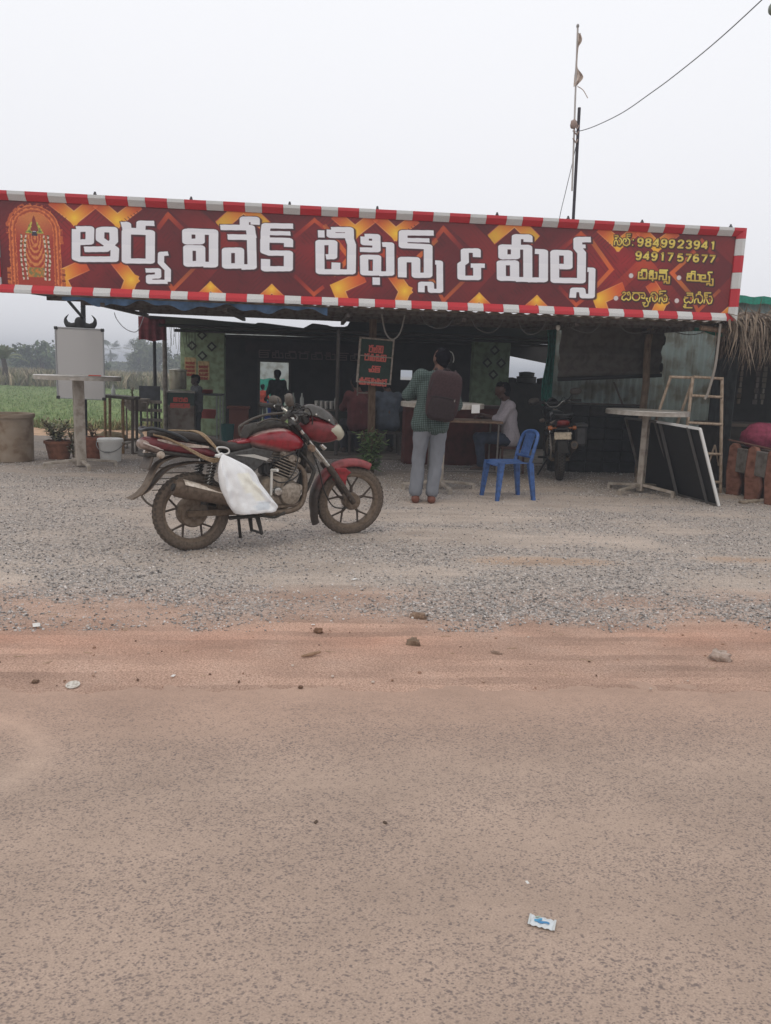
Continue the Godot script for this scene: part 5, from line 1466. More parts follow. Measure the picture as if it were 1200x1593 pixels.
func litter():
	rng.seed = 31
	var rock := func(label: String, at: Vector3, s: Vector3, hex: String, sd: int):
		var b := Mb.new(); b.blob(Vector3(0, s.y * 0.55, 0), s, 0.75, Basis.IDENTITY, 14, 10, 0.7, sd)
		var o := obj("stone", b, M(hex, 0.9, "grime2", 4.0, 0.0, 0.6)); o.position = at; o.rotation.y = sd; tag(o, label, "stone")
	rock.call("brown chunky stone lying in the red earth near the middle", Vector3(.515, 0.008, -3.74), Vector3(.034, .026, .026), "94806f", 3)
	rock.call("pale pinkish stone lying at the right end of the red earth strip", Vector3(2.06, 0.008, -3.55), Vector3(.05, .03, .035), "cabab2", 6)
	rock.call("flat brown stone at the border between gravel and red earth", Vector3(.6, 0.008, -4.2), Vector3(.05, .018, .03), "a08876", 9)
	rock.call("small dark clod on the red earth below the stick", Vector3(-.05, 0.004, -3.22), Vector3(.011, .006, .008), "8c7262", 12)
	rock.call("small stone on the red earth left of the pale pinkish stone", Vector3(.92, 0.008, -3.62), Vector3(.03, .01, .016), "b0988a", 15)
	rock.call("dark clod on the red earth above the stick", Vector3(.03, 0.008, -3.95), Vector3(.024, .014, .018), "94745f", 18)
	rock.call("tiny stone just left of the disc of paper", Vector3(-1.2, 0.004, -3.28), Vector3(.014, .009, .011), "8c7464", 19)
	rock.call("dark clod on the dusty road, left of the middle", Vector3(0.02, 0.0, -2.19), Vector3(.009, .003, .005), "77675c", 20)
	rock.call("dark clod on the dusty road, right of the middle", Vector3(.235, 0.0, -2.18), Vector3(.008, .003, .005), "77675c", 21)
	# pebbles and clods on the earth strip: too many and small to tell apart
	var bb := Mb.new()
	for i in 1000:
		var s := 0.0016 + 0.0062 * pow(rng.randf(), 6.0)
		bb.col = Color(["8c6c58", "9c7c68", "b09888", "a88c7a", "6c5648", "c4b4a8", "b08c78"][rng.randi() % 6]).srgb_to_linear()
		bb.blob(Vector3(rng.randf_range(-3.2, 4.2), 0.009 + s * 0.3, -3.18 - 1.15 * rng.randf()), Vector3(s * 1.3, s * 0.8, s), 0.8, Basis(Vector3.UP, rng.randf() * 3.0), 6, 4, 0.4, i)
	tag(obj("pebbles", bb, M("ffffff", 0.9)), "small pebbles and clods strewn over the red earth strip", "pebbles", "", "stuff")
	var b := Mb.new()
	b.tube(spl([Vector3(-.045, .014, .012), Vector3(0, .02, 0), Vector3(.05, .026, -.02)], 4), [.004, .006, .007, .008, .009, .009, .008, .007, .004], 7)
	var o: Node3D = obj("wood_stick", b, M("a58a74", 0.9, "grime2", 8.0)); o.position = Vector3(-.01, 0.006, -3.57); tag(o, "short broken stick lying on the red earth", "stick")
	b = Mb.new(); b.lathe([Vector2(0, .004), Vector2(.034, .005), Vector2(.04, .008), Vector2(.041, .005), Vector2(.034, .001), Vector2(0, .0)], 22)
	o = obj("paper_disc", b, M("d6d2cc", 0.6, "grime", 6.0)); o.position = Vector3(-1.03, 0.006, -3.245); o.scale = Vector3.ONE * .74; o.rotation = Vector3(0.15, 0.3, 0.08); tag(o, "white paper lid lying at the road's edge on the left", "paper")
	# torn sachet on the road
	o = thing("sachet", "small white and blue torn sachet lying on the dusty road", "wrapper", Vector3(.6, 0.004, -1.715), -0.42)
	o.scale = Vector3(.72, 1.0, 1.0)
	b = Mb.new()
	b.grid(16, 8, func(u, v): return Vector3(lerpf(-.042, .042, u), 0.002 + 0.009 * sin(u * PI) * sin(v * PI) + 0.0016 * sin(u * 25.0 + v * 7.0), lerpf(-.019, .019, v)), true, 0.0012)
	obj("foil", b, M("d2d8dc", 0.35), o)
	for k in 3:
		b = Mb.new()
		b.grid(10, 2, func(u, v):
			var uu := lerpf([.18, .3, .2][k], [.5, .82, .42][k], u); var vv := lerpf([.56, .66, .25][k], [.72, .8, .4][k], v) + 0.06 * sin(u * 5.0)
			return Vector3(lerpf(-.042, .042, uu), 0.0045 + 0.009 * sin(uu * PI) * sin(vv * PI), lerpf(-.019, .019, vv)), true, 0.0006)
		obj("print", b, M(["4a94bc", "3f7fb0", "9fb4a4"][k], 0.4), o)
	for s in [-1, 1]:
		b = Mb.new(); b.box(Vector3(s * 0.044, 0.003, 0), Vector3(.007, .0016, .040)); obj("crimped_edge", b, M("c4c8c8", 0.4), o)
	var scraps := [[-1.45, -4.02, .03, "bright paper scrap at the left end of the gravel's edge"], [-.62, -3.33, .012, "tiny white scrap upright on the road's edge right of the paper lid"], [.27, -5.0, .022, "white paper scrap on the gravel in front of the motorcycle's front wheel"], [.0, -4.05, .01, "tiny white scrap on the red earth above the stick"], [2.35, -3.1, .014, "tiny pale scrap at the right end of the road's edge"], [.6, -1.86, .006, "white speck on the road right above the sachet"], [-3.47, -11.05, .03, "white scrap on the ground right of the concrete drum"], [1.47, -9.35, .03, "white scrap under the backpack man's table"], [4.55, -11.1, .04, "white scrap at the foot of the crooked post"], [1.9, -11.0, .035, "white scrap under the dining table"]]
	for s in scraps:
		b = Mb.new(); b.grid(4, 3, func(u, v): return Vector3((u - .5) * 2.0 * s[2], 0.004 + s[2] * 0.25 * sin(u * 3.0) * sin(v * 3.0), (v - .5) * s[2] * 1.2), true, 0.0008)
		o = obj("paper_scrap", b, M("d8d6d2", 0.7)); o.position = Vector3(s[0], 0.012, s[1]); o.rotation.y = s[0] * 3.0; tag(o, s[3], "paper scrap", "paper scraps on the ground")
	b = Mb.new()
	for i in 26:
		var p := Vector3(rng.randf_range(-1.6, 2.6), 0.014, rng.randf_range(-3.3, -4.3))
		var d := Vector3(rng.randf_range(-1, 1), 0.05, rng.randf_range(-.5, .5)).normalized() * rng.randf_range(0.02, 0.07)
		b.tube([p, p + d], 0.0016, 4)
	tag(obj("straws", b, M("b09a80", 0.9)), "thin dry straws and twigs scattered on the red earth", "straw", "", "stuff")
	# street lamp whose end just shows at the right edge
	o = thing("street_lamp", "small lamp head just showing at the upper right edge", "street lamp", Vector3(4.75, 0, -6.5))
	b = Mb.new(); b.tube([Vector3.ZERO, Vector3(0, 4.9, 0)], [.06, .045], 10); obj("pole", b, M("8a8884", 0.6, "rust"), o)
	b = Mb.new(); b.tube(spl([Vector3(0, 4.7, 0), Vector3(-.4, 4.72, -.03), Vector3(-1.0, 4.46, -.1)], 6), 0.02, 8); obj("arm", b, M("8a8884", 0.6), o)
	b = Mb.new(); b.blob(Vector3(-1.09, 4.41, -.1), Vector3(.06, .05, .05), 0.8); obj("lamp_head", b, M("7c8478", 0.5), o)

const WIRE := [Vector3(3.40, 4.72, -11.0), Vector3(3.52, 4.73, -10.99), Vector3(3.55, 4.64, -10.43), Vector3(3.59, 4.56, -9.66), Vector3(3.63, 4.55, -9.01), Vector3(3.66, 4.55, -8.45), Vector3(3.71, 4.59, -7.62), Vector3(3.76, 4.69, -6.62), Vector3(3.84, 4.9, -4.5)]
const WIRE2 := [Vector3(3.46, 4.52, -11.0), Vector3(3.42, 4.26, -11.0), Vector3(3.36, 3.92, -11.0), Vector3(3.30, 3.55, -11.0), Vector3(3.28, 3.0, -11.0)]

func ring_sec(x: float, yb: float, yt: float, hw: float, e := 0.75, n := 20) -> PackedVector3Array:
	var r := PackedVector3Array()
	for k in n:
		var a := TAU * k / n
		r.append(Vector3(x, (yb + yt) / 2 + (yt - yb) / 2 * signf(sin(a)) * pow(absf(sin(a)), e), hw * signf(cos(a)) * pow(absf(cos(a)), e)))
	return r

func secs(list: Array, e := 0.75, n := 20, per := 3) -> Array:
	# smooth run of cross sections from [x, bottom, top, half width]
	var v := []
	for s in list: v.append(Vector4(s[0], s[1], s[2], s[3]))
	var o := []
	for s in spl(v, per): o.append(ring_sec(s.x, s.y, s.z, s.w, e, n))
	return o

func bike_wheel(o: Node3D, called: String, at: Vector3, R: float, wid: float, f: Transform3D, dust: Array, drum: float):
	var X := Basis(Vector3.RIGHT, PI / 2)    # a lathe's axis along z
	var b := Mb.new()
	b.lathe([Vector2(.0, -.055), Vector2(.045, -.055), Vector2(.055, -.04), Vector2(.06, 0), Vector2(.055, .04), Vector2(.045, .055), Vector2(0, .055)], 20, Vector3.ZERO, X)
	for k in 5:
		var a := PI / 2 + TAU * k / 5
		var d := Vector3(cos(a), sin(a), 0)
		b.tube([d * 0.05, d * 0.125], [.017, .012], 6)
		for s in [-1.0, 1.0]:
			var e := Vector3(cos(a + s * .26), sin(a + s * .26), 0) * (R - .085)
			b.tube([d * 0.115, e], [.0095, .0075], 6)
	var w := obj(called, b, dust[1], o)
	w.transform = f * Transform3D(Basis.IDENTITY, at)
	b = Mb.new()
	b.lathe([Vector2(R - .088, -.03), Vector2(R - .08, -.034), Vector2(R - .062, -.036), Vector2(R - .055, -.03), Vector2(R - .055, .03), Vector2(R - .062, .036), Vector2(R - .08, .034), Vector2(R - .088, .03), Vector2(R - .095, 0)], 48, Vector3.ZERO, X, true)
	obj("rim", b, dust[2], w)
	b = Mb.new()
	var pr := []
	for k in 14:
		var a := TAU * k / 14
		pr.append(Vector2(R - .042 + .042 * cos(a), wid * sin(a)))
	b.lathe(pr, 56, Vector3.ZERO, X, true)
	obj("tyre", b, dust[0], w)
	b = Mb.new()
	for k in 44:
		for s in [-1.0, 0.0, 1.0]:
			var a := TAU * (k + (0.5 if s == 0.0 else 0.0)) / 44
			b.box(Vector3(cos(a), sin(a), 0) * (R - .001 - .010 * absf(s)) + Vector3(0, 0, s * wid * .62), Vector3(.005, .022, wid * .5), Basis(Vector3.BACK, a) * Basis(Vector3.UP, -s * .45))
	obj("tread", b, dust[3], w)
	if drum > 0.0:
		b = Mb.new()
		b.lathe([Vector2(0, -.05), Vector2(drum * .94, -.05), Vector2(drum, -.03), Vector2(drum, .04), Vector2(drum * .9, .062), Vector2(drum * .4, .066), Vector2(.05, .085), Vector2(0, .085)], 32, Vector3.ZERO, X)
		obj("brake_drum", b, dust[2], w)
	return w

func make_bike(called: String, label: String, paint: Material, second: bool) -> Node3D:
	var o := thing(called, label, "motorcycle")
	var dust := [M("665a50" if not second else "4a443e", 0.92, "grime", 5.0), M("50453d", 0.75, "grime", 5.0), M("77695c" if not second else "4c443c", 0.85, "grime2", 4.0), M("4a4138" if not second else "2c2926", 0.95)]
	var black := M("37332f" if not second else "1d1d1e", 0.6, "grime2", 4.0)
	var dark := M("2b2928", 0.5, "grime", 4.0)
	var alloy := M("a39a90", 0.55, "grime2", 5.0, 0.45)
	var chrome := M("c9c9c6", 0.22, "grime", 5.0, 0.85)
	var brown := M("665748", 0.85, "grime2", 4.0)
	var b: Mb
	var I := Transform3D.IDENTITY
	# steering: the front is turned towards the camera about the head axis
	var p0 := Vector3(.86, .91, 0); var ax := (p0 - Vector3(1.34, .30, 0)).normalized()
	var sb := Basis(ax, deg_to_rad(-14.0 if not second else 6.0))
	var F := Transform3D(sb, p0 - sb * p0)
	bike_wheel(o, "rear_wheel", Vector3(0, .298, 0), .298, .046, I, dust, .115)
	bike_wheel(o, "front_wheel", Vector3(1.395, .30, 0), .302, .04, F, dust, .075)
	# swing arm, shocks
	for s in [-1.0, 1.0]:
		b = Mb.new(); b.tube([Vector3(-.07, .298, s * .1), Vector3(.42, .285, s * .1)], .022, 4, true, true); obj("swing_arm", b, brown, o)
		b = Mb.new(); b.tube([Vector3(.135, .70, s * .125), Vector3(.06, .40, s * .125)], .014, 8)
		var sh := obj("shock_absorber", b, chrome, o)
		b = Mb.new()
		var hp := []
		for k in 100: hp.append(Vector3(lerpf(.128, .075, k / 99.0), lerpf(.67, .46, k / 99.0), s * .125) + Vector3(cos(k * .565) * .03, 0.004 * cos(k * .565), sin(k * .565) * .03))
		b.tube(hp, .0075, 5)
		obj("spring", b, M("4a4540", 0.5, "", 1.0, 0.4), sh)
		b = Mb.new(); b.tube([Vector3(.07, .46, s * .125), Vector3(.052, .36, s * .125)], .026, 8); obj("damper_foot", b, black, sh)
	# frame
	b = Mb.new()
	b.tube(spl([Vector3(.86, .88, 0), Vector3(.92, .66, 0), Vector3(.93, .5, 0), Vector3(.88, .34, 0), Vector3(.74, .27, 0)], 5), .021, 8)
	for s in [-1.0, 1.0]:
		b.tube(spl([Vector3(.85, .86, 0), Vector3(.5, .74, s * .06), Vector3(.2, .70, s * .1), Vector3(-.25, .76, s * .09)], 5), .016, 6)
		b.tube(spl([Vector3(.45, .72, s * .09), Vector3(.4, .5, s * .1), Vector3(.42, .28, s * .11), Vector3(.75, .26, s * .09)], 5), .016, 6)
	b.tube([Vector3(.25, .245, .12), Vector3(.72, .245, .11)], .016, 6)
	obj("frame", b, black, o)
	b = Mb.new()
	b.tube(spl([Vector3(.91, .72, .03), Vector3(.99, .60, .09), Vector3(.985, .54, .1), Vector3(.92, .40, .09), Vector3(.87, .33, .05)], 5), .016, 7)
	b.tube(spl([Vector3(.91, .72, -.03), Vector3(.99, .60, -.09), Vector3(.985, .54, -.1), Vector3(.92, .40, -.09), Vector3(.87, .33, -.05)], 5), .016, 7)
	b.box(Vector3(.965, .605, .06), Vector3(.09, .03, .03), Basis(Vector3.BACK, 0.7), .006)
	obj("crash_guard", b, black, o)
	# engine
	b = Mb.new()
	b.loft(secs([[.50, .34, .46, .06], [.55, .29, .53, .11], [.64, .265, .565, .125], [.76, .27, .54, .125], [.85, .31, .49, .1], [.89, .35, .45, .05]], .6, 24, 3))
	var en := obj("engine", b, M("958a7e", 0.55, "grime2", 4.0, 0.35), o)
	var X := Basis(Vector3.RIGHT, PI / 2)
	b = Mb.new(); b.lathe([Vector2(0, .17), Vector2(.05, .17), Vector2(.085, .155), Vector2(.098, .13), Vector2(.1, .1)], 28, Vector3(.76, .405, 0), X); obj("clutch_cover", b, alloy, en)
	b = Mb.new(); b.lathe([Vector2(0, .168), Vector2(.03, .166), Vector2(.04, .15), Vector2(.045, .1)], 20, Vector3(.645, .43, 0), X); obj("crank_cap", b, chrome, en)
	b = Mb.new(); b.lathe([Vector2(0, .155), Vector2(.035, .15), Vector2(.05, .1)], 18, Vector3(.585, .36, 0), X); b.lathe([Vector2(0, .15), Vector2(.025, .148), Vector2(.03, .1)], 14, Vector3(.84, .45, 0), X); obj("side_cover", b, alloy, en)
	for k in 7:
		b = Mb.new()
		var p := Vector3(.72, .535, 0).lerp(Vector3(.775, .665, 0), k / 6.0)
		b.box(p, Vector3(.20 - .012 * absf(k - 3), .0085, .20), Basis(Vector3.BACK, -.40), .003)
		obj("cooling_fin", b, alloy, en)
	b = Mb.new(); b.box(Vector3(.745, .60, 0), Vector3(.13, .17, .13), Basis(Vector3.BACK, -.40), .01); obj("cylinder", b, dark, en)
	b = Mb.new(); b.box(Vector3(.80, .692, 0), Vector3(.19, .05, .17), Basis(Vector3.BACK, -.40), .014); b.lathe([Vector2(0, .1), Vector2(.03, .1), Vector2(.034, .08)], 14, Vector3(.8, .68, 0), X); obj("cylinder_head", b, alloy, en)
	b = Mb.new(); b.box(Vector3(.60, .60, .02), Vector3(.09, .09, .1), Basis.IDENTITY, .016); b.tube([Vector3(.60, .60, .02), Vector3(.70, .63, .02)], .028, 8); b.tube([Vector3(.60, .54, .05), Vector3(.60, .65, .06)], .022, 8); obj("carburettor", b, dark, en)
	b = Mb.new(); b.tube(spl([Vector3(.60, .64, .08), Vector3(.72, .70, .13), Vector3(.84, .74, .1), Vector3(.86, .86, .05)], 5), .006, 5); b.tube(spl([Vector3(.56, .58, .1), Vector3(.66, .50, .15), Vector3(.8, .53, .15), Vector3(.9, .6, .08)], 5), .006, 5); b.tube(spl([Vector3(.7, .47, .15), Vector3(.82, .60, .12), Vector3(.88, .8, .08)], 5), .005, 5); obj("hoses", b, dark, en)
	b = Mb.new(); b.tube([Vector3(.58, .405, .165), Vector3(.582, .60, .185)], .011, 8); b.tube([Vector3(.582, .60, .18), Vector3(.60, .605, .25)], .013, 8); obj("kick_lever", b, M("d6d4ce", 0.35, "", 1.0, 0.3), en)
	# exhaust
	b = Mb.new(); b.tube(spl([Vector3(.80, .66, .05), Vector3(.90, .58, .09), Vector3(.905, .45, .115), Vector3(.87, .33, .13), Vector3(.79, .275, .14), Vector3(.62, .262, .15), Vector3(.48, .275, .155), Vector3(.36, .33, .165)], 5), .022, 10); b.tube(spl([Vector3(.90, .36, .1), Vector3(.82, .315, .125), Vector3(.62, .30, .13)], 5), .016, 8)
	var ex := obj("exhaust_pipe", b, M("75675a", 0.6, "grime2", 5.0, 0.35), o)
	var rings := []
	for s in [[.42, .295, .026, .026], [.36, .335, .034, .032], [.26, .395, .055, .048], [.1, .44, .062, .052], [-.1, .485, .066, .054], [-.165, .502, .064, .054], [-.185, .506, .05, .045]]:
		var r := PackedVector3Array()
		for k in 18:
			var a := TAU * k / 18
			r.append(Vector3(s[0] + sin(a) * .018, s[1] + sin(a) * s[2], .172 + cos(a) * s[3]))
		rings.append(r)
	b = Mb.new(); b.loft(rings)
	var mu := obj("muffler", b, M("6a5c50", 0.65, "grime2", 4.0, 0.25), o)
	b = Mb.new(); b.tube([Vector3(-.184, .507, .172), Vector3(-.2, .511, .172)], .028, 12); obj("muffler_tip", b, dark, mu)
	b = Mb.new()
	b.grid(14, 4, func(u, v):
		var a := lerpf(.5, 1.45, v)
		var s := lerpf(-.12, .3, u)
		var cy := lerpf(.49, .38, (s + .12) / .42); var rr := lerpf(.073, .054, clampf((s + .12) / .42, 0, 1))
		return Vector3(s, cy + sin(a) * rr, .172 + cos(a) * rr * .86), false, 0.003)
	obj("heat_shield", b, M("dcd4ca", 0.35, "grime2", 4.0, 0.35), mu)
	# tank
	b = Mb.new()
	var tr := secs([[.435, .80, .845, .04], [.47, .775, .882, .095], [.56, .748, .925, .125], [.68, .728, .938, .135], [.78, .720, .918, .13], [.87, .735, .87, .108], [.93, .765, .825, .06], [.942, .78, .80, .02]], .8, 56, 7)
	var cl := []
	for r in tr:
		var c := []
		for p in r:
			var k := clampf((.825 - p.y - (p.x - .47) * .24) * 34.0, 0.0, 1.0)
			var k2 := clampf(1.5 - absf(p.y - .87 - .045 * sin((p.x - .44) * 6.0)) / .014, 0.0, 1.0) * (1.0 if p.x < .74 else .4)
			var w := Color("9c1a28").srgb_to_linear().lerp(Color("9a928e").srgb_to_linear(), k * 0.85)
			c.append(w.lerp(Color("d4c4c0").srgb_to_linear(), k2 * .8) if not second else Color("1c1c20").srgb_to_linear())
		cl.append(c)
	b.loft(tr, true, false, cl)
	var tkm: StandardMaterial3D = paint.duplicate()
	tkm.albedo_color = Color.WHITE
	var tk := obj("fuel_tank", b, tkm, o)
	b = Mb.new(); b.lathe([Vector2(.0, .03), Vector2(.03, .03), Vector2(.038, .02), Vector2(.04, 0)], 18, Vector3(.76, .925, 0), Basis(Vector3.BACK, -.15)); obj("filler_cap", b, chrome, tk)
	# seat, tail
	b = Mb.new(); b.loft(secs([[-.30, .87, .90, .05], [-.26, .86, .915, .09], [-.14, .845, .908, .115], [0, .83, .898, .12], [.12, .80, .875, .12], [.22, .765, .835, .12], [.32, .745, .815, .12], [.42, .75, .822, .10], [.475, .77, .825, .06]], .55, 24, 3))
	var seat := obj("seat", b, M("3c3734" if not second else "222123", 0.75, "grime2", 4.0, 0.0, 0.1), o)
	b = Mb.new(); b.loft(secs([[.34, .80, .825, .10], [.40, .80, .838, .105], [.47, .80, .848, .07]], .6, 18, 3)); obj("seat_nose", b, paint, seat)
	b = Mb.new(); b.loft(secs([[-.375, .80, .845, .03], [-.33, .775, .868, .075], [-.2, .752, .865, .105], [-.06, .728, .835, .12], [.06, .712, .80, .125], [.14, .70, .765, .12], [.17, .71, .75, .10]], .7, 24, 3)); obj("tail_panel", b, M("702830", 0.4, "grime2", 3.0) if not second else paint, o)
	for s in [-1.0, 1.0]:
		b = Mb.new()
		b.grid(14, 2, func(u, v): return Vector3(lerpf(-.27, .1, u), lerpf(.855, .795, u) - v * lerpf(.012, .03, sin(u * PI)) , s * (lerpf(.092, .128, u) + .004 - v * -.004)), s < 0.0, 0.0)
		obj("tail_stripe", b, M("b9aca4", 0.5, "grime2", 4.0), o)
		b = Mb.new(); b.prism([Vector2(.22, .735), Vector2(.46, .775), Vector2(.63, .745), Vector2(.60, .70), Vector2(.47, .60), Vector2(.40, .58), Vector2(.26, .68)], .035, Transform3D(Basis.IDENTITY, Vector3(0, 0, s * .118)), .010)
		var sp := obj("side_panel", b, M("4a4a4a" if not second else "222223", 0.5, "grime2", 4.0, 0.15), o)
		b = Mb.new(); b.prism([Vector2(.30, .725), Vector2(.46, .725), Vector2(.58, .69), Vector2(.56, .672), Vector2(.45, .70)], .004, Transform3D(Basis.IDENTITY, Vector3(0, 0, s * .138)), 0.0); obj("stripe", b, M("bdbab4", 0.4, "", 1.0, 0.3), sp)
	b = Mb.new()
	for s in [-1.0, 1.0]: b.tube(spl([Vector3(-.06, .835, s * .125), Vector3(-.13, .875, s * .14), Vector3(-.22, .908, s * .135), Vector3(-.31, .93, s * .115), Vector3(-.345, .922, s * .07), Vector3(-.35, .915, 0)], 5), [.01] .slice(0, 0) if false else .0135, 8)
	obj("grab_rail", b, M("33373b", 0.35, "grime", 4.0, 0.3), o)
	# lamps and fender at the back
	b = Mb.new(); b.loft(secs([[-.385, .80, .835, .035], [-.37, .785, .85, .06], [-.33, .77, .855, .078], [-.27, .745, .84, .08], [-.22, .75, .80, .07]], .7, 18, 3)); var tl := obj("tail_lamp", b, M("9c8c86" if not second else "7c1d1c", 0.3, "grime2", 5.0), o)
	for k in 3:
		b = Mb.new(); b.tube(spl([Vector3(-.365 + k * .035, .828 - k * .012, .072), Vector3(-.30 + k * .03, .80 - k * .014, .085), Vector3(-.235 + k * .01, .785 - k * .012, .084)], 4), .006, 5); obj("lens_rib", b, M("c0b6ae" if not second else "a02a26", 0.3), tl)
	var fo := []
	for p in spl([Vector2(-.10, .73), Vector2(-.17, .715), Vector2(-.25, .675), Vector2(-.29, .62), Vector2(-.345, .52), Vector2(-.40, .46), Vector2(-.47, .425)], 3): fo.append(p)
	for p in spl([Vector2(-.37, .452), Vector2(-.32, .485), Vector2(-.27, .54), Vector2(-.2, .61), Vector2(-.12, .645), Vector2(.02, .665), Vector2(.14, .66), Vector2(.16, .70)], 3): fo.append(p)
	b = Mb.new(); b.prism(fo, .14, I, .012); var rf := obj("rear_fender", b, M("74675b" if not second else "2b2928", 0.8, "grime2", 4.0), o)
	b = Mb.new(); b.box(Vector3(-.325, .68 if not second else .64, 0), Vector3(.012, .10, .22), Basis(Vector3.BACK, -.35), .003)
	obj("number_plate", b, M("5c524a" if not second else "c4b8a4", 0.6, "grime2", 4.0), rf)
	if second:
		rng.seed = 91
		strokes_part("lettering", [[Vector2(-.08, .01), Vector2(-.08, .05)], [Vector2(-.05, .01), Vector2(-.05, .05), Vector2(-.02, .05)], [Vector2(.0, .01), Vector2(.03, .05)], [Vector2(.05, .01), Vector2(.05, .05)], [Vector2(.08, .05), Vector2(.08, .01)]], .005, .009, .002, M("3a3430", 0.7), rf, Transform3D(Basis(Vector3.UP, -PI / 2) * Basis(Vector3.RIGHT, -.35), Vector3(-.325, .61, 0)))
	b = Mb.new(); b.box(Vector3(-.32, .735, 0), Vector3(.09, .022, .16), Basis.IDENTITY, .004); obj("plate_bracket", b, black, rf)
	for s in [-1.0, 1.0]:
		b = Mb.new(); b.tube([Vector3(-.26, .74, s * .07), Vector3(-.265, .742, s * .13)], .011, 6); b.lathe([Vector2(0, .13), Vector2(.024, .135), Vector2(.028, .16), Vector2(.022, .18), Vector2(0, .187)] if s > 0 else [Vector2(0, -.13), Vector2(.03, -.135), Vector2(.034, -.165), Vector2(.028, -.19), Vector2(0, -.197)], 16, Vector3(-.268, .742, 0), Basis(Vector3.RIGHT, PI / 2)); obj("indicator", b, M("b4a89c" if not second else "a8602c", 0.35, "grime", 5.0), o)
	# guard wires and hugger on the far side
	b = Mb.new()
	for k in 5: b.tube([Vector3(-.25 + k * .012, .46 + k * .042, -.15), Vector3(.02, .46 + k * .042, -.15)], .0045, 5)
	b.tube(spl([Vector3(-.17, .66, -.15), Vector3(-.27, .56, -.15), Vector3(-.33, .46, -.15), Vector3(-.30, .38, -.15), Vector3(-.22, .32, -.14)], 5), .009, 6)
	obj("cloth_guard", b, M("7c746c", 0.5, "", 1.0, 0.3), o)
	b = Mb.new(); b.box(Vector3(.2, .335, -.095), Vector3(.5, .11, .03), Basis(Vector3.BACK, 0.03), .012); obj("chain_cover", b, black, o)
	# stands, pegs
	b = Mb.new(); b.tube([Vector3(.5, .25, .07), Vector3(.53, .09, .1)], [.022, .013], 8); b.tube([Vector3(.5, .25, -.07), Vector3(.53, .09, -.1)], [.022, .013], 8); b.tube([Vector3(.53, .1, .1), Vector3(.53, .1, -.1)], .01, 6); obj("centre_stand", b, black, o)
	b = Mb.new(); b.tube([Vector3(.42, .27, -.12), Vector3(.50, .01, -.26)], .013, 7); b.box(Vector3(.5, .008, -.265), Vector3(.07, .012, .05)); obj("side_stand", b, black, o)
	for s in [-1.0, 1.0]:
		b = Mb.new(); b.tube([Vector3(.48, .275, s * .13), Vector3(.47, .28, s * .26)], .017, 8); obj("foot_peg", b, black, o)
	b = Mb.new(); b.tube(spl([Vector3(.50, .25, .17), Vector3(.6, .232, .19), Vector3(.68, .27, .2)], 4), .009, 6); obj("brake_pedal", b, black, o)
	# fork, fender, lamp, bars: all turned with the steering
	for s in [-1.0, 1.0]:
		b = Mb.new(); b.tube([Vector3(.875, .945, s * .085), Vector3(1.19, .575, s * .085)], .0165, 12); var fk := obj("fork_tube", b, chrome, o); fk.transform = F
		b = Mb.new(); b.tube([Vector3(1.15, .62, s * .085), Vector3(1.17, .595, s * .085), Vector3(1.395, .30, s * .085)], [.024, .028, .023], 12)
		for k in 7: b.blob(Vector3(1.19, .57, s * .085).lerp(Vector3(1.35, .335, s * .085), k / 6.0) + Vector3(0, 0, s * .024), Vector3(.012, .008, .008), 1.0, Basis(Vector3.BACK, -.95), 8, 6)
		obj("fork_leg", b, M("4c423a", 0.6, "grime2", 5.0, 0.2), fk)
	b = Mb.new(); b.prism([Vector2(.955, .745), Vector2(1.015, .735), Vector2(1.025, .62), Vector2(.985, .55), Vector2(.945, .60)], .16, I, .015); obj("leg_shroud", b, M("6d665f" if not second else "2b2928", 0.7, "grime2", 4.0), o)
	b = Mb.new(); b.box(Vector3(.875, .945, 0), Vector3(.07, .03, .23), Basis(Vector3.BACK, -.9), .008); b.box(Vector3(.945, .86, 0), Vector3(.07, .035, .23), Basis(Vector3.BACK, -.9), .008); b.tube([Vector3(.84, .95, 0), Vector3(.93, .83, 0)], .03, 10); var tc := obj("fork_clamp", b, black, o); tc.transform = F
	b = Mb.new()
	rings = []
	for k in 25:
		var a := deg_to_rad(lerpf(212.0, 62.0, k / 24.0))
		var w := .062 * (1.0 if k > 2 else .75) * (1.0 if k < 22 else (.9 - .25 * (k - 22)))
		var r := PackedVector3Array()
		var c := Vector3(cos(a), sin(a), 0)
		var R2 := .341 + .012 * sin(k / 24.0 * PI) + (0.03 if k < 3 else 0.0) * (3 - k) / 3.0
		for e in [[-1.0, -.038], [-1.0, -.02], [-.8, .004], [-.35, .016], [0.0, .019], [.35, .016], [.8, .004], [1.0, -.02], [1.0, -.038], [.93, -.038], [.93, -.022], [.7, -.004], [0, .01], [-.7, -.004], [-.93, -.022], [-.93, -.038]]:
			r.append(Vector3(1.395, .30, 0) + c * (R2 + e[1]) + Vector3(0, 0, e[0] * w))
		rings.append(r)
	cl = []
	for k in 25:
		var c := []
		for i in 16: c.append(Color(1, 1, 1).lerp(Color(.22, 1.0, .78), clampf((13.0 - k) / 5.0, 0, 1)))
		cl.append(c)
	b.loft(rings, true, false, cl)
	var ff := obj("front_fender", b, paint if second else M("944044", 0.45, "grime2", 3.0), o); ff.transform = F
	for s in [-1.0, 1.0]:
		b = Mb.new(); b.prism([Vector2(1.20, .50), Vector2(1.22, .60), Vector2(1.31, .60), Vector2(1.36, .56), Vector2(1.325, .53), Vector2(1.315, .43)], .012, Transform3D(Basis.IDENTITY, Vector3(0, 0, s * .068)), .003); obj("fender_stay", b, paint, ff)
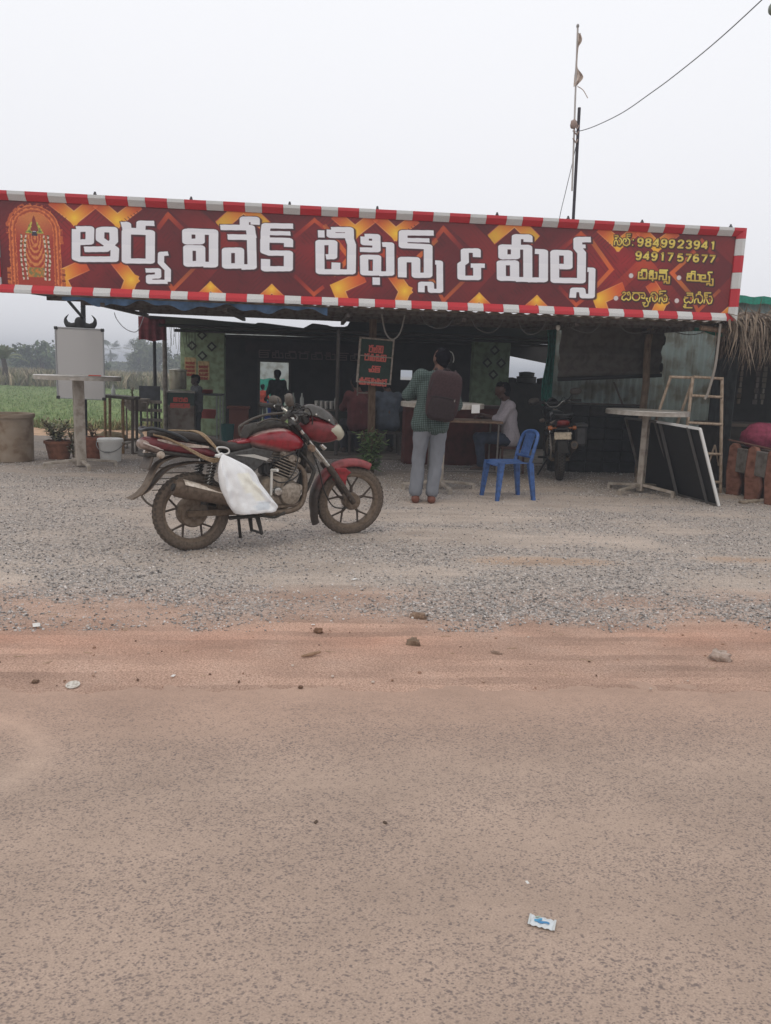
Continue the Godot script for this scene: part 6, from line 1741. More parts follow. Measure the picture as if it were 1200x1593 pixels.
	b = Mb.new(); b.loft(secs([[.91, .89, .945, .04], [.95, .845, .985, .085], [1.0, .825, 1.01, .112], [1.08, .805, 1.0, .125], [1.16, .81, .985, .12], [1.22, .83, .965, .10], [1.245, .85, .945, .08]], .75, 24, 3)); var fa := obj("headlamp_fairing", b, M("7c262c", 0.38, "grime2", 3.0) if not second else paint, o); fa.transform = F
	b = Mb.new(); b.prism([Vector2(.955, .985), Vector2(.975, 1.045), Vector2(1.11, .99), Vector2(1.22, .965), Vector2(1.1, .96)], .17, I, .02); obj("fairing_top", b, M("7c262c", 0.38, "grime2", 3.0) if not second else paint, fa)
	b = Mb.new(); b.loft(secs([[1.115, .90, .955, .112], [1.15, .865, .972, .121], [1.2, .832, .975, .116], [1.25, .822, .952, .096], [1.285, .85, .905, .05]], .9, 22, 3)); obj("headlamp", b, M("c2bfae", 0.12, "fine", 3.0), fa)
	b = Mb.new()
	b.grid(18, 12, func(u, v):
		var c: Vector2 = [Vector2(.95, 1.105), Vector2(1.0, 1.112), Vector2(1.08, 1.095), Vector2(1.17, 1.045), Vector2(1.235, .968)][0]
		var q := spl([Vector2(.945, 1.10), Vector2(1.0, 1.112), Vector2(1.08, 1.09), Vector2(1.17, 1.04), Vector2(1.24, .962)], 4)
		c = q[int(u * 16.0)]
		var a: float = (v - .5) * 2.0
		var hw: float = lerpf(.085, .10, u) * (1.0 if u < .8 else 1.0 - (u - .8) * 2.0)
		return Vector3(c.x - .03 * a * a * (1 - u), c.y - .075 * a * a, hw * a), false, -.005)
	obj("visor", b, M("4a4846", 0.25, "grime2", 3.0), fa)
	for q in [[1.02, 1.045, .098], [1.13, 1.0, .1]]:
		b = Mb.new(); b.blob(Vector3(q[0], q[1], q[2]), Vector3(.009, .009, .006), 1.0, Basis.IDENTITY, 8, 6); obj("visor_screw", b, chrome, fa)
	b = Mb.new(); b.box(Vector3(.935, 1.01, 0), Vector3(.06, .10, .17), Basis(Vector3.BACK, .5), .015); obj("instrument_panel", b, dark, fa)
	b = Mb.new()
	b.tube(spl([Vector3(.69, 1.05, .34), Vector3(.76, 1.06, .22), Vector3(.82, 1.05, .14), Vector3(.875, .985, .06), Vector3(.88, .975, 0), Vector3(.875, .985, -.06), Vector3(.82, 1.05, -.14), Vector3(.76, 1.06, -.22), Vector3(.69, 1.05, -.34)], 5), .0125, 8)
	var hb := obj("handlebar", b, chrome, o); hb.transform = F
	for s in [-1.0, 1.0]:
		b = Mb.new(); b.tube([Vector3(.755, 1.062, s * .225), Vector3(.68, 1.05, s * .355)], [.02, .0185], 10); b.tube([Vector3(.68, 1.05, s * .355), Vector3(.677, 1.05, s * .362)], .023, 10); obj("grip", b, M("3a3633", 0.8, "grime2", 6.0), hb)
		b = Mb.new(); b.box(Vector3(.785, 1.062, s * .185), Vector3(.055, .05, .06), Basis(Vector3.UP, s * .5), .01); obj("switch_box", b, dark, hb)
		b = Mb.new(); b.tube(spl([Vector3(.80, 1.06, s * .2), Vector3(.815, 1.045, s * .26), Vector3(.77, 1.03, s * .36)], 4), .0075, 6); obj("lever", b, M("6a6660", 0.4, "", 1.0, 0.5), hb)
		b = Mb.new(); b.tube(spl([Vector3(.78, 1.075, s * .2), Vector3(.79, 1.12, s * .24), Vector3(.76, 1.165 - .04 * (1.0 - s), s * .27)], 4), .0075, 6); var ms := obj("mirror_stem", b, black, hb)
		b = Mb.new(); b.blob(Vector3(.735 + .025 * (1.0 - s), 1.185 - .05 * (1.0 - s), s * .30), Vector3(.034, .05, .085), .75, Basis(Vector3.UP, s * -.25) * Basis(Vector3.BACK, .2), 16, 10); obj("mirror", b, M("5a534c", 0.6, "grime2", 5.0), ms)
		b = Mb.new(); b.lathe([Vector2(0, .20), Vector2(.022, .2), Vector2(.03, .17), Vector2(.03, .14), Vector2(.018, .125), Vector2(.01, .08)] if s > 0 else [Vector2(0, -.20), Vector2(.022, -.2), Vector2(.03, -.17), Vector2(.03, -.14), Vector2(.018, -.125), Vector2(.01, -.08)], 14, Vector3(.975, .785, 0), Basis(Vector3.RIGHT, PI / 2)); var fi := obj("indicator", b, M("8d7a6a", 0.35, "grime2", 5.0), o); fi.transform = F
	b = Mb.new()
	for q in [[.19, .10, .03], [.15, .05, -.02], [-.15, -.08, .02], [-.19, -.10, .0]]:
		b.tube(spl([Vector3(.80, 1.06, q[0]), Vector3(.93, 1.075 + q[2], q[0] * .8), Vector3(.99, .98, q[1]), Vector3(.95, .82, q[1] * .6), Vector3(.92, .68, q[1] * .5)], 5), .0055, 6)
	b.tube(spl([Vector3(.95, .85, .1), Vector3(1.06, .6, .11), Vector3(1.12, .42, .1), Vector3(1.22, .27, .07), Vector3(1.35, .25, .06)], 5), .006, 6)
	obj("cables", b, dark, hb)
	b = Mb.new(); b.tube([Vector3(1.085, .795, .06), Vector3(1.12, .76, .065)], .02, 10); obj("horn", b, chrome, hb)
	return o

func bikes():
	var red := StandardMaterial3D.new()
	red.albedo_color = Color("9a1f2b")
	red.roughness = 0.25
	red.clearcoat_enabled = true; red.clearcoat = 0.5; red.clearcoat_roughness = 0.2
	red.vertex_color_use_as_albedo = true
	red.albedo_texture = T.grime2; red.uv1_triplanar = true; red.uv1_scale = Vector3.ONE * 2.2
	var at := Vector3(-.924, 0.004, -5.818)
	var o := make_bike("motorcycle", "dusty red motorcycle with a white carrier bag, parked on the gravel yard", red, false)
	o.position = at
	o.rotation_order = EULER_ORDER_YXZ
	o.rotation = Vector3(deg_to_rad(-3.0), 0.4995, 0)
	var f := o.transform
	# white carrier bag hung on a hook
	var t: Node3D = thing("carrier_bag", "crinkled white plastic carrier bag hanging on the red motorcycle's side", "bag")
	t.transform = f
	var rings := []
	var cl := []
	var wn := fnl(19, 1.0, 3)
	var B := spl([Vector4(.735, .168, .182, .008), Vector4(.70, .150, .26, .02), Vector4(.62, .133, .395, .045), Vector4(.50, .145, .478, .06), Vector4(.40, .185, .55, .07), Vector4(.33, .225, .602, .078), Vector4(.30, .25, .60, .075), Vector4(.286, .268, .592, .066)], 7)
	for k in B.size():
		var s: Vector4 = B[k]
		var r := PackedVector3Array()
		var c := []
		for i in 64:
			var a := TAU * i / 64.0
			var ca := signf(cos(a)) * pow(absf(cos(a)), .62)
			var x := (s.y + s.z) / 2 + (s.z - s.y) / 2 * ca
			var fq := (x - .17 - (.735 - s.x) * .5) / (0.06 + (.735 - s.x))
			var fold := .055 * (absf(fposmod(fq * 2.3 + 0.55 * wn.get_noise_2d(fq * 2.0, s.x * 2.5), 1.0) - .5) * 2.0 - .5) * (0.3 + 0.9 * absf(wn.get_noise_2d(fq * 2.0, 9.0 + s.x * 1.5))) * clampf((.735 - s.x) * 6.0, 0.1, 1.0) + 0.010 * wn.get_noise_2d(x * 14.0, s.x * 8.0)
			var z := .215 + s.w * sin(a) * (1.0 if sin(a) > 0 else .6) + fold * (1.0 if sin(a) > 0 else .3) * minf(1.0, s.w * 20.0)
			r.append(Vector3(x, s.x, z))
			var e := absf((x - .30) - (.60 - s.x) * .62)
			var col := Color(1, 1, 1)
			if sin(a) > 0.0 and s.x < .6 and s.x > .385 and e < .055: col = Color(1.0, .97, .86)
			if sin(a) > 0.0 and s.x < .375 and s.x > .31 and x > .40 and x < .52: col = Color(.78, .82, .86)
			c.append(col)
		rings.append(r); cl.append(c)
	var b := Mb.new(); b.loft(rings, true, false, cl)
	obj("bag_body", b, M("f2f4f6", 0.4, "", 1.0, 0.0, 0.12), t)
	b = Mb.new(); b.tube(spl([Vector3(.14, .715, .2), Vector3(.165, .74, .205), Vector3(.19, .715, .2)], 4), .012, 6); b.blob(Vector3(.145, .728, .2), Vector3(.03, .014, .014), .9, Basis.IDENTITY, 10, 7, .4); obj("bag_knot", b, M("d8d8d6", 0.5), t)
	b = Mb.new()
	b.tube(spl([Vector3(.165, .735, .19), Vector3(.145, .765, .18), Vector3(.15, .785, .175), Vector3(.20, .785, .175), Vector3(.235, .77, .175), Vector3(.235, .745, .178), Vector3(.205, .735, .18), Vector3(.17, .738, .185)], 4), .0075, 7)
	t = obj("bag_hook", b, M("c8c6c2", 0.35, "", 1.0, 0.4)); t.transform = f; tag(t, "bent pale metal hook that carries the white bag on the motorcycle", "hook")
	# rope round the tail
	b = Mb.new()
	for k in 3:
		b.tube(spl([Vector3(-.29 + k * .01, .882 - k * .003, .07), Vector3(-.2 + k * .02, .858 - k * .012, .115 + k * .003), Vector3(-.06 + k * .01, .785 - k * .012, .14), Vector3(.06, .722 - k * .010, .146), Vector3(.14, .70 - k * .012, .146), Vector3(.175, .715 - k * .004, .15)], 5), .0065, 6)
	for k in 2: b.tube(spl([Vector3(.0 + k * .022, .90, -.06), Vector3(.01 + k * .022, .906, .03), Vector3(.05 + k * .02, .882, .112), Vector3(.11 + k * .014, .82, .135), Vector3(.165, .76, .15)], 5), .0075, 6)
	b.tube(spl([Vector3(-.29, .885, .07), Vector3(-.16, .912, .03), Vector3(0.0, .905, .0)], 4), .006, 6)
	t = obj("rope", b, M("a8947a", 0.9, "grime2", 10.0)); t.transform = f; tag(t, "beige rope strapped round the red motorcycle's tail and seat", "rope")
	# black cloth bag on the tank
	t = thing("tank_bag", "dusty black cloth bag strapped over the red motorcycle's fuel tank", "bag")
	t.transform = f
	rings = []
	for s in spl([Vector4(.435, .83, .87, .06), Vector4(.46, .86, .935, .10), Vector4(.52, .885, .962, .12), Vector4(.6, .905, .972, .12), Vector4(.68, .915, .982, .11), Vector4(.75, .915, .965, .09), Vector4(.81, .90, .93, .06)], 4):
		var r := PackedVector3Array()
		for i in 24:
			var a := TAU * i / 24.0
			var q := Vector3(s.x, (s.y + s.z) / 2 + (s.z - s.y) / 2 * sin(a), s.w * cos(a))
			r.append(q * (1.0 + .0) + Vector3(0, .016, .012) * wn.get_noise_3dv(q * 14.0))
		rings.append(r)
	b = Mb.new(); b.loft(rings); obj("bag_body", b, M("3e3b37", 0.85, "grime2", 5.0, 0.0, 0.2), t)
	b = Mb.new(); b.tube(spl([Vector3(.345, .87, .14), Vector3(.335, .93, .15), Vector3(.36, .955, .16), Vector3(.44, 1.0, .19), Vector3(.54, 1.03, .22), Vector3(.66, 1.04, .26)], 5), .010, 6); b.box(Vector3(.35, .945, .155), Vector3(.035, .02, .02), Basis(Vector3.BACK, .5), .004)
	obj("strap", b, M("55514c", 0.6, "grime2", 5.0), t)
	b = Mb.new(); b.tube(spl([Vector3(.50, .955, .1), Vector3(.6, .99, .09), Vector3(.7, .985, .08), Vector3(.8, .94, .06)], 4), .008, 6); obj("seam", b, M("55504a", 0.8), t)
	# the second motorcycle, parked nose in
	var blk := M("1c1c20", 0.3, "grime", 3.0)
	o = make_bike("motorcycle", "dark motorcycle seen from behind, parked beside the low block wall", blk, true)
	o.position = Vector3(3.36, 0.004, -10.33)
	o.rotation_order = EULER_ORDER_YXZ
	o.rotation = Vector3(deg_to_rad(-3.0), PI / 2 - 0.2, 0)
	b = Mb.new(); b.box(Vector3(.0, .62, .26), Vector3(.34, .26, .16), Basis.IDENTITY, .03); b.box(Vector3(.0, .765, .26), Vector3(.36, .04, .18), Basis.IDENTITY, .012)
	t = obj("pannier", b, M("3c3c3e", 0.6, "grime")); t.transform = o.transform; tag(t, "grey side box hung on the dark motorcycle's right side", "box")

func field_mesh(mb: Mb, bones: Array, cell: float, k := 0.03, rough := 0.0, rfreq := Vector3.ONE):
	# one skin over tapered capsules [ax, ay, az, bx, by, bz, ra, rb]: smooth minimum on a grid, then surface nets
	var lo := Vector3.ONE * 1e9; var hi := -lo
	for o in bones:
		for e in [[Vector3(o[0], o[1], o[2]), o[6]], [Vector3(o[3], o[4], o[5]), o[7]]]:
			lo = lo.min(e[0] - Vector3.ONE * (e[1] + k + cell * 2)); hi = hi.max(e[0] + Vector3.ONE * (e[1] + k + cell * 2))
	var nx := int((hi.x - lo.x) / cell) + 2; var ny := int((hi.y - lo.y) / cell) + 2; var nz := int((hi.z - lo.z) / cell) + 2
	var d := PackedFloat32Array(); d.resize(nx * ny * nz); d.fill(1.0)
	for o in bones:
		var a := Vector3(o[0], o[1], o[2]); var c := Vector3(o[3], o[4], o[5])
		var ra: float = o[6]; var rb: float = o[7]
		var pad := maxf(ra, rb) + k + cell * 1.8
		var l := ((a.min(c) - Vector3.ONE * pad - lo) / cell).floor().max(Vector3.ZERO)
		var h := ((a.max(c) + Vector3.ONE * pad - lo) / cell).ceil().min(Vector3(nx - 1, ny - 1, nz - 1))
		var ac := c - a
		var L2 := maxf(ac.length_squared(), 1e-9)
		for z in range(int(l.z), int(h.z) + 1):
			for y in range(int(l.y), int(h.y) + 1):
				var base := (z * ny + y) * nx
				for x in range(int(l.x), int(h.x) + 1):
					var p := lo + Vector3(x, y, z) * cell - a
					var t := clampf(p.dot(ac) / L2, 0.0, 1.0)
					var e := (p - ac * t).length() - ra - (rb - ra) * t
					var i := base + x
					var q := d[i]
					var m := maxf(k - absf(q - e), 0.0) / k
					d[i] = minf(q, e) - m * m * k * 0.25
	var fn := fnl(5, 1.0, 3)
	var at := {}
	var ps := PackedVector3Array()
	var off := [0, 1, nx, nx + 1, nx * ny, nx * ny + 1, nx * ny + nx, nx * ny + nx + 1]
	var eds := [[0, 1], [2, 3], [4, 5], [6, 7], [0, 2], [1, 3], [4, 6], [5, 7], [0, 4], [1, 5], [2, 6], [3, 7]]
	for z in nz - 1:
		for y in ny - 1:
			var base := (z * ny + y) * nx
			for x in nx - 1:
				var i := base + x
				var n := 0
				if d[i] < 0.0: n += 1
				if d[i + 1] < 0.0: n += 1
				if d[i + nx] < 0.0: n += 1
				if d[i + nx + 1] < 0.0: n += 1
				var j := i + nx * ny
				if d[j] < 0.0: n += 1
				if d[j + 1] < 0.0: n += 1
				if d[j + nx] < 0.0: n += 1
				if d[j + nx + 1] < 0.0: n += 1
				if n == 0 or n == 8: continue
				var s := Vector3.ZERO; var c := 0
				for e in eds:
					var v0 := d[i + off[e[0]]]; var v1 := d[i + off[e[1]]]
					if (v0 < 0.0) != (v1 < 0.0):
						var t := v0 / (v0 - v1)
						s += Vector3(lerpf(e[0] & 1, e[1] & 1, t), lerpf(e[0] >> 1 & 1, e[1] >> 1 & 1, t), lerpf(e[0] >> 2 & 1, e[1] >> 2 & 1, t)); c += 1
				var p := lo + (Vector3(x, y, z) + s / c) * cell
				if rough > 0.0:
					var g := Vector3(d[i + 1] - d[i], d[i + nx] - d[i], d[j] - d[i]).normalized()
					p += g * rough * fn.get_noise_3dv(p * rfreq)
				at[i] = ps.size()
				ps.append(p)
	var st := [1, nx, nx * ny]
	for i in at:
		var x: int = i % nx
		for ax in 3:
			var u: int = st[(ax + 1) % 3]; var v: int = st[(ax + 2) % 3]
			var e: int = i + st[ax]
			if (d[i] < 0.0) == (d[e] < 0.0): continue
			if not (at.has(i - u) and at.has(i - v) and at.has(i - u - v)): continue
			var q := [ps[at[i]], ps[at[i - u]], ps[at[i - u - v]], ps[at[i - v]]]
			if d[i] < 0.0: mb.q(q[0], q[1], q[2], q[3])
			else: mb.q(q[0], q[3], q[2], q[1])
	mb.flush()

func hand_bones(w: Vector3, dir: Vector3, up: Vector3, side: float) -> Array:
	# palm and five curled fingers from the wrist; up is the back of the hand
	var s := dir.cross(up).normalized() * side
	var o := []
	var add := func(a: Vector3, b: Vector3, ra: float, rb: float): o.append([a.x, a.y, a.z, b.x, b.y, b.z, ra, rb])
	for k in 4: add.call(w + s * (k - 1.5) * .012, w + dir * .085 + s * (k - 1.5) * .02, .015, .012)
	for k in 4:
		var l: float = [.062, .074, .07, .055][k]
		var a := w + dir * .085 + s * (k - 1.5) * .021
		var b := a + (dir * .9 - up * .35).normalized() * l * .5
		var c := b + (dir * .4 - up * .9).normalized() * l * .5
		add.call(a, b, .0095, .0088); add.call(b, c, .0088, .0075)
	var t0 := w + dir * .025 - s * .028
	var t1 := t0 + (dir * .7 - s * .7 - up * .2).normalized() * .045
	add.call(t0, t1, .014, .0105); add.call(t1, t1 + (dir * .9 - up * .4).normalized() * .032, .0105, .0085)
	return o

func head_bones(c: Vector3, fwd: Vector3, up: Vector3) -> Array:
	# c is the middle of the head
	var s := fwd.cross(up).normalized()
	var o := []
	var add := func(a: Vector3, b: Vector3, ra: float, rb: float): o.append([a.x, a.y, a.z, b.x, b.y, b.z, ra, rb])
	add.call(c + up * .03 - fwd * .025, c + up * .03 + fwd * .022, .086, .078)
	add.call(c - up * .01 + fwd * .03, c - up * .075 + fwd * .048, .066, .034)
	add.call(c - up * .062 + fwd * .05 + s * .02, c - up * .062 + fwd * .05 - s * .02, .03, .03)
	add.call(c + up * .005 + fwd * .094, c - up * .024 + fwd * .108, .008, .0125)
	add.call(c - up * .05 + fwd * .085 + s * .014, c - up * .05 + fwd * .085 - s * .014, .0085, .0085)
	for e in [-1.0, 1.0]:
		add.call(c + s * e * .079 - fwd * .008 + up * .012, c + s * e * .081 - fwd * .012 - up * .022, .013, .009)
		add.call(c + s * e * .033 + up * .018 + fwd * .082, c + s * e * .018 + up * .022 + fwd * .09, .011, .009)
	return o

func limb(o: Array, pts: Array, rs: Array):
	for i in pts.size() - 1: o.append([pts[i].x, pts[i].y, pts[i].z, pts[i + 1].x, pts[i + 1].y, pts[i + 1].z, rs[i], rs[i + 1]])

func make_person(label: String, P: Dictionary, at: Vector3, turn: float, fine: float) -> Node3D:
	# P: head, neck, chest, pelvis, sh (2), el (2), wr (2), hip (2), kn (2), an (2) in the person's own axes, facing -z
	var o := thing("person", label, "person", at, turn)
	var fwd: Vector3 = P.get("look", Vector3.FORWARD)
	var hup: Vector3 = P.get("hup", Vector3.UP)
	var skin := M(P.get("skin", "6b4636"), 0.6)
	var bn := []
	limb(bn, [P.chest, P.neck, P.head - hup * .06], [.09, .055, .05])
	limb(bn, [P.pelvis, P.chest], [.1, .11])
	for i in 2:
		limb(bn, [P.sh[i], P.el[i], P.wr[i]], [.045, .038, .026])
		limb(bn, [P.hip[i], P.kn[i], P.an[i]], [.075, .052, .036])
		limb(bn, [P.an[i], P.an[i] + P.toe * 0.14 - Vector3.UP * .03], [.036, .026])
	var b := Mb.new()
	field_mesh(b, bn, fine * 1.3, .03)
	field_mesh(b, head_bones(P.head, fwd, hup), 0.006 if fine < 0.015 else 0.009, .02)
	if P.get("hands", true):
		for i in 2:
			var dd: Vector3 = (P.wr[i] - P.el[i]).normalized()
			var upv: Vector3 = P.get("palm", Vector3.UP)
			if absf(dd.dot(upv)) > 0.9: upv = Vector3.FORWARD
			field_mesh(b, hand_bones(P.wr[i], dd, (upv - dd * upv.dot(dd)).normalized(), -1.0 if i == 0 else 1.0), 0.0045 if fine < 0.015 else 0.007, .006)
	obj("body", b, skin, o)
	# eyes
	var s := fwd.cross(hup).normalized()
	b = Mb.new()
	for e in [-1.0, 1.0]: b.blob(P.head + s * e * .031 + hup * .006 + fwd * .088, Vector3(.011, .006, .006), 1.0, Basis(s, hup, -fwd), 8, 6)
	obj("eyes", b, M("1c1614", 0.2), o)
	# hair
	b = Mb.new()
	field_mesh(b, [[P.head.x - fwd.x * .035 + hup.x * .045, P.head.y + .045, P.head.z - fwd.z * .035 + hup.z * .045, P.head.x + fwd.x * .03 + hup.x * .06, P.head.y + .062, P.head.z + fwd.z * .03, .088, .07], [P.head.x - fwd.x * .05, P.head.y - .0, P.head.z - fwd.z * .05, P.head.x - fwd.x * .055, P.head.y - .04, P.head.z - fwd.z * .055, .07, .052]], 0.009, .03, .008, Vector3.ONE * 30.0)
	var hm := M("141217", 0.97)
	hm.metallic_specular = 0.12
	obj("hair", b, hm, o)
	# shirt
	bn = []
	var hem: float = P.get("hem", 0.10)
	var dn: Vector3 = (P.pelvis - P.chest).normalized()
	var sx: Vector3 = (P.sh[1] - P.sh[0]).normalized()
	limb(bn, [P.sh[0] - Vector3.UP * .015, P.sh[1] - Vector3.UP * .015], [.068, .068])
	limb(bn, [P.chest - sx * .075, P.chest + sx * .075], [.118, .118])
	for e in [-1.0, 1.0]: limb(bn, [P.chest + sx * .07 * e, P.pelvis + sx * .075 * e - dn * .05, P.pelvis + sx * .08 * e + dn * (hem - .08)], [.115, .112, .126])
	limb(bn, [P.chest, P.neck - Vector3.UP * .02], [.1, .062])
	for i in 2:
		var sl: float = P.get("sleeve", 1.0)
		limb(bn, [P.sh[i], P.el[i], P.el[i].lerp(P.wr[i], maxf(sl - .15, 0.02))], [.068, .055, .046])
	b = Mb.new()
	field_mesh(b, bn, fine, .05, .012, Vector3(9, 5, 9))
	obj("shirt", b, P.shirt, o)
	# trousers
	bn = []
	limb(bn, [P.hip[0], P.hip[1]], [.096, .096])
	limb(bn, [P.pelvis - sx * .06, P.pelvis + sx * .06], [.092, .092])
	for i in 2:
		limb(bn, [P.hip[i], P.kn[i], P.an[i] + (P.kn[i] - P.an[i]).normalized() * .04], [.092, .07, P.get("hemr", .06)])
	b = Mb.new()
	field_mesh(b, bn, fine, .02, .016, Vector3(10, 4, 10))
	obj("trousers", b, P.trousers, o)
	for i in 2:
		b = Mb.new()
		var a: Vector3 = P.an[i]
		field_mesh(b, [[a.x - P.toe.x * .035, .04, a.z - P.toe.z * .035, a.x + P.toe.x * .13, .032, a.z + P.toe.z * .13, .04, .036], [a.x, .06, a.z, a.x - P.toe.x * .03, .045, a.z - P.toe.z * .03, .042, .04]], .008, .02)
		obj("shoe", b, M(P.get("shoe", "5a3428"), 0.6), o)
	return o

func people():
	# the man at the standing table, seen from behind
	var sh := StandardMaterial3D.new()
	sh.albedo_texture = T.plaid; sh.uv1_triplanar = true; sh.uv1_scale = Vector3.ONE * 13.0; sh.roughness = 0.9
	sh.albedo_color = Color("a4b0ae")
	var at := Vector3(1.17, 0.004, -8.25)
	var P := {
		"head": Vector3(.145, 1.535, -.07), "look": Vector3(-.22, -.38, -.9).normalized(), "hup": Vector3(.06, .93, -.36).normalized(), "neck": Vector3(.11, 1.41, -.01), "chest": Vector3(.095, 1.2, 0), "pelvis": Vector3(.05, .89, 0),
		"sh": [Vector3(-.075, 1.365, 0), Vector3(.275, 1.325, 0.0)], "el": [Vector3(-.20, 1.16, -.06), Vector3(.34, 1.06, -.1)], "wr": [Vector3(-.02, 1.11, -.27), Vector3(.17, 1.13, -.3)],
		"hip": [Vector3(-.04, .84, 0), Vector3(.14, .84, 0)], "kn": [Vector3(-.065, .46, -.03), Vector3(.13, .46, -.01)], "an": [Vector3(-.085, .085, .02), Vector3(.09, .085, .03)], "toe": Vector3(.08, 0, -1).normalized(),
		"shirt": sh, "trousers": M("767980", 0.9), "shoe": "6a3c2c", "skin": "5c3d30", "hemr": .072, "hem": .12, "sleeve": .45
	}
	var o := make_person("man in a green checked shirt and grey trousers, standing with his back turned", P, at, 0.0, .0125)
	# dark cap of hair comes from make_person; the backpack is a thing of its own
	var t := thing("backpack", "dark maroon backpack worn by the standing man", "backpack", at + Vector3(.135, 1.145, .19), -.08)
	t.rotation.z = -0.12
	t.rotation.x = 0.08
	var b := Mb.new(); b.blob(Vector3(.008, .02, 0), Vector3(.172, .262, .095), .48, Basis.IDENTITY, 28, 20, .05, 4)
	var mar := M("3c262b", 0.85, "grime2", 6.0, 0.0, 0.15)
	obj("main_pouch", b, mar, t)
	b = Mb.new(); b.blob(Vector3(0, -.105, .055), Vector3(.14, .12, .065), .45, Basis.IDENTITY, 24, 16, .05, 6); obj("front_pocket", b, M("2e2024", 0.85, "grime2", 6.0, 0.0, 0.15), t)
	b = Mb.new(); b.tube(spl([Vector3(-.15, .04, .075), Vector3(-.13, .18, .078), Vector3(-.05, .235, .07), Vector3(.05, .235, .07), Vector3(.13, .18, .078), Vector3(.15, .04, .075)], 5), .004, 5); b.tube(spl([Vector3(-.13, .01, .1), Vector3(0, .022, .112), Vector3(.13, .01, .1)], 5), .004, 5); obj("zip", b, M("221a1c", 0.6), t)
	b = Mb.new(); b.box(Vector3(.12, .0, .1), Vector3(.012, .03, .006)); obj("zip_pull", b, M("8d8884", 0.4, "", 1.0, 0.5), t)
	b = Mb.new(); b.tube(spl([Vector3(-.04, .255, -.02), Vector3(-.03, .29, -.03), Vector3(.03, .29, -.03), Vector3(.04, .255, -.02)], 4), .009, 6); obj("haul_loop", b, M("2a1e20", 0.8), t)
	for s in [-1.0, 1.0]:
		b = Mb.new(); b.tube(spl([Vector3(s * .09, .22, -.05), Vector3(s * .10, .28, -.15), Vector3(s * .12, .2, -.29), Vector3(s * .14, .02, -.31), Vector3(s * .15, -.12, -.2), Vector3(s * .13, -.18, -.05)], 5), .014, 6); obj("strap", b, M("2e2224", 0.85), t)
	# the man sitting at the dining table
	var sc := StandardMaterial3D.new()
	sc.albedo_texture = T.smallcheck; sc.uv1_triplanar = true; sc.uv1_scale = Vector3.ONE * 12.0; sc.roughness = 0.9
	P = {
		"head": Vector3(-.02, 1.19, -.10), "look": Vector3(0, -.30, -.95).normalized(), "hup": Vector3(0, .95, -.3).normalized(), "neck": Vector3(0, 1.06, -.04), "chest": Vector3(0, .86, 0.0), "pelvis": Vector3(0, .53, .06),
		"sh": [Vector3(-.17, .985, 0), Vector3(.17, .985, 0)], "el": [Vector3(-.22, .78, -.14), Vector3(.22, .76, -.12)], "wr": [Vector3(-.1, .83, -.32), Vector3(.1, .80, -.36)],
		"hip": [Vector3(-.1, .50, .0), Vector3(.1, .50, .0)], "kn": [Vector3(-.12, .51, -.40), Vector3(.12, .50, -.40)], "an": [Vector3(-.12, .085, -.36), Vector3(.13, .085, -.32)], "toe": Vector3(0, 0, -1),
		"shirt": sc, "trousers": M("333c50", 0.9, "grime", 1.5), "shoe": "33261f", "skin": "4a3228", "sleeve": .5
	}
	make_person("seated man in a pale small-checked shirt eating at the dining table", P, Vector3(2.77, 0.0, -11.1), PI / 2 - .1, .0125)
	var st := thing("stool", "brownish low stool under the seated man", "stool", Vector3(2.84, 0, -11.1))
	b = Mb.new(); b.box(Vector3(0, .38, 0), Vector3(.36, .04, .36), Basis.IDENTITY, .008); obj("seat", b, M("5c3a30", 0.7, "grime2"), st)
	for s in [[-.15, -.15], [.15, -.15], [.15, .15], [-.15, .15]]:
		b = Mb.new(); b.tube([Vector3(s[0], .37, s[1]), Vector3(s[0] * 1.1, 0, s[1] * 1.1)], .018, 6); obj("leg", b, M("5c3a30", 0.7, "grime2"), st)
	# figures deeper in
	P = P.duplicate()
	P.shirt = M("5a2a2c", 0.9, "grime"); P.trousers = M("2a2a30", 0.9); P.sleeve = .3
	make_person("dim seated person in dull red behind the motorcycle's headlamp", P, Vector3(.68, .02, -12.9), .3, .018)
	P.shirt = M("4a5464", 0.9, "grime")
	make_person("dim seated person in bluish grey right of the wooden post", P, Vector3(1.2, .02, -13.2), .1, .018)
	for k in 2:
		st = thing("bench", ["dark bench under the dim person in dull red", "dark bench under the dim person in bluish grey"][k], "bench", Vector3([.72, 1.22][k], .02, [-12.88, -13.15][k]))
		b = Mb.new(); b.box(Vector3(0, .37, 0), Vector3(.42, .04, .36)); obj("seat", b, M("3a302a", 0.8, "grime2"), st)
		for s in [[-.17, -.14], [.17, -.14], [.17, .14], [-.17, .14]]:
			b = Mb.new(); b.tube([Vector3(s[0], .37, s[1]), Vector3(s[0], 0, s[1])], .018, 6); obj("leg", b, M("3a302a", 0.8), st)
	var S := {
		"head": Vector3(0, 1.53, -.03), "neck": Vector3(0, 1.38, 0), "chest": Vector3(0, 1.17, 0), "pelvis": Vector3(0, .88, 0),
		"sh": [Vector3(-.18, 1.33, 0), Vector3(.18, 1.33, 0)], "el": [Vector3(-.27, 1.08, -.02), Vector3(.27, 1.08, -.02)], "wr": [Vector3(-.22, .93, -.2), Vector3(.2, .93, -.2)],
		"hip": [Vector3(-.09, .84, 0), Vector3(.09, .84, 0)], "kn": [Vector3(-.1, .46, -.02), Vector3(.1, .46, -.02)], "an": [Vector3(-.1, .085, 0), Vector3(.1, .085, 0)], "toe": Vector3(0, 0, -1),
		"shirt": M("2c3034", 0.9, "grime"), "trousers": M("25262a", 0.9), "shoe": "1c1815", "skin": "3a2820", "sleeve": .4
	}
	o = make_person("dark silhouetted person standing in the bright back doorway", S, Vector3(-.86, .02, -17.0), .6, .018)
	o.scale = Vector3.ONE * 0.82
	S = S.duplicate()
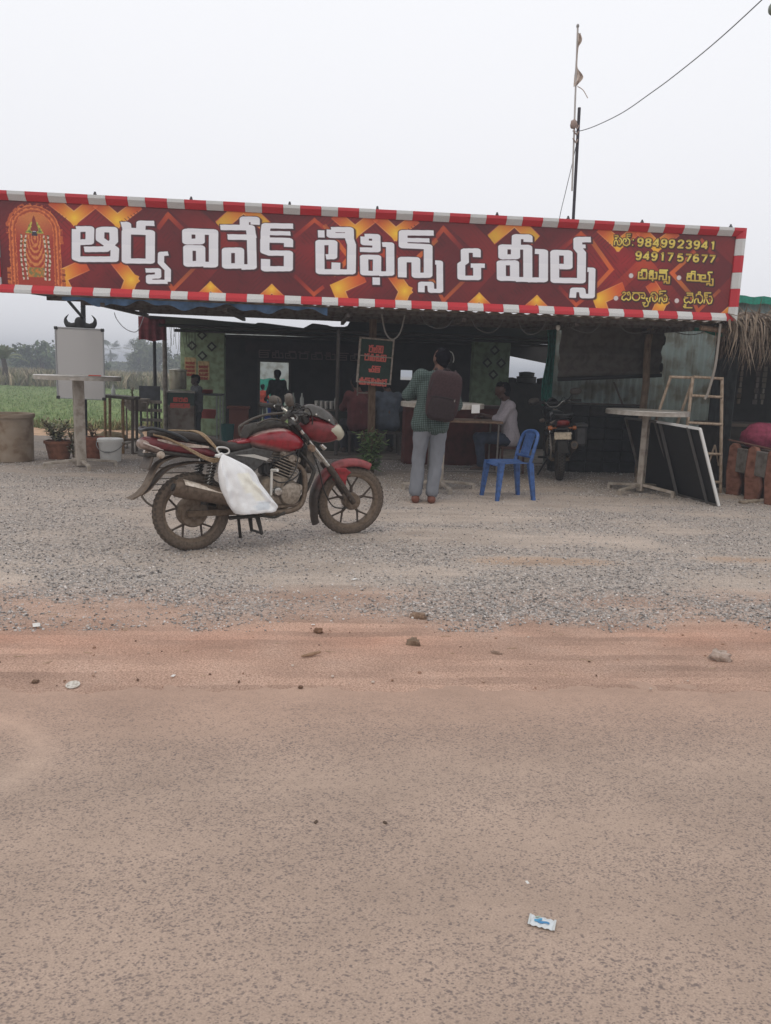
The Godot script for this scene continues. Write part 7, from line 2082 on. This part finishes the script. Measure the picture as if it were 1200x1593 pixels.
	S.shirt = M("55585c", 0.9, "grime"); S.trousers = M("2e2f33", 0.9); S.look = Vector3(0, -.3, -.95).normalized(); S.sleeve = .95
	o = make_person("person in a grey hooded top standing at the steel serving counter", S, Vector3(-2.12, .02, -13.95), PI / 2 + .5, .018)
	o.scale = Vector3.ONE * 0.74
	S = S.duplicate()
	S.shirt = M("a03a2c", 0.9); S.sleeve = .4
	o = make_person("small figure in orange-red beyond the back doorway", S, Vector3(-1.42, .0, -20.4), -.4, .02)
	o.scale = Vector3.ONE * 0.6

func crown_part(called: String, parent: Node3D, c: Vector3, r: Vector3, n: int, leaf_size: float, cols: Array, clumps: int):
	var b := Mb.new()
	var cs := []
	for i in clumps:
		var a := rng.randf() * TAU; var y := rng.randf_range(-.8, 1.0); var w := sqrt(maxf(0.0, 1.0 - y * y)) * rng.randf_range(.35, .9)
		cs.append([c + Vector3(cos(a) * w, y * .8, sin(a) * w) * r, rng.randf_range(.28, .5), rng.randf_range(.75, 1.2)])
	for i in n:
		var k: Array = cs[rng.randi() % clumps]
		var d := Vector3(rng.randfn(), rng.randfn(), rng.randfn()).normalized() * pow(rng.randf(), .4)
		var p: Vector3 = k[0] + d * r * k[1]
		var u := Vector3(rng.randfn(), rng.randfn(), rng.randfn()).normalized()
		var v := u.cross(Vector3(rng.randfn(), rng.randfn(), rng.randfn())).normalized()
		var s := leaf_size * rng.randf_range(.5, 1.2)
		b.col = Color(cols[rng.randi() % cols.size()]).srgb_to_linear() * k[2]
		b.q(p - u * s, p - v * s * .5, p + u * s, p + v * s * .5, -1)
	b.flush(true)
	var o := obj(called, b, M("ffffff", 0.8), parent)
	o.set_meta("kind", "stuff")
	return o

func round_tree(label: String, at: Vector3, h: float, r: Vector3, cols: Array, sd: int, called := "broadleaf_tree", low := 0.0):
	rng.seed = sd
	var o := thing(called, label, "tree", at)
	var b := Mb.new()
	var top := h - r.y
	b.tube(spl([Vector3(0, -.1, 0), Vector3(.1, top * .5, 0), Vector3(0, top, .1)], 4), PackedFloat32Array([.26, .25, .24, .23, .22, .2, .18, .16, .14]), 8)
	for k in 5:
		var a := TAU * k / 5 + rng.randf()
		b.tube([Vector3(0, top * .75, 0), Vector3(cos(a) * r.x * .3, top + .1 * r.y, sin(a) * r.z * .3), Vector3(cos(a) * r.x * .65, top + r.y * .4, sin(a) * r.z * .65)], [.12, .08, .03], 6)
	obj("trunk", b, M("4a3f34", 0.95, "grime2", 2.0), o)
	crown_part("crown", o, Vector3(0, lerpf(top, h - r.y * 1.25, low), 0), r, 2600, .028 * (r.x + r.y + r.z) + .05, cols, 26)
	return o

func palm(label: String, at: Vector3, h: float, fr: float, sd: int, fans: bool):
	rng.seed = sd
	var o := thing("palm_tree", label, "palm tree", at)
	var b := Mb.new()
	b.tube([Vector3(0, -.1, 0), Vector3(.08, h * .5, 0), Vector3(0, h - fr * .5, 0)], [.2, .15, .13], 8)
	obj("trunk", b, M("4e443a", 0.95, "grime2", 2.0), o)
	b = Mb.new()
	for i in (34 if fans else 22):
		var d := Vector3(rng.randfn(), rng.randfn() * .8 + (.25 if fans else 1.5), rng.randfn()).normalized()
		b.col = Color((["4a5a38", "5c6842", "3e4c30", "6e6e4c"] if fans else ["7c8468", "868c70", "6c7860", "8c8c70"])[rng.randi() % 4]).srgb_to_linear() * rng.randf_range(.8, 1.1)
		var s := d.cross(Vector3.UP).normalized(); var u := s.cross(d)
		var base := Vector3(0, h - fr * .5, 0)
		if fans:
			for k in 9:
				var a := lerpf(-1.25, 1.25, k / 8.0)
				var e := d * cos(a) + s * sin(a)
				var p := base + d * fr * .45
				b.t(p, p + e * fr * .5 + s * fr * .05, p + e * fr * .55 - s * fr * .05 - u * .02, -1)
			b.t(base, base + d * fr * .47 + s * .03, base + d * fr * .47 - s * .03, -1)
		else:
			for k in 12:
				var t := k / 12.0
				var p := base + d * fr * t - Vector3.UP * fr * .5 * t * t
				for e in [-1.0, 1.0]:
					var q: Vector3 = p + (s * e + d * .8).normalized() * fr * .22 * (1.1 - t) - Vector3.UP * .06 * fr
					b.t(p, q, p + d * fr * .07, -1)
	b.flush(true)
	obj("fronds", b, M("ffffff", 0.8), o).set_meta("kind", "stuff")

func trees():
	var g1 := ["45583a", "52643f", "394a30", "5f6c46"]; var g2 := ["5a6648", "66704e", "4c5a40", "72785a"]
	round_tree("big dense round tree left of the whiteboard, standing far behind the field", Vector3(-27.2, 0, -80), 3.9, Vector3(3.4, 2.1, 2.6), g1, 1, "broadleaf_tree", 1.0)
	round_tree("lower bushy tree right beside the big round tree, nearer to the whiteboard", Vector3(-22.6, 0, -78), 2.6, Vector3(2.6, 1.7, 2.2), g1, 2, "broadleaf_tree", 1.0)
	round_tree("pale hazy tree behind the date palm at the left edge", Vector3(-40.5, 0, -105), 3.6, Vector3(4.5, 2.4, 3.0), g2, 3, "broadleaf_tree", 1.0)
	round_tree("tall hazy tree seen between the palms and the black post", Vector3(-22.0, 0, -100), 4.7, Vector3(1.8, 2.9, 1.8), g2, 4, "broadleaf_tree", 0.6)
	round_tree("tall hazy tree behind the black and grey posts", Vector3(-18.9, 0, -95), 4.3, Vector3(1.9, 2.6, 1.9), g2, 5, "broadleaf_tree", 0.6)
	round_tree("hazy low tree seen through the dangling fibres", Vector3(-15.8, 0, -92), 3.3, Vector3(1.9, 2.2, 2.0), g2, 6, "broadleaf_tree", 0.8)
	palm("leaning fan palm just right of the whiteboard's edge", Vector3(-38.5, 0, -150), 5.1, 2.3, 7, true)
	palm("fan palm between the whiteboard and the tall hazy tree", Vector3(-34.0, 0, -150), 5.0, 2.5, 8, true)
	palm("short fan palm half hidden behind the whiteboard", Vector3(-41.5, 0, -148), 4.6, 2.2, 12, true)
	palm("bushy date palm near the left edge, in front of the dry grass", Vector3(-17.7, -0.3, -46), 2.5, 1.5, 9, false)
	var hz := [[-33.0, -95, 1.2], [-30.5, -120, 1.3], [-36, -118, 1.5], [-30, -125, 1.6], [-46, -120, 2.2], [-14, -120, 1.8], [-20, -130, 1.6]]
	for i in hz.size():
		var q: Array = hz[i]
		rng.seed = 100 + i
		var o := thing("shrub", ["low far shrub in the haze, first from the left behind the dry grass", "low far shrub in the haze left of the whiteboard", "low far shrub in the haze, pale, behind the big round tree", "low far shrub in the haze under the fan palms", "broad far shrub at the very left horizon", "far shrub glimpsed behind the serving counter's left side", "far shrub glimpsed behind the slat rack"][i], "shrub", Vector3(q[0], 0, q[1]), 0.0, "far shrubs beyond the field")
		var b := Mb.new(); b.tube([Vector3(0, -.1, 0), Vector3(.1, q[2] * .5, 0)], [.1, .06], 6); obj("stem", b, M("4a3f34", 0.95), o)
		crown_part("foliage", o, Vector3(0, q[2] * .5, 0), Vector3(4.2, q[2] * .6, 2.0), 1100, .3, g2, 14)
	rng.seed = 7
	var bs := [[-9.8, -19.5], [-3.6, -17.4], [-3.2, -18.2]]
	for i in bs.size():
		bushy("weed", ["spindly tall weed in the field above the wash table", "leafy weed behind the wash basin", "weedy sprig behind the slat rack"][i], "weed", Vector3(bs[i][0], 0, bs[i][1]), Vector3(.25, .45, .25), 70, .12, .06, ["5c6a40", "6e7a4c"], 5, 40 + i)

func _ready():
	world()
	textures()
	setting()
	sign_board()
	building()
	trees()
	objects()
	market_stall()
	bikes()
	people()
	litter()
